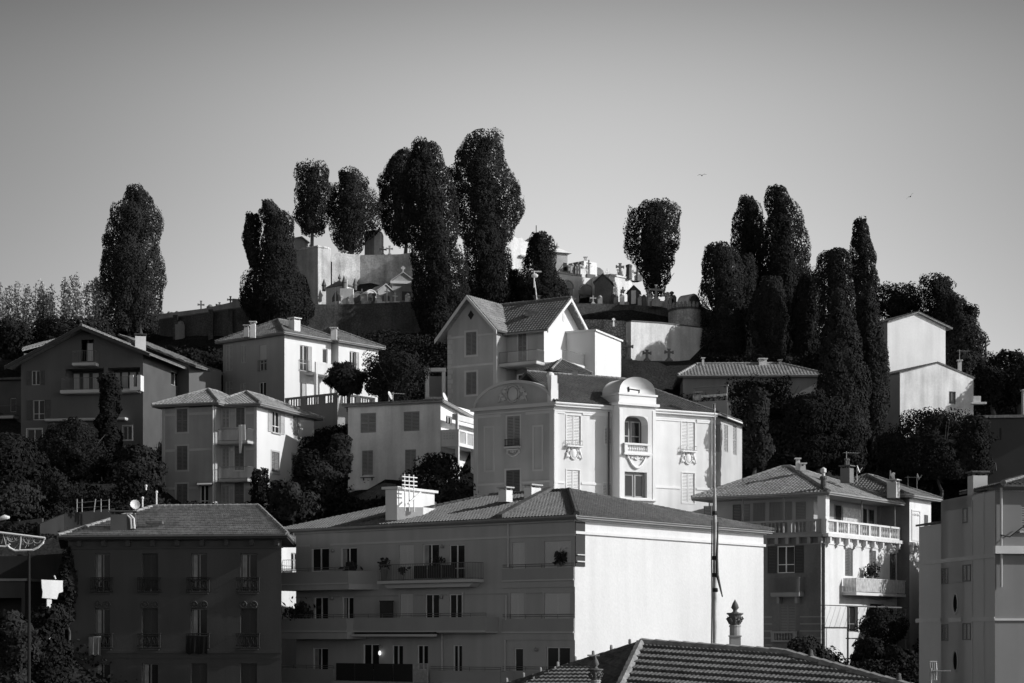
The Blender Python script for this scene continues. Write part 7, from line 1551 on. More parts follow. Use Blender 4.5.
for u, vt, vb, D, mt_, w_, lab in ((620, 263.5, 276, 206, tombD, 0.42, 'dark cross with a thick stem above the white block tomb'), (656, 285, 303, 197, tomb, 0.75, 'tallest stone cross on a stepped pedestal before the bare trunk tree'), (666, 293, 303, 200, tombW, 0.5, 'short white cross right of the bare trunk tree'), (613.5, 318.5, 322.5, 188, tombW, 0.12, 'tiny white post cross on the rubble wall'),
    (627, 341, 361, 186, tombD, 0.6, 'dark cross before the rubble end of the white wall, the leftmost of three'), (647, 350, 361, 186, tombD, 0.4, 'dark cross in front of the sunlit white wall, middle of three'), (669, 349, 361, 186, tombD, 0.42, 'dark cross in front of the shaded white wall, rightmost of three'), (593, 296, 304, 198, tomb, 0.3, 'small cross under the larger white arch'), (573, 297, 304, 198, tombD, 0.3, 'small dark cross beside the arch pier')):
    cross(u, vt, vb, D, lab, mt_, w_=w_, th=0.2 if w_ > 0.35 else 0.1)
m = M(); p = P3(629, 266, 205); m.lathe((p[0], p[1], p[2]-1.4), [(0.35, 0), (0.3, 1.2), (0.36, 1.3), (0.36, 1.5), (0.1, 1.6)], 8); single('stone_pillar', m, tombD, 'dark stump-like pillar behind the white block tomb, left of the tree', 'pillar')
rng = np.random.RandomState(8)
for k, u in enumerate((600, 616, 622, 640, 644, 650, 671, 674)): m = M(); D = 198.2; p = P3(u, 303+0.12*(u-600)*0.3, D); h = 0.7+0.5*((k*37) % 5)/5; m.box(p[0]-0.25, p[0]+0.25, p[1]-0.12, p[1]+0.12, p[2]-0.4, p[2]+h*0.8); m.lathe((p[0], p[1], p[2]+h*0.8), [(0.22, 0), (0.2, 0.12), (0.05, 0.25)], 8); single('grave_stone', m, (tomb, tombD, tombW)[k % 3], 'small headstone on the terrace edge among the white tombs', 'grave marker', 'headstones among the white tombs')
rng = np.random.RandomState(12)
mk = {'w': tombW, 'g': tomb, 'd': tombD}
for k in range(46):      # crowded small graves on both terraces
    if k < 16: u = rng.uniform(334, 430); D = 201.3+rng.uniform(-.4, .4); vb = 304
    elif k < 30: u = rng.uniform(598, 676); D = 199.4+rng.uniform(-.3, .8); vb = 304.5
    else: u = rng.uniform(556, 640); D = 207+rng.uniform(0, 3); vb = 277
    p = P3(u, vb, D); h = rng.uniform(0.5, 1.5); w_ = rng.uniform(0.18, 0.42); mt_ = mk['wwgd'[k % 4]]; q = k % 3
    rt = empty('grave_monument', (p[0], p[1], p[2]-0.5), 'one of the many small stone grave markers crowding the cemetery terraces', 'grave marker', 'small graves crowding the terraces'); m = M()
    c, s_ = math.cos(0.5), math.sin(0.5)
    def bx(x0, x1, y0, y1, z0, z1): m.hexa([(p[0]+c*x-s_*y, p[1]+s_*x+c*y, z) for z in (z0, z1) for x, y in ((x0, y0), (x1, y0), (x1, y1), (x0, y1))])
    bx(-w_*1.3, w_*1.3, -0.5, 0.5, p[2]-0.5, p[2]+0.22); m.build('plinth', mt_, rt, rt); m = M()
    if q == 0: bx(-w_, w_, -0.08, 0.08, p[2]+0.22, p[2]+h); m.lathe((p[0], p[1], p[2]+h), [(w_*0.8, 0), (w_*0.7, 0.12), (0.04, 0.25)], 8); m.build('headstone', mt_, rt, rt)
    elif q == 1: bx(-0.06, 0.06, -0.05, 0.05, p[2]+0.22, p[2]+h+0.4); bx(-0.28, 0.28, -0.04, 0.04, p[2]+h-0.02, p[2]+h+0.1); m.build('cross', mt_, rt, rt)
    else: m.lathe((p[0], p[1], p[2]+0.22), [(0.2, 0), (0.14, 0.1), (0.12, h*0.7), (0.2, h*0.75), (0.24, h*0.9), (0.03, h)], 8); m.build('urn_pillar', mt_, rt, rt)
# -- lower white wall with a stone end, and the domed tomb on its own bastion
wall_strip('rubble_wall', 'rough rubble wall joined to the left end of the white cemetery wall', [(575, 319.5, 190), (604, 319.5, 188.5), (631.5, 321.5, 188)], 366, 1.0, masonry('rubble', 0.42, 3.6, 0.3), None)
wall_strip('white_cemetery_wall', 'smooth white wall half in tree shade behind the three dark crosses', [(631, 321.5, 187.5), (662, 323.5, 190), (705, 328.5, 194), (742, 336, 198)], 372, 0.8, wallL, mat('old_coping', 0.12), wob=0.0)
wall_strip('lower_cemetery_wall', 'dark lower wall carrying the three crosses below the white cemetery wall', [(612, 360.5, 185.5), (680, 361, 185.5), (745, 366, 186)], 405, 0.8, wallD, None)
def domed():
    D = 196; b = Bld('domed_tomb', 'horseshoe-vaulted tomb with a bright curved roof on its own stone bastion', 'tomb', (*P2(686, D), Z(312, D))); th = 0.9; f = face_pq(P2(684, D), P2(684, D)+np.array([math.cos(th), math.sin(th)]), P2(680, D+6)); w_ = 2.6; z0, zt = Z(310, D), Z(293.5, D); 
    f = Face(P2(688, D-0.6), (math.cos(0.75), math.sin(0.75)), (math.sin(0.75), -math.cos(0.75))); w_ = 2.0; dp = 1.6; zs = z0+0.4; m = M(); f.poly(m, [(0, z0), (w_, z0), (w_, zs)]+[(w_/2+w_/2*math.cos(q), zs+(zt-zs)*math.sin(q)) for q in np.linspace(0.01, math.pi-0.01, 16)]+[(0, zs)], -dp, 0); b.part('vault', m, tombW)
    m = M(); f.poly(m, [(0.15, z0), (w_-0.15, z0), (w_-0.15, zs)]+[(w_/2+(w_/2-.15)*math.cos(q), zs+(zt-zs-.15)*math.sin(q)) for q in np.linspace(0.01, math.pi-0.01, 16)]+[(0.15, zs)], 0.003, 0.06); b.part('vault_front', m, tombD)
    c = P2(686, D+1.5); m = M(); pts = []
    for q in np.linspace(math.pi*1.0, math.pi*2.1, 16): pts.append((c[0]+1.9*math.cos(q), c[1]-0.5+2.6*math.sin(q)))
    m2 = M(); rg = np.random.RandomState(2); zt2, zb2 = Z(309.5, D-1), Z(330, D-1); m.plan(pts, zb2, zt2); b.part('bastion_wall', m, masonry('pale_rubble', 0.6, 3.0, 0.75)); m = M()
    m.plan([(c[0]+(x-c[0])*1.05, c[1]+(y-c[1])*1.05) for x, y in pts], zt2+0.001, zt2+0.2); b.part('coping', m, tombD)
    for i in range(9): q = pts[1+i*1]; m = M(); m.lathe((q[0], q[1], zt2+0.2), [(0.16, 0), (0.2, 0.25), (0.12, 0.35), (0.15, 0.5), (0.02, 0.6)], 7); b.part('edge_stone', m, tomb)
domed()

# =================================================================== misc things at the left
def light_arch():
    D = 92; rt = empty('street_light_decoration', (*P2(28, D), Z(760, D)), 'white scalloped festive light frame held on a thin pole at the left edge', 'street decoration'); wm = mat('lamp_tube_white', 0.75, 0.5, 0)
    p = lambda u, v, dy=0: P3(u, v, D)+np.array([0, dy, 0]); m = M()
    m.tube([p(-30, 524), p(0, 532.5), p(45, 538)], 0.06, 6); m.tube([p(45, 538), p(43, 543), p(38, 547.5), p(33, 550), p(15, 550.5), p(10, 548), p(8, 546)], 0.055, 6); m.tube([p(10, 544), p(5, 546.5), p(-5, 546), p(-12, 540)], 0.045, 6)
    m.build('outer_frame', wm, rt, rt)
    m = M()
    for c, r in ((12, 5.0), (29, 5.5), (17.5, 3), (37, 4)): m.tube([p(c+r*math.cos(q), 535.5+(c*0.1)+r*1.0*math.sin(q)) for q in np.linspace(0.1, math.pi-0.1, 10)], 0.02, 4)
    m.tube([p(21, 535), p(20.5, 543), p(19.5, 549.5)], 0.05, 5); m.tube([p(3, 534), p(6, 545)], 0.02, 4); m.tube([p(14, 549), p(25, 536.5)], 0.015, 4); m.tube([p(25, 548), p(31, 537)], 0.015, 4)
    rg = np.random.RandomState(1)
    for i in range(26): 
        u = rg.uniform(2, 42); v0 = 534+u*0.1; m.tube([p(u, v0), p(u+rg.uniform(-3, 3), v0+rg.uniform(4, 10)*(1 if u < 36 else .5))], 0.009, 4)
    m.build('light_garlands', mat('garland_grey', 0.35), rt, rt)
    m = M(); m.tube([p(28.5, 760, 0.1), p(28.5, 545, 0.1)], [0.10, 0.06], 8); m.ell(p(28.5, 552, 0.0), [(0.06, 0, 0), (0, 0.06, 0), (0, 0, 0.12)], 8, 5); m.build('pole', mat('pole_dark', 0.025, 0.9, 0, spec=0.05), rt, rt)
light_arch()
def street_lamp():
    D = 88; rt = empty('street_lamp', (*P2(-14, D), Z(760, D)), 'white street lamp head reaching in from the left edge', 'street lamp'); p = lambda u, v: P3(u, v, D); m = M(); m.tube([p(-14, 760), p(-14, 527), p(-10, 522), p(-2, 519.5)], [0.09, 0.06, 0.04, 0.04], 8); m.build('pole', steel, rt, rt); m = M(); m.tube([p(-3, 520), p(0, 518.8), p(5, 517.3), p(9.5, 517.5)], [0.05, 0.09, 0.13, 0.05], 8); m.build('lamp_head', whitewash, rt, rt, True)
street_lamp()
def signboard():
    D = 105; c = P2(52, D); rt = empty('signboard', (*c, Z(640, D)), 'blank white board on a short post beside the garage at the left', 'sign'); n = 0.3
    th = 0.7; f = Face(P2(41.5, D), (math.cos(th), math.sin(th)), (math.sin(th), -math.cos(th))); w_ = f.s(63); m = M(); z = lambda v: Z(v, D+.3)
    pts = [(0, z(579.8)), (w_, z(580.3)), (w_*0.99, z(585)), (w_, z(591.5)), (w_*0.8, z(593)), (w_*0.72, z(599)), (w_*0.03, z(598)), (w_*0.06, z(592)), (0.02, z(587))]; f.poly(m, pts, -0.06, 0); m.build('board', whitewash, rt, rt)
    m = M(); f.box(m, w_*0.28, w_*0.5, z(640), z(598.5), -0.16, -0.07); m.build('post', whitewash, rt, rt); m = M(); m.tube([f.pt(w_*0.65, z(579), 0), f.pt(w_*0.58, z(575.5), 0)], 0.05, 5); m.build('clip', whitewash, rt, rt)
signboard()
def garage():
    b = Rect('garage', 'low garage with a wide dark opening at the lower left edge', 'garage', 25, 116, 80, ul=-60, La=4, ve=581, vb=640); w_ = mat('garage_render', 0.07, 0.9, 0.12, 0.5, 0.2); L = b.L; a_, c_, d_, e_ = L.rect(-50, 21.5, 598, 622); b.hole(L, (a_, c_, b.z0, e_, 2.5)); b.close(w_); m = M(); L.box(m, a_, c_, b.z0, e_, -2.7, -2.55); b.part('door', m, iron); m = M(); P = [b.W(-.2, -.2, b.z1), b.W(4.5, -.2, b.z1), b.W(4.5, b.Lb, b.z1), b.W(-.2, b.Lb, b.z1)]; m.prism(P, (0, 0, .15)); b.part('flat_roof', m, MATS['cement_wall'])
    wall_strip('road_wall', 'plain dark road wall behind the garage and the light frame', [(-60, 557, 122), (20, 556, 122), (70, 553, 122)], 640, 0.5, mat('road_wall_render', 0.04, 0.9, 0.3, 0.3, 0.3), None)
    wall_strip('upper_road_wall', 'low dark wall under the garden railing left of the striped roof', [(40, 524, 128), (64, 514, 129), (115, 508, 130)], 570, 0.5, MATS['road_wall_render'], None)
    wall_strip('garden_wall', 'dark garden wall behind the street lamp with a row of shutters', [(-60, 522, 130), (20, 521, 130), (42, 518, 130)], 560, 0.5, mat('garden_wall_render', 0.05, 0.9, 0.3, 0.3, 0.3), None)
garage()
def garden_rail():
    D = 129; rt = empty('garden_railing', (*P2(85, D), Z(520, D)), 'rusty pale garden railing left of the striped roof', 'railing'); m = M()
    for u in (77, 82, 94, 101, 109): m.tube([P3(u, 512, D), P3(u+(1.5 if u in (94,) else 0), 499, D)], 0.035, 5)
    m.build('posts', steel, rt, rt); m = M(); m.tube([P3(76, 503, D), P3(110, 500, D)], 0.02, 5); m.tube([P3(76, 508, D), P3(110, 506, D)], 0.015, 4); m.build('rails', rail_grey, rt, rt)
    for k, (u, v0, v1) in enumerate(((142.5, 512, 498), (156.5, 508, 492), (146, 490, 486))): m = M(); m.tube([P3(u, v0, 125), P3(u, v1, 125)], 0.06, 6); m.ell(P3(u, v1, 125), [(0.1, 0, 0), (0, 0.1, 0), (0, 0, 0.1)], 8, 5); single('garden_post', m, whitewash, 'thin white garden post behind the striped roof', 'post', 'white posts behind the striped roof')
garden_rail()
def gull(u, v, D, sc, lab, ang):
    c = P3(u, v, D); rt = empty('gull', c, lab, 'bird', 'gulls in the sky'); ca, sa = math.cos(ang), math.sin(ang)
    def W(x, y, z): return (c[0]+sc*(ca*x-sa*z), c[1]+sc*y, c[2]+sc*(sa*x+ca*z))
    m = M(); m.tube([W(-.05, -.32, 0), W(0, -.2, .01), W(0, 0, 0), W(0, .2, -.01), W(0, .38, 0)], [0.02*sc, 0.06*sc, 0.08*sc, 0.05*sc, 0.02*sc], 8)
    for s_ in (-1, 1):
        V = [W(s_*x, y, z) for x, y, z in ((0.04, -.1, .02), (0.04, .1, .02), (.32, -.13, .16), (.32, .06, .16), (.68, .05, .08), (.68, .1, .08))]; V += [tuple(np.array(q)+np.array([0, 0, .015*sc])) for q in V]; m.add(V, [(0, 1, 3, 2), (2, 3, 5, 4), (6, 8, 9, 7), (8, 10, 11, 9), (0, 2, 8, 6), (2, 4, 10, 8), (1, 7, 9, 3), (3, 9, 11, 5), (4, 5, 11, 10)])
    m.build('body', mat('gull_grey', 0.06, 0.8, 0), rt, rt, True)
gull(910.5, 196.5, 150, 0.55, 'dark gull banking in the sky above the right-hand cypresses', 0.7); gull(702, 175.5, 170, 0.62, 'gull gliding level in the middle of the sky', 0.1)

# =================================================================== trees
cyp = leafmat('cypress_leaves', 0.03); cyp2 = leafmat('cypress_leaves_dull', 0.024); brd = leafmat('broadleaf_leaves', 0.018); shrub = leafmat('shrub_leaves', 0.022); pale = leafmat('pale_leaves', 0.34); med = leafmat('pine_needles', 0.026)
CY = dict(lump=0.72, dens=17, leaf=0.11, aspect=1.8, core=0.62, up=1.6, elong=1.35)
T = tree
T('cypress_tree', 'broad old cypress alone on the left with a split crown', [(184.5, 130, 136), (190, 128, 142), (200, 124, 149), (207, 122, 151), (214, 115, 153), (222, 111, 158), (237, 107, 154), (250, 104, 155), (262, 103, 160), (272, 103, 157), (291, 101, 159), (310, 104, 158), (325, 106, 153), (336, 110, 150)], 187, 1, cyp, 'cypress', group='cypresses on the hilltop', **CY)
T('cypress_tree', 'dense conical cypress before the left end of the bastion', [(226, 268, 284), (240, 260, 288), (255, 256, 294), (268, 252, 297), (280, 247, 302), (293, 243, 307), (303, 242, 309), (316, 244, 309), (327, 250, 305)], 194, 2, cyp2, 'cypress', group='cypresses on the hilltop', **CY)
T('cypress_tree', 'ragged multi-headed cypress behind the dense conical one at the left', [(199, 263, 270), (206, 260, 276), (214, 259, 286), (222, 262, 291), (235, 264, 291), (250, 262, 290)], 200, 3, cyp, 'cypress', group='cypresses on the hilltop', **CY)
T('cypress_tree', 'leaning leafy cypress head furthest left of the bastion group', [(213, 250, 257), (222, 246, 259), (232, 243, 260), (240, 240, 260), (250, 241, 260), (258, 247, 261), (267, 250, 259)], 201, 4, cyp, 'cypress', group='cypresses on the hilltop', lump=0.7, dens=15, leaf=0.15, aspect=1.5, core=0.5, up=1, tz=Z(310, 201))
RB = dict(jag=0.16, lump=0.85, dens=16, leaf=0.12, aspect=1.5, core=0.54, up=1.0)
T('cypress_tree', 'round-headed cypress with bare pale trunk left of the bastion tower', [(165, 302, 324), (172, 299, 329), (183, 297, 330), (195, 297, 330), (205, 293, 331), (216, 292, 330), (226, 297, 326), (234, 301, 322)], 210, 5, cyp, 'cypress', group='cypresses on the hilltop', tz=Z(258, 210), tr=0.2, **RB)
T('cypress_tree', 'bushy round-headed cypress between the bastion tower and the pale tomb tower', [(169, 338, 354), (176, 334, 365), (185, 332, 367), (197, 330, 368), (207, 329, 372), (216, 328, 378), (226, 329, 377), (236, 332, 372), (246, 335, 366), (252, 340, 360)], 211, 6, cyp, 'cypress', group='cypresses on the hilltop', tz=Z(258, 211), **RB)
T('cypress_tree', 'gappy lighter cypress left of the tallest central cypress pair', [(148, 398, 408), (156, 390, 412), (163, 382, 413), (175, 381, 414), (188, 379, 415), (200, 380, 415), (212, 378, 416), (224, 382, 416), (236, 388, 417), (246, 394, 416)], 214, 7, cyp, 'cypress', group='cypresses on the hilltop', tz=Z(262, 214), lump=0.75, dens=16, leaf=0.125, aspect=1.5, core=0.5, up=1)
T('cypress_tree', 'massive columnar cypress right of the classical tomb', [(139.5, 419, 427), (147, 412, 438), (158, 410, 440), (170, 408, 446), (185, 406, 449), (200, 406, 451), (215, 408, 453), (230, 411, 455), (250, 415, 457), (270, 418, 460), (290, 417, 463), (310, 415, 464), (330, 417, 463), (350, 421, 458)], 194, 8, cyp2, 'cypress', group='cypresses on the hilltop', **CY)
T('cypress_tree', 'tallest spreading cypress with sky gaps in the middle of the hill', [(133.5, 485, 492), (139, 472, 498), (147, 467, 506), (152, 457, 504), (162, 452, 503), (170, 450, 508), (180, 449, 515), (190, 450, 517), (200, 453, 519), (208, 452, 522), (218, 454, 521), (228, 458, 516), (237, 461, 510), (246, 464, 506)], 212, 9, cyp, 'cypress', group='cypresses on the hilltop', lump=0.8, dens=14, leaf=0.125, aspect=1.5, core=0.5, up=1)
T('cypress_tree', 'dark lower cypress in front of the spreading tallest one', [(228, 478, 500), (240, 472, 508), (255, 468, 508), (270, 467, 507), (285, 466, 510), (297, 465, 512), (306, 470, 508)], 199, 10, cyp2, 'cypress', group='cypresses on the hilltop', **CY)
T('cypress_tree', 'small pointed cypress shrub between the central cypress and the conical one', [(269, 512, 516), (278, 509, 519), (290, 507, 522), (303, 508, 522)], 200, 11, cyp2, 'cypress', group='cypresses on the hilltop', **CY)
T('cypress_tree', 'neat conical cypress left of the pale turret', [(231.5, 535, 543), (238, 528, 549), (247, 527, 552), (258, 525, 555), (270, 523, 557), (282, 521, 560), (292, 518, 567), (300, 516, 570), (306, 520, 568)], 199, 12, cyp2, 'cypress', group='cypresses on the hilltop', **CY)
T('cypress_tree', 'open-crowned tree with a bare trunk beside the white tombs', [(199.5, 647, 664), (205, 639, 674), (213, 636, 678), (224, 635, 679), (235, 630, 678), (243, 627, 677), (252, 630, 673), (262, 631, 675), (270, 637, 672), (280, 643, 668), (290, 648, 664), (296, 650, 660)], 200.5, 13, cyp, 'cypress', group='cypresses on the hilltop', tz=Z(307, 200), **RB)
G2 = 'cypresses of the right-hand clump'
T('cypress_tree', 'leftmost bushy cypress of the right-hand clump', [(243, 709, 726), (250, 704, 736), (262, 702, 742), (275, 701, 744), (290, 704, 745), (305, 705, 744), (325, 704, 744), (345, 703, 744), (362, 705, 742)], 194, 14, cyp, 'cypress', group=G2, **CY)
T('cypress_tree', 'second small rounded cypress of the right-hand clump', [(253, 742, 749), (262, 737, 755), (280, 736, 756), (300, 735, 756), (330, 736, 756), (362, 738, 755)], 195, 15, cyp, 'cypress', group=G2, **CY)
T('cypress_tree', 'round-topped tall cypress left of the tallest right-hand one', [(194, 742, 750), (200, 739, 759), (210, 737, 763), (220, 734, 764), (240, 733, 764), (262, 733, 764), (300, 734, 764), (350, 736, 762)], 200, 16, cyp, 'cypress', group=G2, **CY)
T('cypress_tree', 'tallest cypress of the right-hand clump with knobbly sides', [(184, 771, 779), (190, 768, 786), (200, 766, 791), (210, 765, 792), (216, 764, 798), (228, 762, 800), (240, 761, 803), (252, 760, 804), (265, 759, 806), (280, 758, 809), (300, 758, 812), (330, 758, 812), (362, 760, 810)], 197, 17, cyp2, 'cypress', group=G2, **CY)
T('cypress_tree', 'low domed cypress in front of the tallest right-hand one', [(276, 763, 779), (283, 757, 785), (300, 752, 788), (320, 750, 788), (345, 752, 788), (364, 754, 786)], 190, 18, cyp, 'cypress', group=G2, **CY)
T('cypress_tree', 'ragged mid-height cypress right of the low domed one', [(272, 804, 816), (280, 798, 822), (295, 795, 824), (315, 793, 824), (340, 792, 824), (366, 794, 822)], 191, 19, cyp, 'cypress', group=G2, **CY)
T('cypress_tree', 'blunt-topped cypress left of the slender spire cypress', [(247, 834, 843), (254, 821, 850), (262, 817, 852), (275, 817, 855), (290, 820, 857), (310, 822, 860), (340, 822, 864), (375, 824, 864)], 186, 20, cyp, 'cypress', group=G2, **CY)
T('cypress_tree', 'slender spire cypress reaching highest at the right', [(216, 862, 864.5), (219, 856, 866), (228, 853, 868), (240, 852, 871), (255, 852, 875), (270, 853, 876), (283, 854, 878), (298, 857, 875), (320, 858, 878), (350, 857, 880)], 182, 21, cyp2, 'cypress', group=G2, **CY)
T('cypress_tree', 'very long front cypress falling from mid hill down towards the balustraded house', [(288, 834, 838), (300, 830, 845), (320, 826, 852), (345, 822, 858), (370, 821, 862), (400, 820, 865), (430, 820, 866), (455, 824, 864), (475, 828, 860)], 158, 22, cyp, 'cypress', group=G2, **CY)
T('cypress_tree', 'tall front cypress overlapping the white gabled houses', [(290, 866, 872), (310, 858, 878), (335, 855, 884), (365, 855, 888), (395, 856, 888), (420, 857, 886), (450, 860, 880), (470, 863, 877)], 160, 23, cyp, 'cypress', group=G2, **CY)
PN = dict(jag=0.32, lump=0.85, dens=14, leaf=0.14, aspect=1.3, core=0.6, up=0.2); G3 = 'dark trees on the right skyline'
for i, (lab, pr, D, mt_) in enumerate((('low knobbly tree just right of the spire cypress', [(288, 884, 896), (293, 879, 912), (302, 877, 918), (315, 878, 920), (330, 880, 918), (345, 884, 912)], 198, med),
    ('dark round pine behind the upper white house', [(277, 928, 942), (283, 921, 953), (295, 917, 957), (310, 916, 960), (330, 920, 962), (350, 925, 965)], 196, med), ('stepped dark pine falling to the right of the upper white house', [(304, 962, 972), (314, 960, 978), (330, 958, 980), (345, 955, 986), (358, 952, 993), (372, 950, 998), (388, 952, 1000)], 192, med), ('tall narrow tree right behind the lower white house chimney', [(296, 950, 958), (306, 946, 964), (330, 944, 970), (360, 944, 975), (392, 946, 972)], 186, med))):
    T('pine_tree', lab, pr, D, 30+i, mt_, 'pine', group=G3, **PN)
for i, (lab, pr, D) in enumerate((('loose leafy tree on the skyline at the far right', [(351, 1006, 1016), (357, 998, 1024), (368, 992, 1040), (385, 990, 1050), (402, 992, 1050)], 178), ('low leafy tree filling the gap right of the lower white house', [(368, 982, 996), (378, 976, 1004), (392, 974, 1010), (408, 976, 1012)], 172), ('leafy tree top cut by the right edge below the skyline', [(362, 1030, 1050), (380, 1020, 1060), (400, 1018, 1060)], 170))):
    T('leafy_tree', lab, pr, D, 40+i, brd, 'tree', lump=0.8, dens=9, leaf=0.19, aspect=1.2, core=0.35, up=0, group=G3)
# pale feathery trees on the left skyline
def feathery(seed, u0, u1, vt, vb, D, lab):
    rng = np.random.RandomState(seed); base = P3((u0+u1)/2, vb, D); rt = empty('feathery_tree', base-np.array([0, 0, 2]), lab, 'tree', 'pale feathery trees on the left skyline')
    t = M(); P = []; uc = (u0+u1)/2
    t.tube([base-np.array([0, 0, 2]), base+np.array([0, 0, 2.0])], [0.22, 0.14], 7)
    for i in range(int((u1-u0)/2.0)):
        ut = rng.uniform(u0, u1); h = 1-0.35*abs((ut-uc)/((u1-u0)/2))**2*rng.uniform(0.6, 1.4); top = P3(ut, vb+(vt-vb)*h*rng.uniform(0.8, 1.0), D+rng.uniform(-2, 2)); bs = base+np.array([(ut-uc)/F*D*0.35, rng.uniform(-.8, .8), rng.uniform(0, 1.5)])
        mid = (bs+top)/2+rng.normal(0, 0.25, 3); t.tube([bs, mid, top], [0.06, 0.035, 0.008], 4)
        n = int(np.linalg.norm(top-bs)*34)
        tt = rng.uniform(0.12, 1.0, n)[:, None]; L_ = np.where(tt < .5, bs+(mid-bs)*tt*2, mid+(top-mid)*(tt*2-1)); P.append(L_+rng.normal(0, 1, (n, 3))*(0.42*(1.12-tt)+0.05))
    P = np.vstack(P); V, Q = leaves_mesh(P, rng.normal(0, 1, P.shape), 0.15, 1.5, rng, 0.5); build_arr('crown', V, Q, pale, rt, rt); t.build('trunk', MATS['bark'], rt, rt)
for i, (u0, u1, vt, lab) in enumerate(((-14, 14, 276, 'pale feathery tree cut by the left edge'), (8, 36, 279, 'second feathery tree from the left edge'), (28, 54, 277, 'third feathery tree from the left edge'), (48, 72, 269, 'fourth feathery tree from the left edge, its top slightly higher'), (66, 92, 267, 'fifth feathery tree, the tallest of the row'), (84, 112, 268, 'last feathery tree of the row, touching the broad old cypress'))): feathery(50+i, u0, u1, vt, 345, 184+i % 3, lab)
T('leafy_tree', 'dark lower tree under the feathery row at the far left', [(322, -5, 20), (328, -12, 30), (338, -15, 34), (355, -10, 32), (372, -5, 26)], 178, 60, brd, 'tree', lump=0.8, dens=10, leaf=0.18, core=0.53, up=0); T('leafy_tree', 'dark tree mass behind the chalet roof under the feathery row', [(322, 45, 90), (328, 36, 100), (336, 30, 112), (350, 34, 116), (368, 40, 112)], 180, 61, brd, 'tree', lump=0.8, dens=10, leaf=0.18, core=0.53, up=0)
T('leafy_tree', 'spindly dark growth at the foot of the long cemetery wall', [(352, 180, 205), (358, 172, 235), (368, 168, 245), (380, 170, 245), (395, 180, 235)], 180, 62, brd, 'tree', lump=0.7, dens=9, leaf=0.18, core=0.6, up=0)
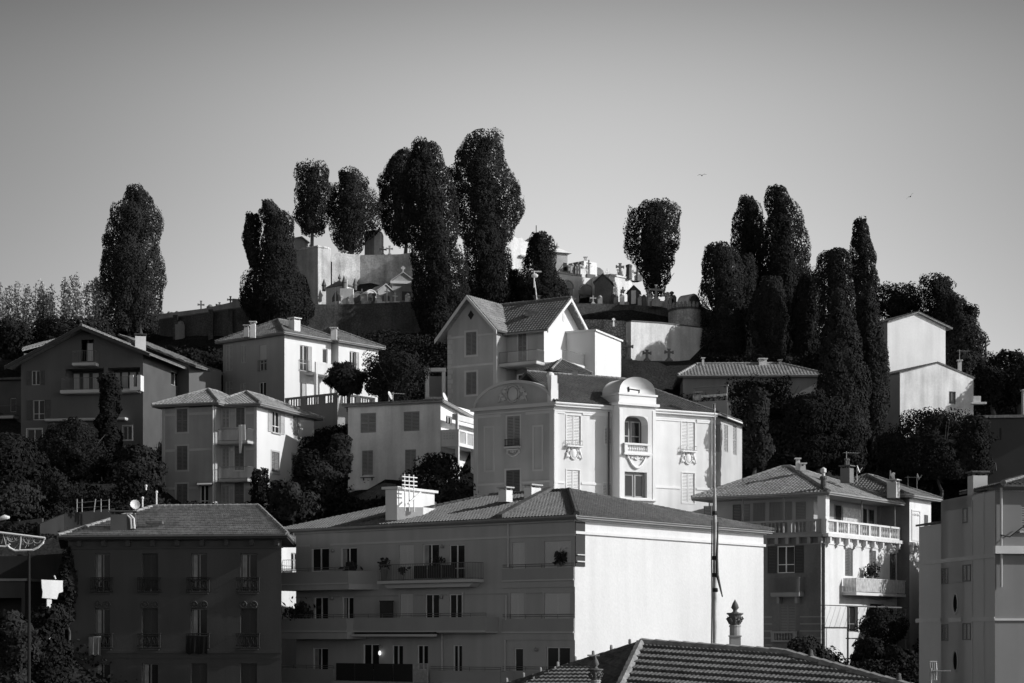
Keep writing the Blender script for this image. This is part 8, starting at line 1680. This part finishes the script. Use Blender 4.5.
# garden trees between the houses
BR = dict(lump=0.75, dens=15, leaf=0.15, aspect=1.3, core=0.5, up=0.2)
gt = [('broad dark round tree behind the grey flat-roofed house', [(356, 384, 402), (360, 372, 418), (368, 367, 427), (380, 364, 426), (392, 368, 420), (402, 378, 412)], 155, brd, 'tree'),
 ('small umbrella tree on the terrace of the white two-storey house', [(365, 336, 350), (370, 328, 358), (379, 325, 361), (388, 330, 360), (394, 338, 356)], 158, brd, 'tree'),
 ('dark tree between the terrace and the broad round tree', [(364, 374, 384), (374, 366, 390), (386, 364, 392), (396, 366, 390)], 157, brd, 'tree'),
 ('dark bush growing against the grey flat-roofed house', [(458, 430, 448), (464, 417, 458), (474, 411, 463), (486, 408, 466), (500, 410, 468)], 139, brd, 'bush'),
 ('bush left of the grey flat-roofed house', [(436, 334, 343), (443, 328, 349), (455, 324, 352), (470, 320, 352)], 150, brd, 'bush'),
 ('slim dark tree with narrow crown before the chalet', [(372, 106, 112), (384, 102, 117), (400, 100, 120), (420, 97, 121), (445, 98, 122), (470, 102, 120), (486, 104, 118)], 150, pale if False else brd, 'tree'),
 ('dark leafy tree before the left part of the chalet', [(418, 66, 80), (426, 58, 96), (440, 52, 104), (458, 50, 106), (480, 54, 104)], 147, brd, 'tree'),
 ('round tree between the chalet and the banded house', [(446, 130, 150), (456, 126, 158), (470, 124, 162), (490, 126, 162)], 146, brd, 'tree'),
 ('pale round shrub behind the striped roof', [(465, 126, 142), (472, 121, 149), (484, 119, 152), (498, 122, 150)], 136, shrub, 'shrub'),
 ('palm-like bush at the foot of the banded house', [(470, 258, 266), (478, 252, 268), (490, 250, 270), (504, 252, 270)], 143, brd, 'bush'),
 ('wide round bush right of the banded house', [(466, 312, 330), (472, 302, 342), (482, 298, 347), (496, 296, 348), (508, 300, 346)], 144, shrub, 'bush'),
 ('bush climbing the shaded end of the banded house', [(455, 306, 310), (462, 304, 313), (470, 303, 316), (480, 304, 316)], 143, brd, 'bush'),
 ('dark bush behind the right corner of the banded house', [(456, 322, 332), (462, 318, 346), (470, 316, 350), (484, 320, 350)], 149, brd, 'bush'),
 ('low dark bush before the grey flat-roofed house', [(482, 268, 290), (490, 262, 310), (505, 260, 320), (520, 262, 322)], 138, brd, 'bush'),
 ('wide dark tree below the long low house', [(384, 752, 764), (392, 740, 790), (402, 734, 800), (416, 732, 806), (432, 738, 806)], 160, brd, 'tree'),
 ('big dark tree before the long low house near the front cypress', [(392, 805, 822), (402, 790, 836), (420, 782, 840), (445, 780, 840), (470, 790, 836)], 155, brd, 'tree'),
 ('lighter olive-like tree right of the villa end', [(390, 752, 762), (402, 748, 770), (425, 747, 773), (452, 746, 772), (468, 748, 768)], 142, shrub, 'tree'),
 ('dark tree behind the balustraded house roof', [(425, 770, 790), (438, 758, 806), (455, 756, 812), (475, 760, 812)], 156, brd, 'tree'),
 ('dark spreading tree below the lower white house', [(412, 918, 950), (422, 900, 976), (440, 890, 985), (462, 890, 985), (482, 900, 980)], 150, brd, 'tree'),
 ('dark tree behind the right roof pavilion', [(435, 880, 900), (450, 870, 920), (470, 870, 930), (490, 875, 935)], 153, brd, 'tree'),
 ('shrub beside the dark blank house', [(418, 970, 978), (428, 962, 984), (445, 960, 984), (470, 962, 984)], 140, shrub, 'shrub'),
 ('dark bush in front of the balustraded house corner', [(640, 862, 872), (646, 852, 884), (655, 846, 892), (678, 842, 896)], 120, brd, 'bush'),
 ('tall dark bush at the left foot of the balustraded house', [(640, 798, 812), (648, 790, 826), (662, 786, 832), (690, 784, 834)], 120, brd, 'bush'),
 ('bush filling the garden between the balustraded house and the corner house', [(650, 890, 900), (660, 884, 914), (675, 882, 918), (700, 882, 918)], 118, brd, 'bush'),
 ('dark vine growing under the long balcony of the balustraded house', [(609, 872, 884), (614, 862, 896), (622, 858, 902), (640, 862, 904), (660, 866, 902)], 129, brd, 'vine'),
 ('dark bush at the lowest left corner', [(612, -5, 14), (620, -12, 24), (640, -14, 32), (665, -14, 36), (700, -10, 34)], 98, brd, 'bush'),
 ('dark tree beside the blank board', [(606, 40, 66), (616, 28, 70), (635, 24, 72), (660, 24, 72), (700, 26, 72)], 102, brd, 'tree'),
 ('tall narrow bush left of the dark house wall', [(545, 66, 72), (560, 63, 74), (590, 62, 74), (620, 62, 74)], 113.5, brd, 'bush'),
 ('bush above the road wall at the left', [(486, 8, 30), (494, -4, 40), (506, -8, 42), (518, -6, 40)], 131, brd, 'bush'),
 ('dark tree above the street lamp', [(440, -4, 20), (455, -12, 34), (475, -14, 42), (500, -10, 44)], 140, brd, 'tree'),
 ('dense dark tree between the lamp and the garden railing', [(470, 42, 60), (480, 36, 74), (500, 32, 78), (530, 34, 66)], 134, brd, 'tree'),
 ('dark bush behind the broad white wall roofline', [(425, 605, 640), (440, 600, 660)], 158, brd, 'bush') if False else None]
gt = [x for x in gt if x]
var_m = [brd, leafmat('olive_leaves', 0.026), leafmat('laurel_leaves', 0.016), shrub]
for i, (lab, pr, D, mt_, cat) in enumerate(gt): T('garden_'+cat, lab, pr, D, 100+i, var_m[(i*5+i//3) % 4], cat, group='garden trees and bushes between the houses', tr=0.14 if cat == 'tree' else 0.07, limbs=cat == 'tree', **dict(BR, leaf=(0.12, 0.17, 0.14)[i % 3], lump=(0.6, 0.95, 0.75)[(i*2) % 3], jag=0.26, core=0.0 if cat == 'vine' else (0.5, 0.35)[i % 2], aspect=(1.2, 2.0)[i % 2]))
def tall_wall_shrub(u, v0, v1, D, lab, seed): pass
hedge_field('undergrowth', 'dark undergrowth covering the gardens and slopes between the houses', [(50, 138, 11, 10), (150, 158, 12, 8), (20, 155, 8, 10), (300, 140, 10, 7), (420, 138, 8, 5), (600, 168, 12, 6), (780, 152, 12, 12), (880, 150, 12, 14), (980, 150, 10, 14), (860, 112, 10, 5), (40, 112, 8, 8), (200, 176, 12, 8), (330, 182, 14, 8), (450, 180, 9, 6), (790, 182, 8, 8), (930, 182, 9, 7), (330, 158, 8, 6), (40, 184, 14, 6)], 5, shrub, 2600, 0.17, 0.9)
